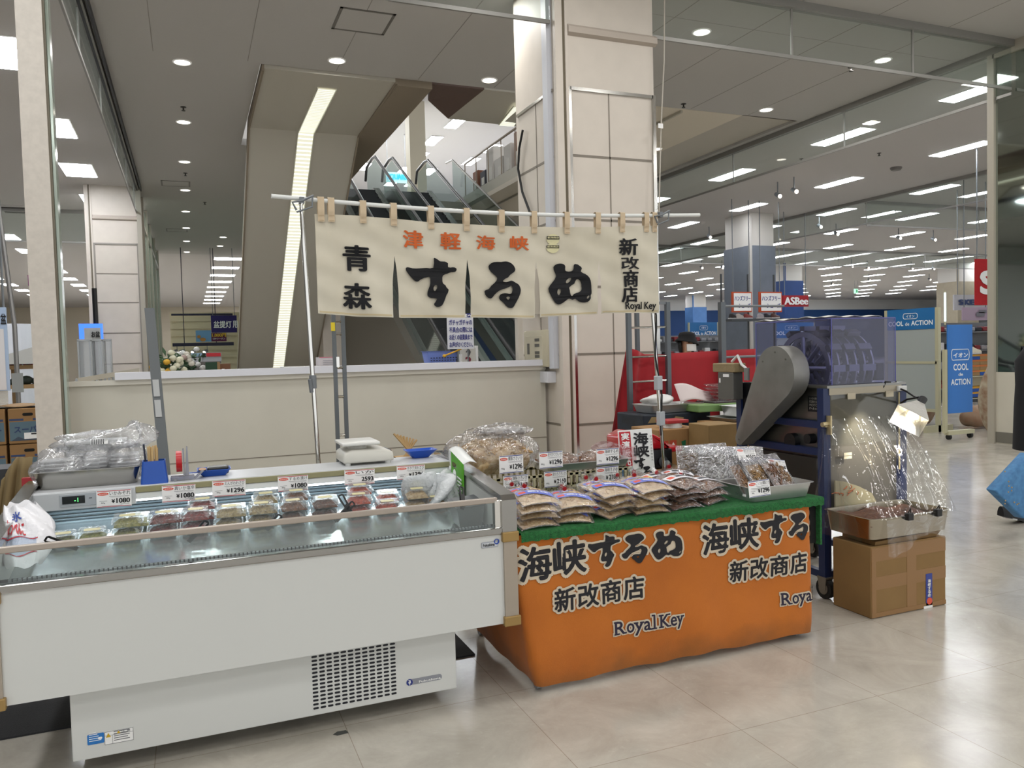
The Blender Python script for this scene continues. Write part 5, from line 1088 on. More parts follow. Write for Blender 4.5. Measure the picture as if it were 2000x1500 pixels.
for i in range(5):
    xa, xb = XA[i], XA[i+1]; mb = MB()
    def edge(v, s, i=i):   # panels part at the slits below the seam
        if (s < 0 and i == 0) or (s > 0 and i == 4): return 0
        k = max(0, .62-v)/.62; return s*(-.016*math.sin(min(1, k*1.6)*math.pi/2)*(1 if i != 4 else .5))
    def pf(u, v, d=0.0): 
        x = xa+(xb-xa)*u; x2 = x+edge(v, -1)*(1-u)**3+edge(v, 1)*u**3; p = cpt(x, v, d); p.x = x2; return p
    mb.sheet(pf, 26, 24)
    mb.m = 1; 
    for v0, v1 in ((.012, .03),): mb.sheet(lambda u, v: pf(.02+.96*u, v0+(v1-v0)*v, .0012), 20, 1)
    for kind, s, bx in items[i]:
        bb = cbox(*bx); fn = lambda x, v, dd=(.012 if kind == 'g' else .007): cpt(x, v, dd); mb.m = 3 if kind == 'o' else 2
        if kind == 'g': mb.shape2d(glyph_mesh(s), bb, fn)
        else: mb.text(s, bb, fn, .02 if kind in 'to' else .013)
    if i == 3:
        for y0, y1 in ((458, 478), (476, 494)):
            x0, x1, v0, v1 = cbox(1067, y0, 1091, y1); mb.m = 4; mb.poly([cpt((x0+x1)/2+(x1-x0)/2*math.cos(a), (v0+v1)/2+(v1-v0)/2*math.sin(a)*1.05, .006) for a in [k*math.pi/10 for k in range(20)]])
            mb.m = 2; vm = (v0+v1)/2; mb.poly([cpt(x0, vm, .0075), cpt(x1, vm, .0075), cpt(x1, vm+(v1-v0)*.3, .0075), cpt(x0, vm+(v1-v0)*.3, .0075)]); mb.m = 4; mb.text('新改商店', (x0+.004, x1-.004, vm+(v1-v0)*.06, vm+(v1-v0)*.24), lambda x, v: cpt(x, v, .009), .02)
    mb.build('curtain_panel', [canvas, M('hem stitching', 'BFB08E', .9), inkc, orc, goldm], nr, smooth=60, recalc=False)
for c in (627, 647, 709, 768.5, 841, 910.5, 978.5, 1042, 1106, 1166.5, 1214, 1261, 1277):
    x = ony(c, 430, NY).x; wd = .033; zt = bar_z(x)+.016; zb = zrange(x)[1]-.04
    mb = MB()
    mb.sheet(lambda u, v: Vector((x-wd/2*1.05+wd*1.05*u, NY-.016-.002*math.sin(u*3)+(.008 if v < .3 else 0), zb+(zt-zb)*v)), 3, 8); mb.sheet(lambda u, v: Vector((x-wd/2*1.05+wd*1.05*u, NY-.016+.032*v, zt+.004*math.sin(v*math.pi))), 3, 4); mb.sheet(lambda u, v: Vector((x-wd/2*1.05+wd*1.05*u, NY+.016, zb+(zt-zb)*v)), 3, 4)
    mb.m = 1; mb.box(x-wd*.4, x+wd*.4, NY-.0195, NY-.0185, zb+.004, zb+.006); mb.box(x-wd*.4, x+wd*.4, NY-.0195, NY-.0185, zb+.030, zb+.032)
    mb.build('tab', [tabm, M('tab stitching', 'A58E6E', .9)], nr, smooth=40)
# poles carrying the rod
p0 = ony(588, 400, NY-.02); p1 = ony(622, 905, NY-.02); d = (p1-p0); pb = p0+d*(p0.z/-d.z)
pl = thing('curtain_pole', 'chrome pole holding up the shop curtain at the showcase end', 'pole', (pb.x, pb.y, 0)); mb = MB(); mb.tube([p0+Vector((.012, 0, .02)), p0, p0+d*.15, pb], [.008, .009, .012, .012], 12); mb.build('tube', chrome, pl, smooth=50)
c = p0+d*((742-400)/505); mb = MB(); mb.cyl(c+Vector((0, 0, -.04)), c+Vector((0, 0, .03)), .019); mb.cyl(c+Vector((-.012, -.02, -.06)), c+Vector((-.02, -.03, .01)), .01); mb.build('clamp_collar', grey_metal, pl)
mb = MB(); mb.cyl((pb.x, pb.y, 0), (pb.x, pb.y, .03), .12, .06, 24); mb.build('foot', grey_metal, pl)
p0 = ony(1262, 432, NY+.04); p1 = ony(1292, 850, NY+.04); d = (p1-p0); pb = p0+d*(p0.z/-d.z)
pl = thing('curtain_pole', 'chrome pole with a black cord holding up the shop curtain at the machine end', 'pole', (pb.x, pb.y, 0)); mb = MB(); mb.tube([p0, pb], .012, 12); mb.build('tube', chrome, pl, smooth=50)
mb = MB(); pts = [p0+d*k/16+Vector((.014*math.sin(k*1.1), -.016, 0)) for k in range(4, 17)]; mb.tube(pts, .0055, 8); mb.build('cord', rubber, pl, smooth=50)
for yy in (745, 815):
    c = p0+d*((yy-432)/418); mb = MB(); mb.box(c.x-.02, c.x+.02, c.y-.028, c.y+.016, c.z-.05, c.z+.04, .004); mb.build('tape_wrap', M('white tape', 'AEB2B6', .4), pl)
mb = MB(); mb.cyl((pb.x, pb.y, 0), (pb.x, pb.y, .03), .07, .05, 24); mb.build('foot', grey_metal, pl)
# ladder like frames
def ladder(name, label, xa, xb, y, z1, rungs, t=.016, lean=0.0, yb=None, cat='frame'):
    r = thing(name, label, cat, ((xa+xb)/2, y, 0)); yb = yb if yb is not None else y
    for x in (xa, xb):
        mb = MB(); mb.hexa([(x-t-lean, yb-t, 0), (x+t-lean, yb-t, 0), (x+t-lean, yb+t, 0), (x-t-lean, yb+t, 0)], [(x-t, y-t, z1), (x+t, y-t, z1), (x+t, y+t, z1), (x-t, y+t, z1)]); mb.build('upright', M('grey steel upright', '6B7073', .45, .5), r)
    for z in rungs:
        mb = MB(); mb.tube([(xa, y, z), (xb, y, z)], .011, 10); mb.build('rung', chrome, r)
    return r
LY = 5.6; a = ony(654, 700, LY).x; b = ony(672, 700, LY).x
r = ladder('ladder_frame', 'narrow grey ladder frame standing behind the weighing scale', a, b, LY, 1.9, [ony(665, y, LY).z for y in (628, 653, 718, 775, 850)], .013)
mb = MB(); q = ony(650, 638, LY-.02); mb.box(q.x-.012, q.x+.016, LY-.016, LY-.014, q.z-.03, q.z+.03); mb.m = 1; q = ony(657, 700, LY-.02); mb.box(q.x, q.x+.02, LY-.02, LY-.016, q.z-.06, q.z+.01); mb.build('bracket', [yellow_ink, chrome], r)
RY = 6.3
XR1 = [ony(x, 700, RY).x for x in (1229, 1305)]; XR2 = ony(1411, 700, RY).x; xx = ony(1286, 640, RY).x
rk = thing('display_rack_frame', 'grey tubular rack frame draped with red cloth behind the stall', 'frame', (XR1[1], RY, 0))
for x, t in ((XR1[0], .02), (XR1[1], .02), (XR2, .026)):
    mb = MB(); mb.box(x-t, x+t, RY-t, RY+t, 0, ony(1400, 590, RY).z); mb.build('upright', M('grey rack steel', '62676B', .45, .5), rk)
mb = MB(); mb.box(xx-.022, xx+.012, RY+.35, RY+.39, 0, 1.85); mb.build('upright', M('grey rack steel', '62676B', .45, .5), rk)
for y in (640, 697, 745, 860):
    z = ony(1267, y, RY).z; mb = MB(); mb.tube([(XR1[0], RY, z), (XR1[1], RY, z+.005)], .011, 10); mb.build('crossbar', chrome, rk)
for y in (598, 697, 755):
    z = ony(1440, y, RY).z; mb = MB(); mb.tube([(XR2, RY, z), (XR2+.75, RY, z)], .012, 10); mb.build('crossbar', grey_metal, rk)
mb = MB(); z = ony(1300, 592, RY).z; mb.box(XR1[1]-.3, XR1[1]+.02, RY-.012, RY+.012, z-.012, z+.012); mb.build('crossbar', grey_metal, rk)
mb = MB(); q = ony(1410, 800, RY-.03); mb.box(q.x-.02, q.x+.02, RY-.028, RY-.0265, q.z-.09, q.z+.09); mb.build('strip_label', paper, rk)
# red cloth hung behind the frame
def red_fn(u, v):
    px = 1224+252*u
    if px < 1260: top = 676+(px-1224)*.45
    elif px < 1310: top = 692
    else: top = 690-(px-1310)*.055
    q = ony(px, top, RY+.06); fold = .035*math.sin(u*60)*max(0, 1-u*4.5)+.02*math.sin(u*13+v*2)*(1-v)
    return Vector((q.x-.26*(1-v)*max(0, 1-u*3), RY+.06+fold, .30+(q.z-.30)*v))
mb = MB(); mb.sheet(red_fn, 90, 16); o = mb.build('red_cloth', M('red cloth', 'A3101C', .8, noise=(6, .12), sheen=.2), smooth=60, solid=.003); tag(o, 'red cloth stretched over the grey rack frame behind the stall', 'cloth')
# breaker box and cable on the pillar
bb = thing('breaker_panel', 'ivory breaker panel with slots mounted on the tiled pillar side', 'electrical panel', (3.6, 8.1, 1.5)); mb = MB()
ya, yb2 = onx(1081, 690, 3.63).y, onx(1036, 690, 3.63).y; zt, zb = onx(1060, 645, 3.63).z, onx(1060, 716, 3.63).z
mb.box(3.55, 3.64, ya, yb2, zb, zt, .012); mb.build('cover', M('ivory panel plastic', 'BDB59C', .4), bb, smooth=40)
mb = MB(); mb.box(3.546, 3.551, ya+.10, yb2-.06, zb+.05, zt-.06, .003); mb.build('door', M('ivory panel door', 'C4BDA5', .4), bb)
mb = MB()
for dz in (.30, .24, .16, .12): mb.box(3.543, 3.547, ya+.18, ya+.30, zb+dz-.02, zb+dz+.012)
mb.box(3.543, 3.547, yb2-.17, yb2-.11, zb+.14, zb+.26); mb.build('breaker_switch', M('grey breaker', '5C5A52', .5), bb)
mb = MB(); mb.box(3.54, 3.64, ya-.03, yb2+.35, zb-.17, zb-.05, .003); o = struct(mb, 'trim_13', M('white cable trunking', 'D5D6DC', .4))
mb = MB(); c0 = [onx(*p, 3.60) for p in ((1021, 254), (1014, 290), (1012, 330), (1020, 375), (1035, 415))]; mb.tube(c0, .014, 8); o = mb.build('power_cable', rubber, smooth=50); tag(o, 'black power cable hanging from the white duct on the pillar', 'cable')
mb = MB(); mb.tube([ony(1298, -30, 7.4), ony(1297, 120, 7.4), ony(1291, 250, 7.4), ony(1287, 420, 7.4)], .007, 6); mb.m = 1; q = ony(1290, 246, 7.38); mb.box(q.x-.03, q.x+.03, 7.375, 7.38, q.z-.025, q.z+.025); o = mb.build('hanging_cord', [M('pale cord', 'B9B2A6', .6), paper], smooth=50); tag(o, 'thin pale cord with a white tag hanging beside the tiled pillar', 'cord')
# leaning grey post behind the counter
a = ony(292, 602, 4.75); b = ony(323, 930, 4.4); d = b-a; g = a+d*(a.z/-d.z); mb = MB()
mb.hexa([g+Vector(q) for q in ((-.025, -.02, 0), (.025, -.02, 0), (.025, .02, 0), (-.025, .02, 0))], [a+Vector(q) for q in ((-.025, -.02, 0), (.025, -.02, 0), (.025, .02, 0), (-.025, .02, 0))])
pp = thing('leaning_post', 'grey steel post leaning behind the blue cup, with paper strips on it', 'post', (g.x, g.y, 0)); mb.build('post', M('grey perforated steel', '5A5D5E', .5, .5), pp)
mb = MB()
for t0, t1 in ((.44, .54), (.56, .66)):
    A = a+d*t0; B = a+d*t1; mb.hexa([A+Vector((-.018, -.022, 0)), A+Vector((.012, -.022, 0)), B+Vector((.012, -.022, 0)), B+Vector((-.018, -.022, 0))], [A+Vector((-.018, -.025, 0)), A+Vector((.012, -.025, 0)), B+Vector((.012, -.025, 0)), B+Vector((-.018, -.025, 0))])
mb.build('paper_strip', M('grey paper strip', 'A9AAA8', .6), pp)
# ================================================================ SQUID ROASTING MACHINE
navy = M('navy frame paint', '16264F', .4); smooth_steel = M('brushed machine steel', '8B8A85', .32, .95, bump=(30, .06)); dark_in = M('dark machine inside', '1B1C20', .5, .4)
mc = thing('roasting_machine', 'squid machine on navy frame with a teardrop steel cover and a purple tinted hood', 'machine', (3.7, 3.95, 0))
for x in (3.385, 3.985):
    for y in (3.56, 4.30):
        mb = MB(); mb.box(x, x+.05, y, y+.05, .12, 1.235); mb.build('frame_post', navy, mc)
        mb = MB(); mb.cyl((x+.005, y+.02, .06), (x+.04, y+.02, .06), .06, n=24); mb.m = 1; mb.cyl((x, y+.02, .06), (x+.045, y+.02, .06), .034, n=20); mb.prism([(y-.01, .13), (y+.06, .13), (y+.045, .05), (y+.0, .05)], x-.004, x+.002, 'x'); mb.prism([(y-.01, .13), (y+.06, .13), (y+.045, .05), (y+.0, .05)], x+.043, x+.049, 'x'); mb.box(x-.005, x+.055, y-.01, y+.06, .118, .128)
        mb.build('caster', [rubber, M('caster steel', '8C857A', .4, .7)], mc, smooth=40)
for z in (.12, .42, .84, 1.0):
    bars = [(3.39, 3.43, 3.6, 4.31), (3.99, 4.03, 3.6, 4.31)]+([(3.43, 3.99, 4.305, 4.345)] if z != 1.0 else [])+([(3.43, 3.99, 3.565, 3.605)] if z < .5 else [])
    for bq in bars: mb = MB(); mb.box(*bq, z, z+.04); mb.build('frame_rail', navy, mc)
mb = MB(); mb.box(3.44, 4.02, 3.60, 4.30, .76, 1.24, .006); mb.box(3.405, 4.02, 3.55, 4.33, 1.235, 1.25); mb.build('steel_body', smooth_steel, mc)
mb = MB(); mb.box(3.425, 3.99, 3.555, 3.575, 1.195, 1.237); mb.build('top_rail', M('worn steel rail', 'A39A88', .4, .8), mc)
mb = MB(); mb.box(3.44, 3.985, 3.592, 3.60, .46, 1.19); mb.build('front_panel', M('dim front steel', '6A665F', .42, .6, bump=(6, .08)), mc)
mb = MB(); mb.box(3.445, 3.98, 3.560, 3.566, .90, 1.195); fs = mb.build('front_shield', FILM('clear acrylic shield', 'F4F4F0', .03, .12, .015, .06, None), mc)
for x in (3.56, 3.86):
    mb = MB(); mb.box(x, x+.06, 3.550, 3.556, 1.165, 1.20); mb.build('hinge', M('steel hinge', 'B5AA94', .35, .8), fs)
mb = MB(); mb.box(3.965, 3.972, 3.551, 3.557, .72, 1.19); mb.build('edge_strip', M('yellowed edge', 'B3A57C', .4), fs)
mb = MB(); mb.box(3.53, 3.59, 3.553, 3.557, .835, .852); mb.box(3.53, 3.59, 3.553, 3.557, .815, .832); mb.build('warning_label', M('cream label', 'CDC6AE', .5), fs)
q = onx(1614, 829, 3.39); mb = MB(); mb.box(3.40, 3.41, 3.52, 3.556, q.z-.06, q.z+.05); mb.box(3.375, 3.40, 3.535, 3.555, q.z-.015, q.z+.015); mb.cyl((3.36, 3.545, q.z), (3.40, 3.545, q.z), .014); mb.build('latch', M('brass latch', 'BFB18E', .3, .8), mc)
mb = MB(); mb.box(3.436, 3.44, 3.60, 3.74, 1.09, 1.185); mb.m = 1
for k, t in enumerate(('いか焼機', 'FORM SIZE', 'MOTOR', 'No.')): mb.text(t, (.01, .09, .068-k*.02, .082-k*.02), lambda u, v: Vector((3.4345, 3.735-u, 1.095+v)), .01)
mb.build('name_plate', [M('black plate', '14161A', .35), M('plate print', 'A8A59B', .4)], mc)
# teardrop chain cover
cx = 3.285; c1 = onx(1513, 730, cx); c2 = onx(1443, 858, cx); r1, r2 = .168, .038
dy, dz = c2.y-c1.y, c2.z-c1.z; D = math.hypot(dy, dz); ang = math.atan2(dz, dy); be = math.acos((r1-r2)/D)
out = arc(c1.y, c1.z, r1, ang+be, ang+2*math.pi-be, 40)+arc(c2.y, c2.z, r2, ang-be, ang+be, 12)
mb = MB(); mb.prism(out, cx, cx+.115, 'x'); es = [e for e in mb.bm.edges if all(abs(v.co.x-cx) < 1e-5 for v in e.verts)]
bmesh.ops.bevel(mb.bm, geom=es, offset=.006, segments=2, affect='EDGES', profile=.5)
cv = mb.build('chain_cover', M('scratched grey steel', '8E8D88', .45, .5, noise=(7, .2), bump=(14, .08)), mc, smooth=30)
mb = MB(); 
for a in (.6, 1.6, 2.4): mb.cyl((cx-.002, c1.y+.13*math.cos(a), c1.z+.13*math.sin(a)), (cx+.002, c1.y+.13*math.cos(a), c1.z+.13*math.sin(a)), .006, n=10)
mb.cyl((cx-.002, c2.y, c2.z), (cx+.002, c2.y, c2.z), .006, n=10); mb.build('screw', dark_steel, cv)
# drum of discs and clamps inside the hood
DC = Vector((0, 3.885, 1.345)); R_ = .225
for k in range(6):
    x = 3.54+k*.068; mb = MB(); N = 40
    mb.lathe((x, DC.y, DC.z), ((R_-.035, -.006), (R_, -.006), (R_, .006), (R_-.035, .006), (R_-.035, -.006)), N, 'x', cap=False)
    for j in range(8):
        a = j*math.pi/4+k*.1; u = Vector((0, math.cos(a), math.sin(a))); mb.tube([Vector((x, DC.y, DC.z))+u*.03, Vector((x, DC.y, DC.z))+u*(R_-.03)], .014, 6)
    mb.build('drum_disc', M('drum steel', 'A2A4AA', .35, .7), mc, smooth=40)
for j in range(12):
    a = j*math.pi/6; u = Vector((0, math.cos(a), math.sin(a))); t = Vector((0, -math.sin(a), math.cos(a))); C = DC+u*(R_+.015)
    mb = MB()
    for x0, x1 in ((3.53, 3.62), (3.65, 3.73), (3.76, 3.86)):
        P = [C+Vector((xx, 0, 0))+t*tt+u*uu for xx in (x0, x1) for tt in (-.02, .02) for uu in (-.01, .02)]; mb.hexa([P[0], P[1], P[3], P[2]], [P[4], P[5], P[7], P[6]])
    mb.build('drum_clamp', M('clamp steel', '7E8088', .3, .7), mc)
mb = MB(); mb.cyl((3.47, DC.y, DC.z), (3.95, DC.y, DC.z), .035); mb.build('drum_axle', dark_steel, mc, smooth=40)
mb = MB(); mb.box(3.90, 3.97, 3.66, 3.80, 1.26, 1.37, .01); mb.build('gear_motor', M('black motor', '101116', .4), mc)
hood = FILM('purple tinted acrylic', 'DEDEEE', .02, .12, .02, .04, None)
mb = MB(); x0, x1, y0, y1, z0, z1 = 3.475, 3.975, 3.585, 4.25, 1.252, 1.64; t = .006
mb.box(x0, x1, y0, y0+t, z0, z1); mb.box(x0, x0+t, y0+t, y1, z0, z1); mb.box(x1-t, x1, y0+t, y1, z0, z1); mb.box(x0, x1, y0, y1, z1, z1+t); mb.build('tinted_hood', hood, mc)
mb = MB(); e = .003
for a, b in (((x0, y0, z0), (x0, y0, z1)), ((x1, y0, z0), (x1, y0, z1)), ((x0, y0, z1), (x1, y0, z1)), ((x0, y0, z1), (x0, y1, z1)), ((x0, y1, z0), (x0, y1, z1))): mb.tube([a, b], e, 6)
mb.build('hood_edge', M('purple edge', '55569A', .3), mc)
mb = MB(); mb.sheet(lambda u, v: Vector((3.46+.45*u+.03*v, 3.62+.66*v, 1.649+.008*math.sin(u*9+v*5)**2+.004*math.sin(v*31))), 16, 20); o = mb.build('hood_sheet', M('crumpled white sheet', 'CFCDC6', .6), smooth=60, solid=.002); tag(o, 'crumpled white sheet lying on the purple hood', 'sheet')
# control box and motor on the rear side
mb = MB(); q0 = onx(1417, 778, 3.36); q1 = onx(1446, 727, 3.36); mb.box(3.30, 3.38, q1.y, q0.y, q0.z, q1.z, .004); cb = mb.build('control_box', M('grey control box', '6B6A65', .45, .5), mc)
mb = MB(); mb.box(3.295, 3.39, q1.y-.02, q0.y+.05, q1.z, q1.z+.06, .006); mb.build('tan_cover', M('tan kraft cover', '8B7A58', .7, bump=(20, .5)), cb)
mb = MB(); mb.box(3.296, 3.30, q1.y+.04, q1.y+.1, q1.z-.03, q1.z-.012); mb.build('small_label', paper, cb); mb = MB(); mb.box(3.296, 3.30, q0.y-.03, q0.y-.018, q1.z-.07, q1.z-.04); mb.build('small_label', paper, cb)
mb = MB(); a = Vector((3.34, q1.y-.04, q1.z+.05)); mb.tube([a+Vector((0, .1, .02)), a+Vector((0, .04, .06)), a, a+Vector((0, -.04, -.02)), a+Vector((.02, -.04, -.1))], .009, 8); mb.m = 1; mb.cyl(a+Vector((0, -.05, -.02)), a+Vector((0, -.05, -.10)), .018); mb.build('white_cable', [white_plastic, M('grey plug', '7B7B78', .5)], cb, smooth=40)
mb = MB(); mb.box(3.44, 3.62, 3.95, 4.25, .60, .78); mb.build('motor_box', M('black drive', '0E0F12', .45), mc); mb = MB(); mb.box(3.40, 3.46, 4.18, 4.36, .86, 1.25); mb.build('switch_box', M('black drive', '0E0F12', .45), mc); mb = MB(); mb.cyl((3.40, 3.86, .90), (3.44, 3.86, .90), .05, n=20); mb.build('pulley', M('black drive', '0E0F12', .45), mc, smooth=40); mb = MB(); mb.cyl((3.39, 3.70, .93), (3.44, 3.70, .93), .03, n=20); mb.build('pulley', M('black drive', '0E0F12', .45), mc, smooth=40)
mb = MB(); mb.box(3.40, 3.42, 3.62, 4.3, .46, .82); mb.build('lower_panel', M('dim steel panel', '4C4A48', .4, .8), mc)
# white chute board and squid pieces
mb = MB(); pts = [(3.44, .54), (3.44, .70), (3.52, .685), (3.62, .65), (3.72, .60), (3.76, .54)]
mb.prism(pts, 3.53, 3.54, 'y'); mb.build('chute_board', M('cream chute board', '9A9378', .5), mc)
tr = thing('roasting_tray', 'deep steel tray under the plastic film, full of brown squid flakes', 'tray', (3.62, 3.3, .43)); mb = MB(); tray_mesh(mb, 3.325, 3.915, 3.16, 3.50, .437, .548, .012, .035, .003, .01); mb.build('tray_body', M('bright tray steel', 'B0A898', .22, 1.0), tr, smooth=40)
mb = MB(); mb.sheet(lambda u, v: Vector((3.335+.57*u, 3.17+.32*v, .508+.02*math.sin(u*13)*math.sin(v*9)+.015*v)), 24, 16); o = mb.build('squid_flakes', M('brown squid flakes', '4A2C22', .6, noise=(60, .6, '6E4632'), bump=(90, 1, .01)), tr, smooth=60); o['kind'] = 'stuff'
mb = MB(); R = random.Random(9)
for k in range(10):
    x, z = R.uniform(3.45, 3.62), R.uniform(.60, .655); a = R.uniform(0, 3.1); mb.tube([(x, 3.525, z), (x+.02*math.cos(a), 3.522, z+.014*math.sin(a)), (x+.045*math.cos(a+.4), 3.524, z+.02*math.sin(a+.4))], R.uniform(.0015, .003), 6)
o = mb.build('squid_strip', M('orange squid strips', 'B0592A', .5), mc, smooth=50); o['kind'] = 'stuff'
for x in (3.585, 3.80):
    mb = MB(); mb.box(x-.02, x+.02, 3.135, 3.165, .525, .565, .004); mb.tube([(x-.012, 3.15, .56), (x, 3.14, .59), (x+.012, 3.15, .56)], .003, 6); o = mb.build('binder_clip', black_plastic, tr)
# plastic film curtain from the shield to the tray
wrap = FILM('stretched plastic film', 'FEFEFE', .012, .38, .01, .05, (5, .7))
def wrapf(u, v):   # v=0 tray rim, v=1 top
    xt = 3.40+.60*u; xb = 3.30+.64*u; k = v**1.1; x = xb+(xt-xb)*k; y0 = 3.145+.0*u; y = y0+(3.545-y0)*k
    if u < .12: y += (.12-u)/.12*.18*(1-k)
    z = .545+(1.055-.545)*v
    f = (math.sin(u*34+v*3)+.6*math.sin(u*61-v*5)+.5*math.sin(u*17+v*9))*.007*math.sin(math.pi*min(1, v*.9+.06))
    return Vector((x, y-f-.012*math.sin(v*math.pi), z+f*.5))
fw = thing('plastic_film', 'clear plastic film stretched from the machine front down over the steel tray', 'plastic film', (3.6, 3.3, .44)); mb = MB(); mb.sheet(wrapf, 90, 44); mb.build('front_sheet', wrap, fw, smooth=70)
def wrapr(u, v): 
    a = Vector((3.93, 3.15+.34*u, .55)); b = Vector((4.0, 3.545+.03*u, 1.0)); p = a+(b-a)*v; p.x += .008*math.sin(u*22+v*6)*math.sin(v*math.pi)+.02*(1-v)*math.sin(v*3); return p
mb = MB(); mb.sheet(wrapr, 20, 30); mb.build('side_sheet', wrap, fw, smooth=70)
def wrapl(u, v):
    a = Vector((3.30-.03*u, 3.2+.36*u, .42)); b = Vector((3.385, 3.53+.05*u, 1.0)); p = a+(b-a)*v; p.x += .012*math.sin(u*18+v*7)*math.sin(v*math.pi); return p
mb = MB(); mb.sheet(wrapl, 20, 30); mb.build('inner_sheet', wrap, fw, smooth=70)
mb = MB(); mb.sheet(lambda u, v: Vector((3.42+.48*u, 3.148-.012*v-.01*math.sin(u*25)*v, .54-.15*v-.05*v*math.sin(u*6+1))), 30, 12); mb.build('hanging_hem', wrap, fw, smooth=70)
# clip lamp
lp = thing('clip_lamp', 'clip lamp with a square reflector shade lit beside the machine', 'lamp', (4.0, 3.5, .95))
ap = ony(1801, 782, 3.33); tgt = ony(1712, 868, 3.56); ax = (ony(1768, 832, 3.30)-ap).normalized(); up = Vector((0, 0, 1)); sd = ax.cross(up).normalized(); vv = sd.cross(ax)
rot = math.radians(38); sd, vv = sd*math.cos(rot)+vv*math.sin(rot), vv*math.cos(rot)-sd*math.sin(rot)
A0 = [ap+ax*.035+(sd*i+vv*j)*.022 for i, j in ((-1, -1), (1, -1), (1, 1), (-1, 1))]; B0 = [ap+ax*.175+(sd*i+vv*j)*.088 for i, j in ((-1, -1), (1, -1), (1, 1), (-1, 1))]
mb = MB(); va = [mb.v(p) for p in A0]; vb = [mb.v(p) for p in B0]; mb.bridge(va, vb); mb.face(va[::-1]); mb.build('reflector_shade', M('ribbed silver shade', 'B4B2AC', .3, .7, bump=(50, .3)), lp, solid=.003)
mb = MB(); mb.cyl(ap-ax*.015, ap+ax*.04, .024); mb.build('socket', black_plastic, lp, smooth=40)
mb = MB(); bc = ap+ax*.10; mb.ell(bc, .026, .026, .032); mb.build('bulb', M('lit bulb', 'FFFFFF', .3, emit=10, ecol='FFF0CE'), lp, smooth=60)
mb = MB(); cl = ony(1752, 757, 3.57); mb.tube([cl, ony(1770, 764, 3.50), ony(1785, 774, 3.42), ap], .006, 8); mb.tube([ony(1760, 787, 3.55), ony(1772, 780, 3.45), ony(1795, 776, 3.36), ony(1806, 784, 3.34), ony(1800, 794, 3.33)], .006, 8); mb.build('gooseneck', black_plastic, lp, smooth=50)
mb = MB(); mb.box(cl.x-.02, cl.x+.05, 3.54, 3.60, cl.z-.02, cl.z+.012, .005); mb.build('clip', M('white clip', 'C9C9C6', .4), lp)
mb = MB(); c0 = ony(1727, 757, 3.56); mb.tube([c0+Vector((-.01, 0, 0)), c0+Vector((.0, -.01, .035)), c0+Vector((.05, .0, .03)), c0+Vector((.06, .02, .005)), c0+Vector((.12, .02, .03)), cl], .006, 8); mb.build('cord', rubber, lp, smooth=50)
sl = bpy.data.lights.new('clip_lamp_light', 'SPOT'); sl.energy = 15; sl.color = (1, .93, .78); sl.spot_size = math.radians(95); sl.spot_blend = .5; sl.shadow_soft_size = .03
so = bpy.data.objects.new('clip_lamp_light', sl); COL.objects.link(so); so.location = ap+ax*.185; so.rotation_euler = (tgt-so.location).to_track_quat('-Z', 'Y').to_euler()
# carton under the tray
def strip(mb, x0, x1, y0, y1, z0, z1): pass
kb = thing('cardboard_box', 'big taped cardboard box on the floor under the roasting tray', 'box', (3.637, 3.33, 0)); X0, X1, Y0, Y1, Z1 = 3.356, 3.915, 3.195, 3.47, .392
mb = MB(); mb.box(X0, X1, Y0, Y1, .001, Z1, .004, 1); mb.build('carton', M('worn cardboard', '8B6C40', .8, noise=(6, .1)), kb)
tape = M('shiny brown tape', '8F6B43', .3); mb = MB(); mb.box(X0+.002, X1-.002, Y0-.0012, Y0, .155, .225); mb.box(X0+.002, X1-.002, Y0-.0012, Y0, .31, .385); mb.box(X0+.26, X0+.33, Y0-.0018, Y0, .006, Z1-.006); mb.box(X0+.004, X0+.034, Y0-.0024, Y0, .008, Z1-.008); mb.box(X0+.002, X1-.002, Y0-.003, Y0, .005, .03); mb.build('packing_tape', tape, kb)
mb = MB(); a = ony(1808, 1185, Y0); b = ony(1822, 1131, Y0); mb.box(a.x, a.x+.048, Y0-.003, Y0-.0015, a.z, a.z+.185); mb.m = 1; mb.cyl((a.x+.026, Y0-.003, a.z+.03), (a.x+.026, Y0-.004, a.z+.03), .02, n=20); mb.m = 2
for k, c in enumerate('海峡するめ'): mb.text(c, (a.x+.012, a.x+.034, a.z+.135-k*.02, a.z+.153-k*.02), lambda u, v: Vector((u, Y0-.0045, v)), .03)
mb.box(a.x-.018, a.x+.05, Y0-.0032, Y0-.0028, a.z-.03, a.z+.005); mb.build('blue_label', [M('blue pack label', '33418F', .4), oval_ink, paper], kb)
mb = MB(); mb.hexa([(3.40, 3.21, .394), (3.86, 3.21, .394), (3.88, 3.46, .394), (3.42, 3.46, .394)], [(3.40, 3.205, .415), (3.885, 3.20, .428), (3.90, 3.47, .434), (3.42, 3.46, .42)]); o = mb.build('flattened_carton', M('flattened carton', '7C6038', .8)); tag(o, 'flattened cardboard between the big box and the roasting tray', 'cardboard')
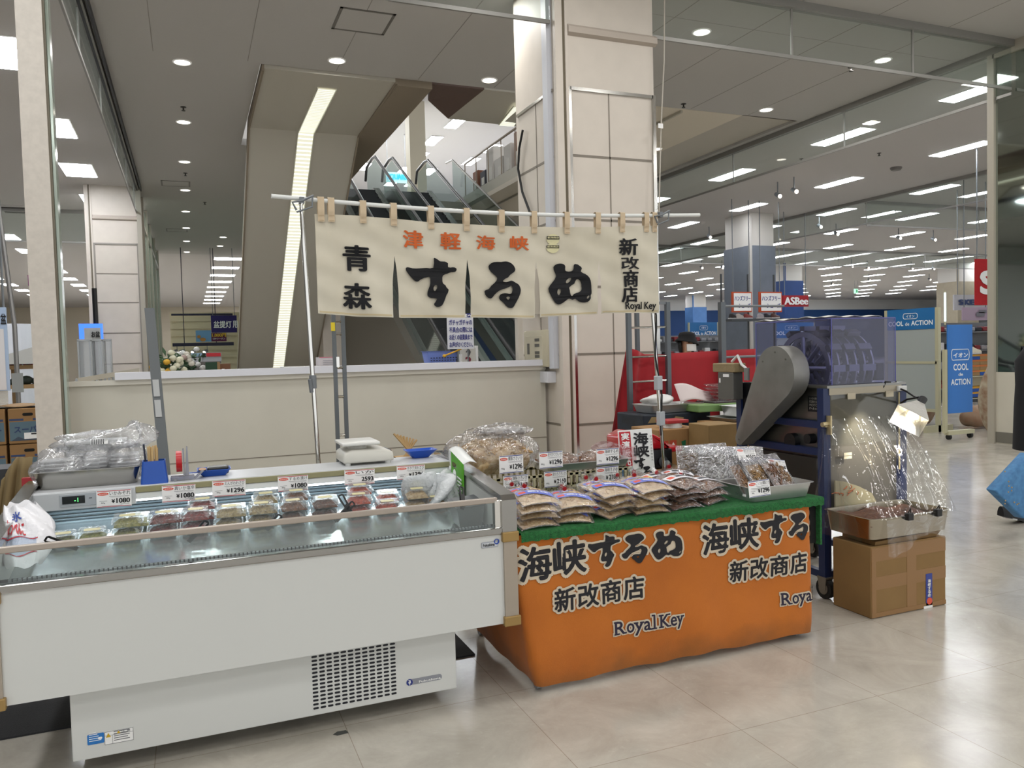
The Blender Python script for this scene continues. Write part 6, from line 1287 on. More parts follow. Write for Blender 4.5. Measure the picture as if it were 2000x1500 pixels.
# ================================================================ PEOPLE
def skin_body(name, joints, bones, mat, parent, sub=2):
    """joints: name -> (xyz, radius)."""
    me = bpy.data.meshes.new(name); names = list(joints); idx = {n: i for i, n in enumerate(names)}
    off = parent.location
    me.from_pydata([tuple(Vector(joints[n][0])-off) for n in names], [(idx[a], idx[b]) for a, b in bones], [])
    o = bpy.data.objects.new(name, me); COL.objects.link(o); o.parent = parent; me.materials.append(mat)
    sk = o.modifiers.new('skin', 'SKIN'); sk.use_smooth_shade = True
    lay = me.skin_vertices[0] if me.skin_vertices else None
    if lay is None:
        bm = bmesh.new(); bm.from_mesh(me); bm.verts.layers.skin.verify(); bm.to_mesh(me); bm.free(); lay = me.skin_vertices[0]
    for n in names:
        r = joints[n][1]; r = (r, r) if not isinstance(r, tuple) else r
        lay.data[idx[n]].radius = r; lay.data[idx[n]].use_root = n == names[0]
    ss = o.modifiers.new('sub', 'SUBSURF'); ss.levels = ss.render_levels = sub
    dg = bpy.context.evaluated_depsgraph_get(); dg.update(); m2 = bpy.data.meshes.new_from_object(o.evaluated_get(dg)); o.modifiers.clear(); o.data = m2; m2.name = name
    if not m2.materials: m2.materials.append(mat)
    m2.shade_smooth(); return o
skin = M('skin', 'C79A80', .5); dark_cloth = M('black garment', '141519', .85); navy_tr = M('dark trousers', '1A1C22', .8)
# clerk behind the red cloth
Yc = 9.3; hp = ony(1341, 671, Yc); cxx, cz = hp.x, hp.z+.02
pe = thing('person', 'person in a black bucket hat and white mask standing behind the red cloth', 'person', (cxx, Yc, 0))
J = {'pelvis': ((cxx, Yc, .90), (.16, .12)), 'waist': ((cxx, Yc, 1.05), (.15, .11)), 'chest': ((cxx, Yc, 1.27), (.18, .12)), 'neck': ((cxx, Yc, cz-.17), .055), 'head': ((cxx, Yc-.01, cz-.02), (.085, .10)), 'crown': ((cxx, Yc, cz+.07), (.075, .085))}
B = [('pelvis', 'waist'), ('waist', 'chest'), ('chest', 'neck'), ('neck', 'head'), ('head', 'crown')]
for s, t in ((-1, 'a'), (1, 'b')):
    J['sh'+t] = ((cxx+s*.19, Yc, 1.33), .06); J['el'+t] = ((cxx+s*.24, Yc-.02, 1.05), .045); J['wr'+t] = ((cxx+s*.22, Yc-.14, .85), .03); J['hd'+t] = ((cxx+s*.21, Yc-.2, .80), .035)
    J['hip'+t] = ((cxx+s*.09, Yc, .85), .09); J['kn'+t] = ((cxx+s*.1, Yc, .48), .06); J['an'+t] = ((cxx+s*.1, Yc, .09), .042); J['toe'+t] = ((cxx+s*.11, Yc-.15, .04), .04)
    B += [('chest', 'sh'+t), ('sh'+t, 'el'+t), ('el'+t, 'wr'+t), ('wr'+t, 'hd'+t), ('pelvis', 'hip'+t), ('hip'+t, 'kn'+t), ('kn'+t, 'an'+t), ('an'+t, 'toe'+t)]
skin_body('body', J, B, skin, pe)
mb = MB(); mb.lathe((cxx, Yc, 0), ((.19, .85), (.185, 1.05), (.20, 1.27), (.16, 1.36), (.07, 1.40)), 24); 
for vv_ in mb.bm.verts: vv_.co.y = Yc+(vv_.co.y-Yc)*.72
mb.build('dark_jacket', dark_cloth, pe, smooth=60)
mb = MB(); mb.lathe((cxx, Yc-.01, cz), ((.165, -.015), (.155, .0), (.118, .055), (.115, .09), (.10, .125), (.05, .142), (.001, .145)), 28, cap=False)
for v_ in mb.bm.verts: v_.co.z += -.035*((v_.co.x-cxx)/.15)*(1 if v_.co.z < cz+.03 else .2)
mb.build('bucket_hat', M('black bucket hat', '0A0A0E', .9), pe, smooth=50, solid=.006)
mb = MB(); mb.lathe((cxx, Yc, cz), ((.10, -.14), (.112, -.06), (.115, .02)), 24, cap=False)
for v_ in list(mb.bm.verts):
    if v_.co.y < Yc-.035: mb.bm.verts.remove(v_)
mb.build('hair', M('black hair', '0C0B0C', .6), pe, smooth=50, solid=.012)
mb = MB(); mb.sheet(lambda u, v: Vector((cxx-.005+.135*(u-.5)*1.15, Yc-.105-.045*math.cos((u-.5)*2.4), cz-.125+.095*v-.0*u)), 14, 8); mb.build('face_mask', M('white pleated mask', 'D5D2D0', .7), pe, smooth=60, solid=.003)
mb = MB()
for s in (-1, 1): mb.ell((cxx+s*.035, Yc-.105, cz-.008), .013, .008, .006)
mb.build('eyes', M('dark eye', '141012', .2), pe, smooth=60)
# shopper walking past at the frame edge
sx, sy = 6.66, 4.48
ps = thing('person', 'shopper in a dark coat and black shoes walking past, carrying a blue patterned bag', 'person', (sx, sy, 0))
J = {'pelvis': ((sx, sy, .92), (.15, .13)), 'waist': ((sx, sy, 1.06), (.14, .12)), 'chest': ((sx+.01, sy, 1.30), (.16, .13)), 'neck': ((sx+.03, sy, 1.46), .05), 'head': ((sx+.05, sy, 1.56), (.085, .075)), 'crown': ((sx+.05, sy, 1.64), (.08, .075)),
     'shl': ((sx-.05, sy-.16, 1.38), .06), 'ell': ((sx-.16, sy-.22, 1.12), .05), 'wrl': ((sx-.10, sy-.24, .90), .034), 'hdl': ((sx-.085, sy-.24, .83), .036), 'shr': ((sx+.04, sy+.16, 1.38), .06), 'elr': ((sx+.12, sy+.2, 1.12), .05), 'wrr': ((sx+.2, sy+.18, .92), .034),
     'hipl': ((sx-.02, sy-.08, .86), .09), 'knl': ((sx-.24, sy-.09, .50), .062), 'anl': ((sx-.59, sy-.10, .15), .042), 'hll': ((sx-.63, sy-.10, .12), .032), 'tol': ((sx-.50, sy-.10, .05), .028),
     'hipr': ((sx+.02, sy+.08, .86), .09), 'knr': ((sx+.14, sy+.08, .48), .062), 'anr': ((sx+.22, sy+.08, .09), .045), 'tor': ((sx+.38, sy+.08, .04), .04)}
B = [('pelvis', 'waist'), ('waist', 'chest'), ('chest', 'neck'), ('neck', 'head'), ('head', 'crown'), ('chest', 'shl'), ('shl', 'ell'), ('ell', 'wrl'), ('wrl', 'hdl'), ('chest', 'shr'), ('shr', 'elr'), ('elr', 'wrr'), ('pelvis', 'hipl'), ('hipl', 'knl'), ('knl', 'anl'), ('anl', 'tol'), ('anl', 'hll'), ('pelvis', 'hipr'), ('hipr', 'knr'), ('knr', 'anr'), ('anr', 'tor')]
skin_body('body', J, B, navy_tr, ps)
mb = MB(); mb.lathe((sx, sy, 0), ((.235, .55), (.225, .9), (.215, 1.1), (.22, 1.3), (.15, 1.42), (.06, 1.47)), 28); mb.tube([(sx-.05, sy-.19, 1.38), (sx-.17, sy-.24, 1.12), (sx-.11, sy-.25, .92)], [.085, .08, .065], 14); mb.build('dark_coat', M('dark wool coat', '15161A', .9), ps, smooth=60)
mb = MB(); f0 = Vector((sx-.66, sy-.10, 0)); prof = [(-.02, .0, .03), (.03, .0, .05), (.12, .0, .055), (.2, .0, .05), (.27, .0, .035)]
prev = None
for i, (dx, dz_, w_) in enumerate([(-.02, .10, .03), (.03, .105, .042), (.10, .085, .045), (.18, .055, .05), (.25, .04, .045), (.285, .03, .02)]):
    b0 = max(0.002, .075-.3*(dx+.02)); R = [mb.v((f0.x+dx, f0.y+w_*math.cos(a), b0+(dz_-b0*.3)*max(0, math.sin(a)) if math.sin(a) > 0 else b0)) for a in [k*2*math.pi/14 for k in range(14)]]
    if prev: mb.bridge(prev, R)
    else: mb.face(R)
    prev = R
mb.face(prev[::-1]); mb.m = 1; mb.hexa([f0+Vector(q) for q in ((.06, -.045, .045), (.11, -.045, .032), (.11, .045, .032), (.06, .045, .045))], [f0+Vector(q) for q in ((.06, -.05, .055), (.11, -.05, .042), (.11, .05, .042), (.06, .05, .055))]); mb.build('shoe', [M('black sneaker', '0D0E12', .7), white_plastic], ps, smooth=50)
bg = thing('tote_bag', 'blue patterned tote bag swinging from the hand of the passing shopper', 'bag', (sx-.22, sy-.27, .3))
mb = MB(); q = [ony(1936, 957, 3.98), ony(2004, 884, 3.98), ony(2050, 905, 3.98), ony(2050, 1000, 3.98), ony(1992, 1012, 3.98)]
mb.hexa([p+Vector((0, -.03, 0)) for p in q], [p+Vector((0, .05, 0)) for p in q]); bmesh.ops.bevel(mb.bm, geom=list(mb.bm.edges), offset=.012, segments=2, affect='EDGES', profile=.5); mb.build('bag_body', M('blue patterned cloth', '3F6F9E', .7, noise=(26, .4, '4E86B5')), bg, smooth=50)
mb = MB(); 
for k in range(14):
    c = ony(1955+random.random()*60, 920+random.random()*70, 3.948); mb.ell(c, .007, .003, .006, 8, 5)
o = mb.build('bag_pattern', M('tan bag dots', 'A48D63', .7), bg)
mb = MB(); mb.tube([q[1]+Vector((.0, 0, -.02)), Vector((sx-.09, sy-.25, .83)), q[2]+Vector((.02, 0, -.02))], .01, 8); mb.build('handle', M('blue strap', '2F5A86', .7), bg)

# ================================================================ SHOP BEYOND THE HALL
band = M('blue campaign band', '1F6CA8', .5, noise=(3, .12)); boardm = M('grey display board', '9EA5A2', .6); postm = M('ivory stand post', 'B5B193', .5); wtx = M('white campaign print', 'E6ECF0', .5)
def campaign(label, P0, P1, ztop, zmid, zbot, feet=True, text='COOL de ACTION'):
    P0 = Vector(P0); P1 = Vector(P1); d = (P1-P0); L = d.length; d.normalize(); n = Vector((d.y, -d.x, 0))
    r = thing('display_board', label, 'board', ((P0.x+P1.x)/2, (P0.y+P1.y)/2, 0))
    def slab(mb, z0, z1, off, t): mb.hexa([P0+n*off+Vector((0, 0, z0)), P1+n*off+Vector((0, 0, z0)), P1+n*off+Vector((0, 0, z1)), P0+n*off+Vector((0, 0, z1))], [P0+n*(off+t)+Vector((0, 0, z0)), P1+n*(off+t)+Vector((0, 0, z0)), P1+n*(off+t)+Vector((0, 0, z1)), P0+n*(off+t)+Vector((0, 0, z1))])
    mb = MB(); slab(mb, zbot, ztop, -.02, .04); mb.build('panel', boardm, r)
    mb = MB(); slab(mb, zmid, ztop, .022, .006); mb.m = 1; h = ztop-zmid; f = lambda u, v: P0+d*u+n*.031+Vector((0, 0, zmid+v))
    mb.text('COOL', (L*.06, L*.36, h*.2, h*.42), f, .03); mb.text('de', (L*.40, L*.48, h*.2, h*.36), f, .02); mb.text('ACTION', (L*.52, L*.93, h*.2, h*.42), f, .03); mb.text('イオン', (L*.42, L*.58, h*.58, h*.72), f, .02)
    for aa in (rrect(L*.36, L*.64, h*.52, h*.78, h*.1),):
        k = len(aa)
        for i in range(k): a_, b_ = Vector(aa[i]), Vector(aa[(i+1) % k]); mb.tube([f(*a_), f(*b_)], .006, 4)
    mb.build('campaign_band', [band, wtx], r)
    for p in (P0, P1):
        mb = MB(); mb.box(p.x-.03, p.x+.03, p.y-.03, p.y+.03, .0, ztop); mb.box(p.x-.3, p.x+.3, p.y-.03, p.y+.03, .0, .11); mb.build('leg', postm, r)
    mb = MB(); slab(mb, zbot+(zmid-zbot)*.58, zbot+(zmid-zbot)*.58+.04, .02, .01); slab(mb, zbot, zbot+.05, .02, .012); mb.build('crossbar', postm, r)
XB = 11.25; a = onx(1733, 700, XB); b = onx(1832, 700, XB)
campaign('grey display board with a blue campaign band, next to the purple hood', (XB, a.y, 0), (XB, b.y, 0), onx(1800, 602, XB).z, onx(1800, 643, XB).z, .32)
for lab, x0, x1 in (('far display board with a blue campaign band behind the person in the hat', 1346, 1402), ('far display board with a blue campaign band between the frame post and the hood', 1421, 1488), ('far display board with a blue campaign band seen through the purple hood', 1500, 1590)):
    Y = 26 if x0 != 1500 else 28.5; a = ony(x0, 690, Y); b = ony(x1, 690, Y); campaign(lab, (a.x, Y, 0), (b.x, Y, 0), ony(x0, 630, Y).z, ony(x0, 661, Y).z, .4)
bs = thing('banner_stand', 'tall narrow blue campaign banner on a wheeled ivory stand', 'banner', (10.72, 8.5, 0))
Yb = 8.5; l = ony(1850, 640, Yb).x; rx_ = ony(1898, 640, Yb).x; zt_, zb_ = ony(1875, 634, Yb).z, ony(1875, 806, Yb).z
mb = MB(); mb.box(l, rx_, Yb-.01, Yb+.01, zb_, zt_); mb.m = 1; f = lambda u, v: Vector((l+(rx_-l)*u, Yb-.012, zb_+(zt_-zb_)*v))
mb.text('COOL', (.22, .82, .485, .555), f, .03); mb.text('de', (.42, .60, .42, .455), f, .02); mb.text('ACTION', (.12, .90, .32, .385), f, .03); mb.text('イオン', (.22, .80, .63, .68), f, .03)
aa = rrect(.14, .86, .60, .72, .05)
for i in range(len(aa)): mb.tube([f(*aa[i]), f(*aa[(i+1) % len(aa)])], .006, 4)
mb.build('banner_panel', [M('blue banner', '2D70BC', .5), wtx], bs)
mb = MB(); mb.box(l-.06, l-.01, Yb-.01, Yb+.04, .1, 1.35); mb.build('post', postm, bs)
mb = MB(); mb.box(10.45, 11.0, Yb-.03, Yb+.05, .07, .13); mb.build('foot_bar', postm, bs)
for x in (10.49, 10.94): mb = MB(); mb.cyl((x-.02, Yb, .04), (x+.02, Yb, .04), .04); mb.build('caster', rubber, bs)
mb = MB(); mb.cyl((l-.02, Yb+.02, zt_), (l-.02, Yb+.02, zt_+.5), .012); mb.m = 1; mb.cyl((l-.02, Yb+.018, zt_+.05), (l-.02, Yb+.018, zt_+.48), .014); mb.build('light_tube', [postm, M('pale cyan tube', 'CDEFF5', .3, emit=1.2)], bs)
# beanbags / bolsters between the stands
for lab, p, r3 in (('large cream spotted bolster standing on the floor beside the banner stand', (11.62, 8.55, .05), (.26, .26, .62)), ('tan spotted bolster lying on the floor behind the banner stand', (12.35, 9.35, .03), (.5, .22, .2)), ('tan brown cushion leaning against the grey display board', (11.95, 10.3, .02), (.28, .3, .45))):
    m = crumple('x', None, None, p, r3[0], r3[1], r3[2], None, int(p[0]*7), 28, .06, None, None, True)
    tag(m.build('cushion', M('spotted cushion '+lab[:5], 'B9AD95' if 'cream' in lab else '94806A', .9, noise=(9, .3, '8F6F58')), smooth=60), lab, 'cushion')
# shoe shelves and boxes
def shelf_unit(label, x0, x1, y, z1, seed, nrow=3):
    r = thing('shoe_shelf', label, 'shelf', ((x0+x1)/2, y, 0)); R = random.Random(seed)
    mb = MB(); mb.box(x0, x1, y+.3, y+.34, .08, z1); 
    for k in (0, nrow): mb.box(x0, x1, y, y+.34, .1+k*(z1-.1)/nrow-.02, .1+k*(z1-.1)/nrow)
    for x in (x0-.03, x1+.03): mb.box(x-.02, x+.02, y-.01, y+.02, .05, z1)
    mb.build('shelf_frame', M('ivory shelf', 'BDB79C', .5), r)
    mb = MB(); mb.box(x0, x1, y+.02, y+.1, 0, .08); mb.build('plinth', black_plastic, r); return r
boxc = [('blue_yellow', M('blue shoe box', '1F4FA0', .6), M('yellow box lid', 'C9962E', .6)), ('white', M('white shoe box', 'CFCBC4', .6), M('grey box lid', '8F8E8A', .6)), ('tan', M('tan shoe box', '9A7A50', .6), M('orange box lid', 'C2703A', .6))]
def shoe_boxes(x0, x1, y, z, rows, group, label, seed, sxx=.33):
    R = random.Random(seed); protos = {}
    x = x0
    while x+sxx < x1:
        for k in range(rows):
            nm, a_, b_ = R.choice(boxc) if R.random() < .5 else boxc[0]
            if nm not in protos:
                t_ = thing('shoe_box', label, 'shoe box', (x, y, z+k*.125), group); mb = MB(); mb.box(0, sxx-.01, 0, .26, .001, .095); mb.build('box_base', a_, t_, world=False); mb = MB(); mb.box(-.004, sxx-.006, -.004, .264, .08, .122); mb.build('box_lid', b_, t_, world=False); protos[nm] = t_
            else: dup(protos[nm], (x, y, z+k*.125))
        x += sxx
S0 = ony(1895, 780, 13.2); xa_, xb_ = S0.x, ony(1960, 780, 13.2).x
shelf_unit('low ivory shoe shelf behind the tall blue banner', xa_, xb_+.6, 13.2, .62, 1)
shoe_boxes(xa_+.03, xb_+.6, 13.22, .12, 2, 'shoe boxes inside the low ivory shelf', 'shoe box stacked inside the low ivory shelf by the mirror wall', 2); shoe_boxes(xa_+.03, xb_+.6, 13.22, .63, 4, 'shoe boxes on top of the low ivory shelf', 'shoe box piled on top of the low ivory shelf by the mirror wall', 3)
def shoe(x, y, z, rz, col, label, group=None, s=1.0):
    mb = MB(); mb.T = Matrix.Translation((x, y, z)) @ Matrix.Rotation(rz, 4, 'Z') @ Matrix.Scale(s, 4); prev = None
    for dx, w_, h_ in ((-.14, .02, .05), (-.12, .038, .095), (-.06, .042, .10), (0, .042, .075), (.07, .048, .055), (.12, .042, .045), (.15, .018, .03)):
        Rr = [mb.v((dx, w_*math.cos(a), .02+h_*max(0, math.sin(a)))) for a in [k*2*math.pi/10 for k in range(10)]]
        if prev: mb.bridge(prev, Rr)
        else: mb.face(Rr)
        prev = Rr
    mb.face(prev[::-1]); mb.m = 1; mb.prism([(-.145, -.035), (.1, -.05), (.155, 0), (.1, .05), (-.145, .035)], 0, .022)
    return tag(mb.build('sneaker', [M('sneaker '+col, col, .6), white_plastic], smooth=50), label, 'shoe', group)
shoe(ony(1915, 690, 13.1).x, 13.25, 1.14, .1, 'D3CBB4', 'cream sneaker displayed on the shoe boxes above the low ivory shelf', s=1.5)
def flat_sign(name, label, x0, y0, x1, y1, Y, face, t=.03, draw=None, cat='sign', mats=(), hang=True):
    a = ony(x0, y1, Y); b = ony(x1, y0, Y); r = thing(name, label, cat, ((a.x+b.x)/2, Y, a.z))
    mb = MB(); mb.box(a.x, b.x, Y, Y+t, a.z, b.z); dd = .01 if Y < 14 else .03; f = lambda u, v: Vector((a.x+(b.x-a.x)*u, Y-dd, a.z+(b.z-a.z)*v))
    if draw: draw(mb, f)
    mb.build('sign_face', [face]+list(mats), r)
    if hang:
        mb = MB()
        for k in (.08, .92): x = a.x+(b.x-a.x)*k; mb.tube([(x, Y+t/2, b.z), (x, Y+t/2, CEIL if hang is True else hang)], .012, 6)
        mb.build('hanger', grey_metal, r)
    return r
def T(m, s, box, bold=.03):
    def g(mb, f): mb.m = m; mb.text(s, box, f, bold)
    return g
def many(*gs):
    def g(mb, f):
        for q in gs: q(mb, f)
    return g
def Rc(m, u0, u1, v0, v1, d=.003):
    def g(mb, f): mb.m = m; mb.poly([f(u0, v0)-Vector((0, -d, 0)), f(u1, v0)-Vector((0, -d, 0)), f(u1, v1)-Vector((0, -d, 0)), f(u0, v1)-Vector((0, -d, 0))])
    return g
flat_sign('sale_banner', 'red sale banner with a white letter S hanging beside the mirrored mullion', 1904, 507, 1962, 596, 12.0, M('red banner', 'B9161F', .7, noise=(20, .15)), .01, many(T(1, 'S', (.18, .62, .26, .72), .05), T(1, 'A', (.66, 1.0, .26, .72), .05)), mats=[white_ink])
flat_sign('brand_sign', 'pale shop sign with dark italic letters behind the red sale banner', 1864, 576, 1960, 606, 15.5, M('pale sign', 'BDBBBE', .6), .05, T(1, 'SKECHERS', (.08, .95, .35, .68), .04), mats=[M('navy sign print', '2A3C66', .5)])
flat_sign('poster_panel', 'dull pink poster with a grey shoe under the pale shop sign', 1880, 600, 1930, 626, 14.5, M('dull pink poster', 'A894A4', .6), .03, many(Rc(1, .5, .82, .3, .62), Rc(1, .6, .9, .55, .8)), mats=[M('grey shoe print', '77757C', .6)])
flat_sign('brand_sign', 'red shop sign with white letters beside the grey stone pillar', 1530, 577, 1579, 599, 19.5, M('red sign', 'A31722', .5), .06, T(1, 'ASBee', (.03, .94, .18, .82), .02), mats=[white_ink])
orange_b = M('orange sign frame', 'C0502A', .6)
for lab, x0, x1 in (('white sign with an orange border and navy writing, beside the far display boards', 1430, 1468), ('white sign with an orange border and navy writing, in front of the grey stone pillar', 1483, 1527)):
    flat_sign('shoe_sign', lab, x0, 570, x1, 610, 18.2, orange_b, .04, many(Rc(1, .06, .94, .07, .93), T(2, 'ハンズフリー', (.1, .9, .56, .8), .02), T(2, 'シューズ', (.3, .9, .2, .44), .02)), mats=[paper, blue_ink], hang=True)
rs = thing('display_shelf', 'dark display shelf carrying sneakers under the orange bordered signs', 'shelf', (ony(1475, 620, 18.4).x, 18.5, 0)); a = ony(1425, 623, 18.4); b = ony(1532, 619, 18.4)
mb = MB(); mb.box(a.x, b.x, 18.3, 18.8, a.z-.06, a.z); 
for x in (a.x+.03, (a.x+b.x)/2, b.x-.03): mb.box(x-.02, x+.02, 18.78, 18.82, 0, a.z+1.3)
mb.build('shelf_board', M('dark shelf steel', '4B4E50', .5, .4), rs)
for i, (px, c) in enumerate(((1433, '2A2626'), (1446, 'C9C6C0'), (1461, '7E2A22'), (1488, 'BFBFC4'), (1500, '30333C'), (1514, '5C3A30'))): shoe(ony(px, 618, 18.5).x, 18.5, a.z+.004, .2, c, ('black', 'white', 'dark red', 'pale grey', 'charcoal', 'brown')[i]+' sneaker on the dark display shelf under the orange bordered signs', s=1.3)
flat_sign('exit_light', 'small green exit light above the far shop floor', 1670, 564, 1676, 573, 40, M('green exit sign', '9FE0B8', .5, emit=.8), .1, many(Rc(1, .3, .7, .2, .8)), mats=[M('exit green', '10764A', .5, emit=.3)])
# rows of low merchandise far in the shop
Rm = random.Random(11); 
rowlab = ['shoe rack in the far shop behind the grey frame post', 'shoe rack in the far shop behind the purple hood', 'shoe rack in the far shop beyond the grey display board', 'shoe rack in the far shop under the pale shop sign', 'shoe rack in the far shop beside the red sale banner', 'shoe rack in the far shop behind the person in the hat']
for i, (x, y, L) in enumerate(((16.5, 24, 2.5), (20, 25, 3), (21, 17, 2.6), (17.5, 13.6, 2.6), (20.8, 13.9, 2.2), (15, 28, 3))):
    r = thing('shoe_rack', rowlab[i], 'rack', (x, y, 0)); mb = MB(); mb.box(x-L/2, x+L/2, y+.3, y+.36, 0, 1.9); 
    for k in range(4): mb.box(x-L/2, x+L/2, y, y+.3, .3+k*.45, .33+k*.45)
    mb.build('rack_frame', M('grey rack', '6E7072', .6), r)
    mb = MB()
    for k in range(4):
        xx = x-L/2+.06
        while xx < x+L/2-.2:
            mb.m = Rm.randrange(4); w_ = Rm.uniform(.16, .24); mb.box(xx, xx+w_, y+.04, y+.26, .331+k*.45, .331+k*.45+Rm.uniform(.09, .2), .02, 1); xx += w_+.05
    o = mb.build('merchandise', [M('dark goods', '24252B', .7), M('grey goods', '8A8A8E', .7), M('white goods', 'C9C8C6', .7), M('red goods', '7A2A2E', .7)], r); o['kind'] = 'stuff'
# ceiling spot rails of the shop
sp_g = 'track spotlights in the far shop'; s0 = None
for px, py in ((1600, 443), (1633, 457), (1755, 465), (1823, 468), (1663, 520), (1694, 523), (1780, 524), (1822, 525), (1697, 547), (1625, 555), (1815, 546), (1519, 383), (1551, 374), (1370, 523), (1410, 523), (1385, 463)):
    q = onz(px, py, CEIL-.35)
    if s0 is None:
        s0 = thing('track_spotlight', 'small track spotlight hanging under the far shop ceiling', 'spotlight', q, sp_g); mb = MB(); mb.tube([(0, 0, .35), (0, 0, .05)], .015, 6); mb.cyl((0, .06, .06), (-.02, -.1, -.02), .05, .06); mb.build('lamp_head', grey_metal, s0, world=False)
        mb = MB(); mb.ell((-.022, -.11, -.025), .05, .03, .05, 10, 6); mb.build('lamp_face', M('warm spot glow', 'FFF2DC', .3, emit=6, ecol='FFF0DC'), s0, world=False)
    else: dup(s0, q)
# ================================================================ ESCALATORS
glassE = FILM('escalator glass', 'E4ECEA', .03, .15, .02, .03, None); skirt = M('escalator steel skirt', '83817C', .35, .8); stepm = M('dark escalator steps', '101216', .5); rail = M('black handrail edge', '4A4B4C', .3, .6)
def escalator(label, xl, xr):
    r = thing('escalator', label, 'escalator', ((xl+xr)/2, 17, 0)); tn = math.tan(math.radians(30)); yt, zt = 22.4, 6.1; yb = yt-zt/tn
    mb = MB(); n = 34
    for k in range(n):
        z = (k+1)*zt/n; y = yb+(k)*zt/n/tn; mb.box(xl+.1, xr-.1, y, y+.42, z-.25, z)
    mb.build('step', stepm, r)
    for x in (xl, xr):
        mb = MB(); mb.prism([(yb-.6, 0), (yb, 0), (yt, zt-.45), (yt+1.2, zt-.45), (yt+1.2, zt+.12), (yt, zt+.12), (yb-.1, .14), (yb-.6, .14)], x-.09, x+.09, 'x'); mb.build('skirt_panel', skirt, r)
        mb = MB(); mb.prism([(yb-.6, .14), (yb-.1, .14), (yt, zt+.12), (yt+1.1, zt+.12), (yt+1.2, zt+.85), (yt+.1, zt+.95), (yb-.1, .95), (yb-.6, .85)], x-.006, x+.006, 'x'); mb.build('glass_balustrade', glassE, r)
        mb = MB(); mb.tube([(x, yb-.55, .3), (x, yb-.85, .6), (x, yb-.6, .92), (x, yb-.1, 1.0), (x, yt, zt+1.0), (x, yt+.4, zt+1.04), (x, yt+1.2, zt+.95), (x, yt+1.4, zt+.6)], .04, 10); mb.build('handrail', rail, r, smooth=60)
    return r
escalator('escalator rising behind the noren, nearer the grey soffit', 4.0, 5.1); escalator('escalator rising behind the noren, nearer the tiled pillar', 5.6, 6.65)
gb = thing('glass_balustrade', 'upper landing glass balustrade beside the escalators', 'balustrade', (7.4, 18, 0)); mb = MB(); tn = math.tan(math.radians(30))
mb.prism([(13.0, 1.0), (22.4, 6.3), (22.4, 7.1), (13.0, 1.9)], 7.38, 7.40, 'x'); mb.build('glass_pane', glassE, gb); mb = MB(); mb.tube([(7.39, 13, 1.95), (7.39, 22.4, 7.15), (7.39, 23, 7.2)], .03, 8); mb.build('handrail', M('bright rail', 'A9A8A4', .3, .8), gb); mb = MB(); mb.box(7.36, 7.42, 13, 13.06, 0, 1.9); mb.build('post', grey_metal, gb)
gu = thing('upper_railing', 'railing with goods behind it along the upper storey edge', 'railing', (7.98, 18, 6.1)); mb = MB(); mb.tube([(7.98, 12, 7.2), (7.98, 23, 7.2)], .03, 8)
for k in range(12): mb.tube([(7.98, 12+k, 6.25), (7.98, 12+k, 7.2)], .015, 6)
mb.build('rail', M('brown rail', '8A7A66', .4), gu)
Rg = random.Random(5); cols = ['3C6E94', 'A79B3A', '8A5A44', 'C9C4BC', '3A3A44', '5A86A8', '8C8F96', '6E3B34']
for k in range(16):
    y = 12.6+k*.66; c = Rg.choice(cols); mb = MB(); h_ = Rg.uniform(.7, 1.25); mb.box(8.2, 8.55, y, y+Rg.uniform(.35, .6), 6.101, 6.1+h_, .02, 1); mb.m = 1; mb.box(8.19, 8.2, y+.08, y+.3, 6.4, 6.4+h_*.3)
    o = mb.build('stocked_display', [M('upper goods '+c, c, .7), M('goods label', 'CFCAC0', .6)]); tag(o, 'display of coloured goods behind the upper storey railing', 'display', 'goods along the upper railing')
flat_sign('lit_sign', 'glowing cyan shop sign on the upper storey behind the escalator glass', 755, 338, 796, 355, 30, M('cyan lit face', 'BFE9F2', .4, emit=.6), .1, T(1, 'SQUARE', (.05, .95, .2, .8), .04), mats=[M('cyan lit letters', '2FA8D8', .4, emit=1.0)], hang=9.97)
# ================================================================ BEHIND THE PARTITION
def capsule(label, px0, px1, Y=8.45):
    a = ony(px0, 720, Y).x; b = ony(px1, 720, Y).x; r = thing('capsule_machine', label, 'vending machine', ((a+b)/2, Y+.2, 0)); zt_ = ony((px0+px1)/2, 716, Y).z
    mb = MB(); mb.box(a+.004, b-.004, Y, Y+.42, zt_-.09, zt_, .035, 3); mb.build('top_cap', M('white machine cap', 'D2D0CC', .35), r, smooth=50); mb = MB(); mb.box(a+.01, b-.01, Y+.01, Y+.41, 0, zt_-.09); mb.build('cabinet', M('white cabinet', 'C6C4C0', .4), r); return zt_
for i, (a, b) in enumerate(((770, 846), (846, 904), (904, 964), (964, 1018))): zc = capsule(('white capsule machine behind the partition, nearest the ladder frame', 'white capsule machine behind the partition, under the lilac basket', 'white capsule machine behind the partition, under the notice board', 'white capsule machine behind the partition, next to the tiled pillar')[i], a, b)
zc0 = capsule('white capsule machine behind the partition, beside the chrome pole', 627, 708)
bk = thing('shopping_basket', 'lilac plastic basket with a yellow scoop on the capsule machines', 'basket', (2.75, 8.62, zc)); Y = 8.5; a = ony(839, 712, Y); b = ony(893, 712, Y); z0 = zc+.002; z1 = ony(865, 686, Y).z
mb = MB(); tray_mesh(mb, a.x-.02, b.x+.02, Y, Y+.26, z0, z1, .03, .03, .004, .012); mb.m = 1
for k in range(10):
    for j in range(4): x = a.x+.01+k*(b.x-a.x)/10; z = z0+.03+j*.028; mb.box(x, x+.014, Y-.022-.0*j, Y-.012, z, z+.012)
mb.build('basket_body', [M('lilac plastic', '6C80C4', .45), M('basket holes', '2A2E4A', .6)], bk, smooth=40)
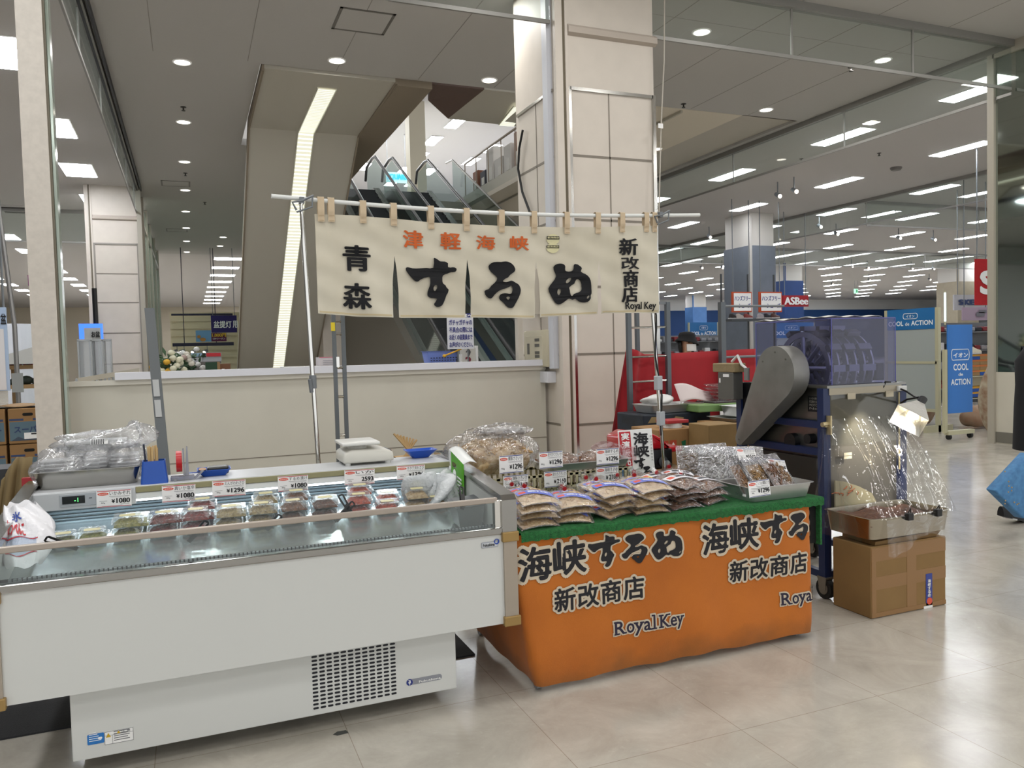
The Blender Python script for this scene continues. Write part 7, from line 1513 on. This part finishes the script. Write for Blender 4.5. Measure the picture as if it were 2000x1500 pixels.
mb = MB(); p = ony(868, 695, Y-.06); q = ony(893, 685, Y-.03); mb.tube([p, q, q+Vector((.05, 0, .02))], .009, 8); mb.ell(p, .022, .014, .018); o = mb.build('yellow_scoop', M('yellow plastic', 'D6A31E', .4), smooth=50); tag(o, 'yellow plastic scoop hooked on the lilac basket', 'scoop')
def gacha(mb, f):
    for k, s in enumerate(('ガチャガチャの', '不具合の際には', 'お近くの従業員まで', 'お声がけください。')): mb.m = 1; mb.text(s, (.06, .94, .76-k*.235, .93-k*.235), f, .02)
flat_sign('notice_board', 'white notice board with four rows of navy writing below the noren', 875, 620, 924, 682, 8.44, M('white notice', 'D9DAE0', .5), .015, gacha, mats=[M('navy notice print', '272C7C', .5)], hang=False)
a = ony(900, 682, 8.5); mb = MB(); mb.box(a.x-.05, a.x-.03, 8.47, 8.49, zc, a.z+.3); o = mb.build('support_rod', grey_metal, bpy.data.objects['notice_board'])
flat_sign('notice_tag', 'narrow navy header strip peeking above the white notice board', 900, 612, 922, 621, 8.46, M('navy header', '272C7C', .5), .012, T(1, 'まへ', (.3, .9, .15, .85)), mats=[white_ink], hang=False)
mb = MB(); q = ony(912, 616, 8.48); mb.tube([(q.x, 8.48, q.z), (q.x, 8.48, zc)], .008, 6); mb.build('support_rod', grey_metal, bpy.data.objects['notice_tag'])
flat_sign('floor_sign', 'pale sign with an arrow and a red figure two beside the lilac basket', 900, 680, 928, 715, 8.9, M('pale floor sign', 'BDBBB4', .5), .03, many(T(1, '2', (.32, .7, .05, .5), .04), T(2, '↑', (.35, .7, .55, .98), .02)), mats=[M('maroon print', '6E1A2C', .5), M('grey print', '4A4A4C', .5)], hang=False)
mb = MB(); q = ony(931, 675, 8.9); mb.tube([(q.x, 8.92, 0), (q.x, 8.92, q.z)], .022, 10); q = ony(901, 675, 8.9); mb.tube([(q.x, 8.92, 0), (q.x, 8.92, q.z-.1)], .022, 10); mb.build('sign_post', white_plastic, bpy.data.objects['floor_sign'])
cr = thing('wire_basket', 'white slatted basket behind the partition at the passage side', 'basket', (1.1, 8.6, 1.2)); Y = 8.3; a = ony(556, 735, Y); b = ony(628, 735, Y); zt_ = ony(590, 716, Y).z; mb = MB(); mb.box(a.x, b.x, Y, Y+.4, zt_-.012, zt_)
for k in range(14): x = a.x+k*(b.x-a.x)/14; mb.box(x, x+.014, Y-.002, Y+.006, zt_-.2, zt_)
mb.box(a.x, b.x, Y+.006, Y+.4, 0, zt_-.012); mb.build('basket_body', M('white basket plastic', 'CFCFCC', .5), cr)
tagb = flat_sign('clear_box', 'clear tub with a pink rim and a printed sheet beside the ladder frame', 624, 697, 652, 716, 8.5, M('printed tub sheet', 'C4BEC0', .5), .25, many(Rc(1, 0, 1, .93, 1.0), Rc(2, .25, .9, .2, .26), Rc(2, .25, .9, .4, .46), Rc(2, .25, .9, .6, .66)), cat='tub', mats=[M('pink rim', 'C46A7E', .5), M('tub print', '8A8A90', .6)], hang=False)
mb = MB(); p, q = ony(685, 718, 9.6), ony(770, 721, 9.6); mb.tube([p+Vector((-.2, 0, .0)), p, q, q+Vector((.4, 0, 0))], .022, 10)
for k in range(5): x = p.x+k*(q.x-p.x)/4; mb.tube([(x, 9.6, 0), (x, 9.6, p.z)], .012, 6)
tag(mb.build('hand_rail', M('tan handrail', '97784F', .4), smooth=50), 'tan handrail between the capsule machines behind the partition', 'handrail')
mb = MB(); p, q = ony(527, 738, 8.8), ony(580, 730, 8.8); mb.tube([p, p+Vector((.1, 0, .02)), q], .02, 10); mb.tube([p+Vector((.05, 0, 0)), p+Vector((.05, 0, -p.z))], .015, 6); tag(mb.build('hand_rail', M('beige rail', 'A99B86', .4), smooth=50), 'beige rail end beside the white slatted basket', 'handrail')
# glimpse of the shop past the soffit foot
flat_sign('lit_poster', 'bright bluish lit poster glimpsed past the foot of the grey soffit', 609, 655, 632, 725, 26, M('lit poster face', 'CFE6F0', .4, emit=.7), .1, many(Rc(1, .1, .5, .1, .3), Rc(2, .5, .9, .6, .8)), cat='poster', mats=[M('poster green', '5E9A7A', .5), M('poster blue', '3A7AB8', .5)], hang=False)
mb = MB(); q = ony(620, 725, 26); mb.box(q.x-.3, q.x+.3, 26, 26.1, 0, q.z); mb.build('poster_base', grey_metal, bpy.data.objects['lit_poster'])
# ================================================================ SIDE SHOP AND PASSAGE END
def fruit_box(label, x, y, z, w_=.335, d_=.42, h_=.345, lab=True):
    r = thing('produce_carton', label, 'carton', (x+w_/2, y+d_/2, z)); mb = MB(); mb.box(x, x+w_, y, y+d_, z+.001, z+h_, .006, 1); mb.m = 1; mb.box(x+.01, x+w_-.01, y-.001, y, z+.03, z+.215); mb.m = 2; mb.prism([(x+.02, z+.03), (x+.08, z+.07), (x+.14, z+.04), (x+.2, z+.075), (x+.3, z+.03)], y-.002, y-.001, 'y'); mb.m = 3; mb.prism(rrect(x+w_/2-.045, x+w_/2+.045, z+h_-.075, z+h_-.045, .014), y-.0015, y, 'y'); mb.m = 4; mb.text('スーパー', (x+.05, x+.3, z+.11, z+.17), lambda u, v: Vector((u, y-.003, v)), .03); mb.box(x+.01, x+.13, y-.001, y, z+h_-.12, z+h_-.1); mb.box(x+.21, x+.32, y-.001, y, z+h_-.12, z+h_-.1)
    mb.build('carton', [M('brown produce carton', '8E6B42', .8), M('faded blue print', '566C78', .7), M('slate print', '3F4A58', .7), M('handle hole', '0A0908', .9), M('navy carton print', '2E3E63', .7)], r)
    if lab: mb = MB(); mb.box(x+.13, x+.24, y-.004, y-.002, z+.045, z+.105); mb.m = 1; mb.box(x+.19, x+.235, y-.005, y-.004, z+.085, z+.1); mb.build('shipping_label', [paper, ink], r)
Yx = 8.95; xx0 = ony(16, 830, Yx).x
tiers = ['lowest', 'second', 'third', 'topmost']; 
for k in range(3):
    fruit_box(f'brown printed produce carton with a white label, {tiers[k] if k < 2 else "topmost"} of the stack beside the partition end', xx0, Yx, .02+k*.352); fruit_box(f'brown printed produce carton at the picture edge, {tiers[k] if k < 2 else "topmost"} of its stack', xx0-.36, Yx, .02+k*.352)
for k in range(2): fruit_box(f'brown produce carton half hidden by the partition end, {"lower" if k == 0 else "upper"} one', xx0+.38, Yx+.25, .02+k*.352, lab=False)
mb = MB(); mb.box(xx0-.7, xx0+.8, Yx-.05, Yx+.75, 0, .018); tag(mb.build('pallet_board', M('dark pallet', '3E3428', .8)), 'dark board under the stacked produce cartons', 'pallet')
mb = MB(); mb.sheet(lambda u, v: Vector((xx0-.36+.74*u, Yx+.02+.4*v, 1.083+.02*math.sin(u*5+v*2)**2)), 16, 8); tag(mb.build('brown_paper', M('brown paper', '8C6E48', .8), smooth=60, solid=.004), 'sheet of brown paper over the topmost produce cartons', 'paper')
# tan cloth beside the showcase end
mb = MB(); 
def tanf(u, v):
    a = ony(4+58*u, 1010, 4.3); top = 893 if u > .5 else 893+ (0.5-u)*90; q = ony(4+58*u, top, 4.32); return Vector((q.x-.10*(1-v), 4.32-.12*(1-v)+.03*math.sin(u*14)*(1-v*.5), .18+(q.z-.18)*v))
mb.sheet(tanf, 24, 14); o = mb.build('work_jacket', M('khaki tan cloth', '7A6846', .9), smooth=60, solid=.01); tag(o, 'khaki tan cloth draped behind the ice bag end of the showcase', 'cloth')
mb = MB(); q = ony(40, 905, 4.40); mb.box(q.x-.18, q.x+.16, 4.38, 4.6, 0, q.z-.02); o = mb.build('stool_box', M('dark tub', '2A2B2E', .6)); tag(o, 'dark tub holding up the khaki cloth', 'tub')
mb = MB(); q = ony(66, 935, 4.3); mb.box(q.x-.03, q.x+.05, 4.24, 4.27, q.z-.1, q.z+.02); tag(mb.build('red_pouch', M('red pouch', 'A02028', .5)), 'small red pouch hanging beside the khaki cloth', 'pouch')
bpy.data.objects['red_pouch'].location.y = 4.2
# produce shelves of the side shop
def goods_shelf(label, px0, px1, Y, tops, goods, cat='shelf'):
    a = ony(px0, 700, Y).x; b = ony(px1, 700, Y).x; r = thing('produce_shelf', label, cat, ((a+b)/2, Y, 0)); mb = MB()
    for t_ in tops: z = ony((px0+px1)/2, t_, Y).z; mb.box(a, b, Y, Y+.5, z-.06, z)
    for x in (a, b-.04): mb.box(x, x+.04, Y+.44, Y+.5, 0, ony(px0, tops[0], Y).z)
    mb.build('shelf_board', M('wood shelf', '94764F', .6), r)
    R = random.Random(px0+1)
    for t_, (c1, c2, nm) in zip(tops, goods):
        z = ony((px0+px1)/2, t_, Y).z; mb = MB(); x = a+.05
        while x < b-.1: rr_ = R.uniform(.05, .09); mb.ell((x, Y+.1+R.uniform(0, .12), z+rr_*.8), rr_*1.2, rr_, rr_*.9, 10, 6); x += rr_*1.6
        o = mb.build('produce', M('produce '+nm, c1, .6, noise=(20, .4, c2)), r, smooth=60); o['kind'] = 'stuff'
goods_shelf('wooden produce shelf with red packs and dark greens behind the scuffed post', 8, 98, 14.0, (713, 751), (('A32A2A', '6E5A50', 'red packs'), ('26332A', '12160F', 'dark greens')))
mb = MB(); Y = 13.9; a = ony(14, 712, Y); b = ony(70, 712, Y); a.z += .002; mb.hexa([(a.x, Y, a.z), (b.x, Y, a.z), (b.x, Y+.3, a.z), (a.x, Y+.3, a.z)], [(a.x-.1, Y, a.z+.12), (b.x, Y, a.z+.26), (b.x, Y+.3, a.z+.26), (a.x-.1, Y+.3, a.z+.12)]); tag(mb.build('white_carton', M('white carton', 'B9B9B4', .6)), 'white carton on the wooden produce shelf', 'carton')
Y = 24; a = ony(12, 700, Y); b = ony(92, 640, Y); mb = MB(); mb.sheet(lambda u, v: Vector((a.x+(b.x-a.x)*u, Y+1.2*u*u, 0+ony(12, 632, Y).z*v)), 12, 2); tag(mb.build('curved_screen', M('white curved screen', 'E2E4EA', .5), solid=.05), 'white curved display screen in the side shop beside the scuffed post', 'screen')
flat_sign('bank_sign', 'purple hanging sign with white characters in the side shop', 55, 537, 95, 558, 19, M('purple sign', '7C2C6E', .6), .05, T(1, '銀行ATM', (.08, 1.25, .2, .8), .03), mats=[white_ink])
flat_sign('edge_notice', 'pale blue bordered white notice board at the picture edge above the cartons', -40, 600, 11, 765, 9.4, M('pale blue border', 'A9BCD6', .5), .03, many(Rc(1, -.1, .9, .01, .74), T(2, '盆', (.82, 1.0, .8, .92), .03)), mats=[M('white notice sheet', 'D8D5D6', .5), ink], hang=True)
mb = MB(); p = ony(35, 760, 12.5); mb.tube([(p.x, 12.5, 0), (p.x, 12.5, 2.0), (p.x-.25, 12.5, CEIL)], .03, 8); mb.m = 1; mb.box(p.x-.06, p.x+.07, 12.46, 12.49, 1.12, 1.38); tag(mb.build('steel_pole', [M('slim steel pole', '8F8D8B', .4, .7), M('grey card', '8A8C8A', .5)]), 'slim steel pole with a grey card among the produce in the side shop', 'pole')
sc = flat_sign('wall_screen', 'bright blue screen on a black pole behind the left tiled pillar', 155, 632, 200, 663, 19.5, M('blue screen', '2F6BFF', .3, emit=.9, ecol='3F78FF'), .08, cat='screen', hang=False)
mb = MB(); q = ony(187, 632, 19.6); mb.tube([(q.x, 19.62, 0), (q.x, 19.62, ony(187, 563, 19.6).z)], .05, 8); mb.build('pole', black_plastic, sc)
flat_sign('paper_notice', 'grey paper notice with black writing in front of the blue screen', 165, 640, 196, 665, 17.5, M('grey notice', 'A9AAA8', .6), .02, T(1, 'お盆', (.45, .95, .25, .7), .03), mats=[ink], hang=False)
mb = MB(); q = ony(180, 665, 17.5); mb.tube([(q.x, 17.51, 0), (q.x, 17.51, q.z)], .03, 8); mb.build('stand', grey_metal, bpy.data.objects['paper_notice'])
for i, (px, Y) in enumerate(((176, 12.5), (198, 12.7), (215, 12.9))):
    q = ony(px, 740, Y); r = thing('security_gate', ('silvery security gate by the post, first of three', 'silvery security gate, middle one of the three', 'silvery security gate nearest the left tiled pillar')[i], 'gate', (q.x, Y, 0)); zt_ = ony(px, 662, Y).z
    mb = MB(); mb.box(q.x-.14, q.x-.12, Y, Y+.04, zt_-.55, zt_-.02); mb.box(q.x+.02, q.x+.04, Y, Y+.04, zt_-.55, zt_-.02); mb.box(q.x-.14, q.x+.04, Y, Y+.04, zt_-.03, zt_); mb.box(q.x-.18, q.x+.12, Y-.04, Y+.1, zt_-.6, zt_-.55); mb.box(q.x-.12, q.x-.09, Y, Y+.06, .2, zt_-.6); mb.box(q.x+.05, q.x+.08, Y, Y+.06, .2, zt_-.6); mb.build('gate_frame', M('silver gate', '9C9E9D', .3, .7), r); mb = MB(); mb.box(q.x-.12, q.x+.02, Y+.015, Y+.025, .3, zt_-.03); mb.build('gate_panel', FILM('gate acrylic', 'D8DCDC', .12, .4, .18, .05, None), r); mb = MB(); mb.box(q.x-.2, q.x+.14, Y-.06, Y+.12, 0, .2); mb.build('gate_base', M('gate base grey', '8C8C88', .5), r)
r = thing('slatted_rail', 'cream slatted rail rising past the security gates behind the partition', 'rail', (-1.0, 9.4, 0)); mb = MB(); p, q = ony(152, 748, 9.2), ony(272, 728, 9.2); mb.hexa([p, q, q+Vector((0, .05, 0)), p+Vector((0, .05, 0))], [p+Vector((0, 0, .05)), q+Vector((0, 0, .05)), q+Vector((0, .05, .05)), p+Vector((0, .05, .05))])
for k in range(16): t_ = k/15; c = p+(q-p)*t_; mb.box(c.x-.008, c.x+.008, 9.21, 9.23, 0, c.z)
mb.build('rail_bar', M('cream rail', 'B5AE9E', .5), r)
# passage end: lantern shop
Ye = 31
mb = MB(); a = ony(335, 700, Ye+2).x; b = ony(455, 700, Ye+2).x; zt_ = ony(400, 610, Ye+2).z; mb.box(a, b+1, Ye+2, Ye+2.1, 0, zt_)
for k in range(9): z = zt_-.35-k*.28; mb.box(a, b+1, Ye+1.96, Ye+2.0, z, z+.2)
struct(mb, 'wall_passage', M('cream louvre wall', 'D3C7A6', .6))
pb_ = M('deep purple banner', '231560', .6)
flat_sign('fabric_banner', 'deep purple banner with large white characters at the passage end', 413, 616, 462, 650, Ye, pb_, .03, many(T(1, '盆提灯', (.1, .78, .28, .68), .015), T(1, '用', (.84, 1.02, .28, .68), .015)), cat='banner', mats=[white_ink], hang=True)
flat_sign('coupon_poster', 'maroon poster with yellow figures below the deep purple banner', 413, 650, 442, 667, Ye, M('maroon poster', '5A1440', .6), .02, many(T(1, '1,000円', (.06, .96, .5, .95), .02), T(2, 'OFFクーポン', (.1, .9, .22, .42), .0)), cat='poster', mats=[M('yellow poster print', 'E0B71E', .5), white_ink], hang=False)
flat_sign('picture_poster', 'blue poster with golden pieces beside the maroon poster', 383, 645, 412, 668, Ye, M('sky blue poster', '6E9CC6', .6), .02, many(lambda mb, f: (setattr(mb, 'm', 1), mb.poly([f(.45+.2*math.cos(k), .2+.16*math.sin(k)) for k in [i*.5 for i in range(12)]]), mb.poly([f(.2+.12*math.cos(k), .45+.14*math.sin(k)) for k in [i*.5 for i in range(12)]]))), cat='poster', mats=[M('golden print', 'B8813E', .6)], hang=False)
mb = MB(); z = ony(400, 668, Ye).z; a = ony(338, 700, Ye).x; b = ony(458, 700, Ye).x; zrail = z; mb.box(a, b, Ye+.05, Ye+.2, z-.14, z-.02); mb.box(a, b, Ye+.05, Ye+.12, ony(400, 616, Ye).z, ony(400, 616, Ye).z+.07)
for x in (a+.4, b-.6): mb.tube([(x, Ye+.09, zrail-.1), (x, Ye+.09, CEIL)], .015, 6)
tag(mb.build('sign_rail', M('dark sign rail', '22203A', .5)), 'dark rails carrying the posters at the passage end', 'rail')
for i, px in enumerate((346, 360, 382, 405)):
    q = ony(px, 684, Ye+.1); mb = MB(); mb.cyl((q.x, Ye+.1, q.z), (q.x-.1, Ye, q.z-.08), .04, .1); mb.m = 1; mb.ell((q.x-.09, Ye+.01, q.z-.07), .07, .05, .06, 10, 6); mb.m = 0; mb.tube([(q.x, Ye+.1, q.z), (q.x, Ye+.1, zrail-.142)], .012, 6); tag(mb.build('shop_spotlight', [grey_metal, M('warm spot glow', 'FFF2DC', emit=6)]), 'small warm spotlight under the dark rails at the passage end', 'spotlight', 'spotlights at the passage end')
leafm = M('bouquet leaves', '3D5A3A', .7, noise=(9, .4)); 
def bouquet(label, px, py, Y, R_, flow, seed, pot='6E6A60'):
    q = ony(px, py, Y); r = thing('flower_arrangement', label, 'flowers', (q.x, Y, 0)); R = random.Random(seed)
    mb = MB(); mb.lathe((q.x, Y, 0), ((.16, 0), (.2, q.z-R_*.7)), 14); mb.build('vase', M('vase '+pot, pot, .5), r, smooth=40)
    mb = MB()
    for k in range(60):
        d = Vector((R.gauss(0, 1), R.gauss(0, 1), R.gauss(0, 1))).normalized()*R_*R.uniform(.4, 1); c = Vector((q.x, Y, q.z))+d; t_ = Vector((R.uniform(-1, 1), R.uniform(-1, 1), R.uniform(-1, 1))).normalized()*.09; s_ = t_.cross(d).normalized()*.03
        mb.poly([c-t_, c+s_, c+t_, c-s_])
    mb.build('foliage', leafm, r)
    for ci, (col, n_) in enumerate(flow):
        mb = MB()
        for k in range(n_):
            d = Vector((R.gauss(0, 1), -abs(R.gauss(0, 1)), R.gauss(0, .9))).normalized()*R_*R.uniform(.8, 1.05); c = Vector((q.x, Y, q.z))+d; mb.ell(c, .06, .05, .05, 8, 5)
        o = mb.build('blossom', M('blossom '+col, col, .7), r, smooth=60); o['kind'] = 'stuff'
bouquet('flower arrangement with yellow tips and white lilies nearest the leaning post', 327, 715, 15, .26, (('D0CDB4', 14), ('C79A2C', 8)), 1); bouquet('white flower arrangement in the middle at the passage end', 349, 712, 16, .27, (('CFC9BC', 16), ('A58F86', 5)), 2); bouquet('white flower arrangement on a dark stand deeper at the passage end', 372, 708, 17, .3, (('D2D2CE', 18),), 3, '22252C')
mb = MB(); q0 = ony(403, 745, 16); q1 = ony(424, 707, 16); mb.box(q0.x, q1.x, 16, 16.4, 0, q1.z); mb.m = 1; mb.box(q1.x, q1.x+.05, 16, 16.4, 0, q1.z); tag(mb.build('green_cabinet', [M('dark green panel', '12381F', .6), M('wood edge', '8A6A42', .6)]), 'dark green cabinet beside the white flowers at the passage end', 'cabinet')
r = thing('wooden_cabinet', 'brown wooden cabinet with paper slips beside the dark green cabinet', 'cabinet', (ony(440, 720, 16.5).x, 16.5, 0)); mb = MB(); q0 = ony(429, 745, 16.5); q1 = ony(450, 710, 16.5); mb.box(q0.x, q1.x, 16.5, 16.9, 0, q1.z); mb.build('cabinet_body', M('brown wood', '6E4527', .5), r); mb = MB(); mb.box(q0.x+.05, q0.x+.1, 16.49, 16.5, q1.z-.35, q1.z-.1); mb.build('paper_slip', paper, r)
flat_sign('counter_banner', 'pale printed counter banner with a red stripe above the green cabinet', 374, 688, 432, 707, 20, M('pale counter print', '9FA0A4', .6), .3, many(Rc(1, .5, .98, .55, .95), Rc(2, .0, .35, .6, .95), T(3, '盆', (.36, .48, .5, .95))), cat='banner', mats=[red_ink, M('sky print', '7E9DB4', .6), ink], hang=False)
mb = MB(); a = ony(374, 707, 20); b = ony(432, 707, 20); mb.box(a.x, b.x, 20, 20.3, 0, a.z); mb.build('counter', M('dim counter', '5A5550', .6), bpy.data.objects['counter_banner'])
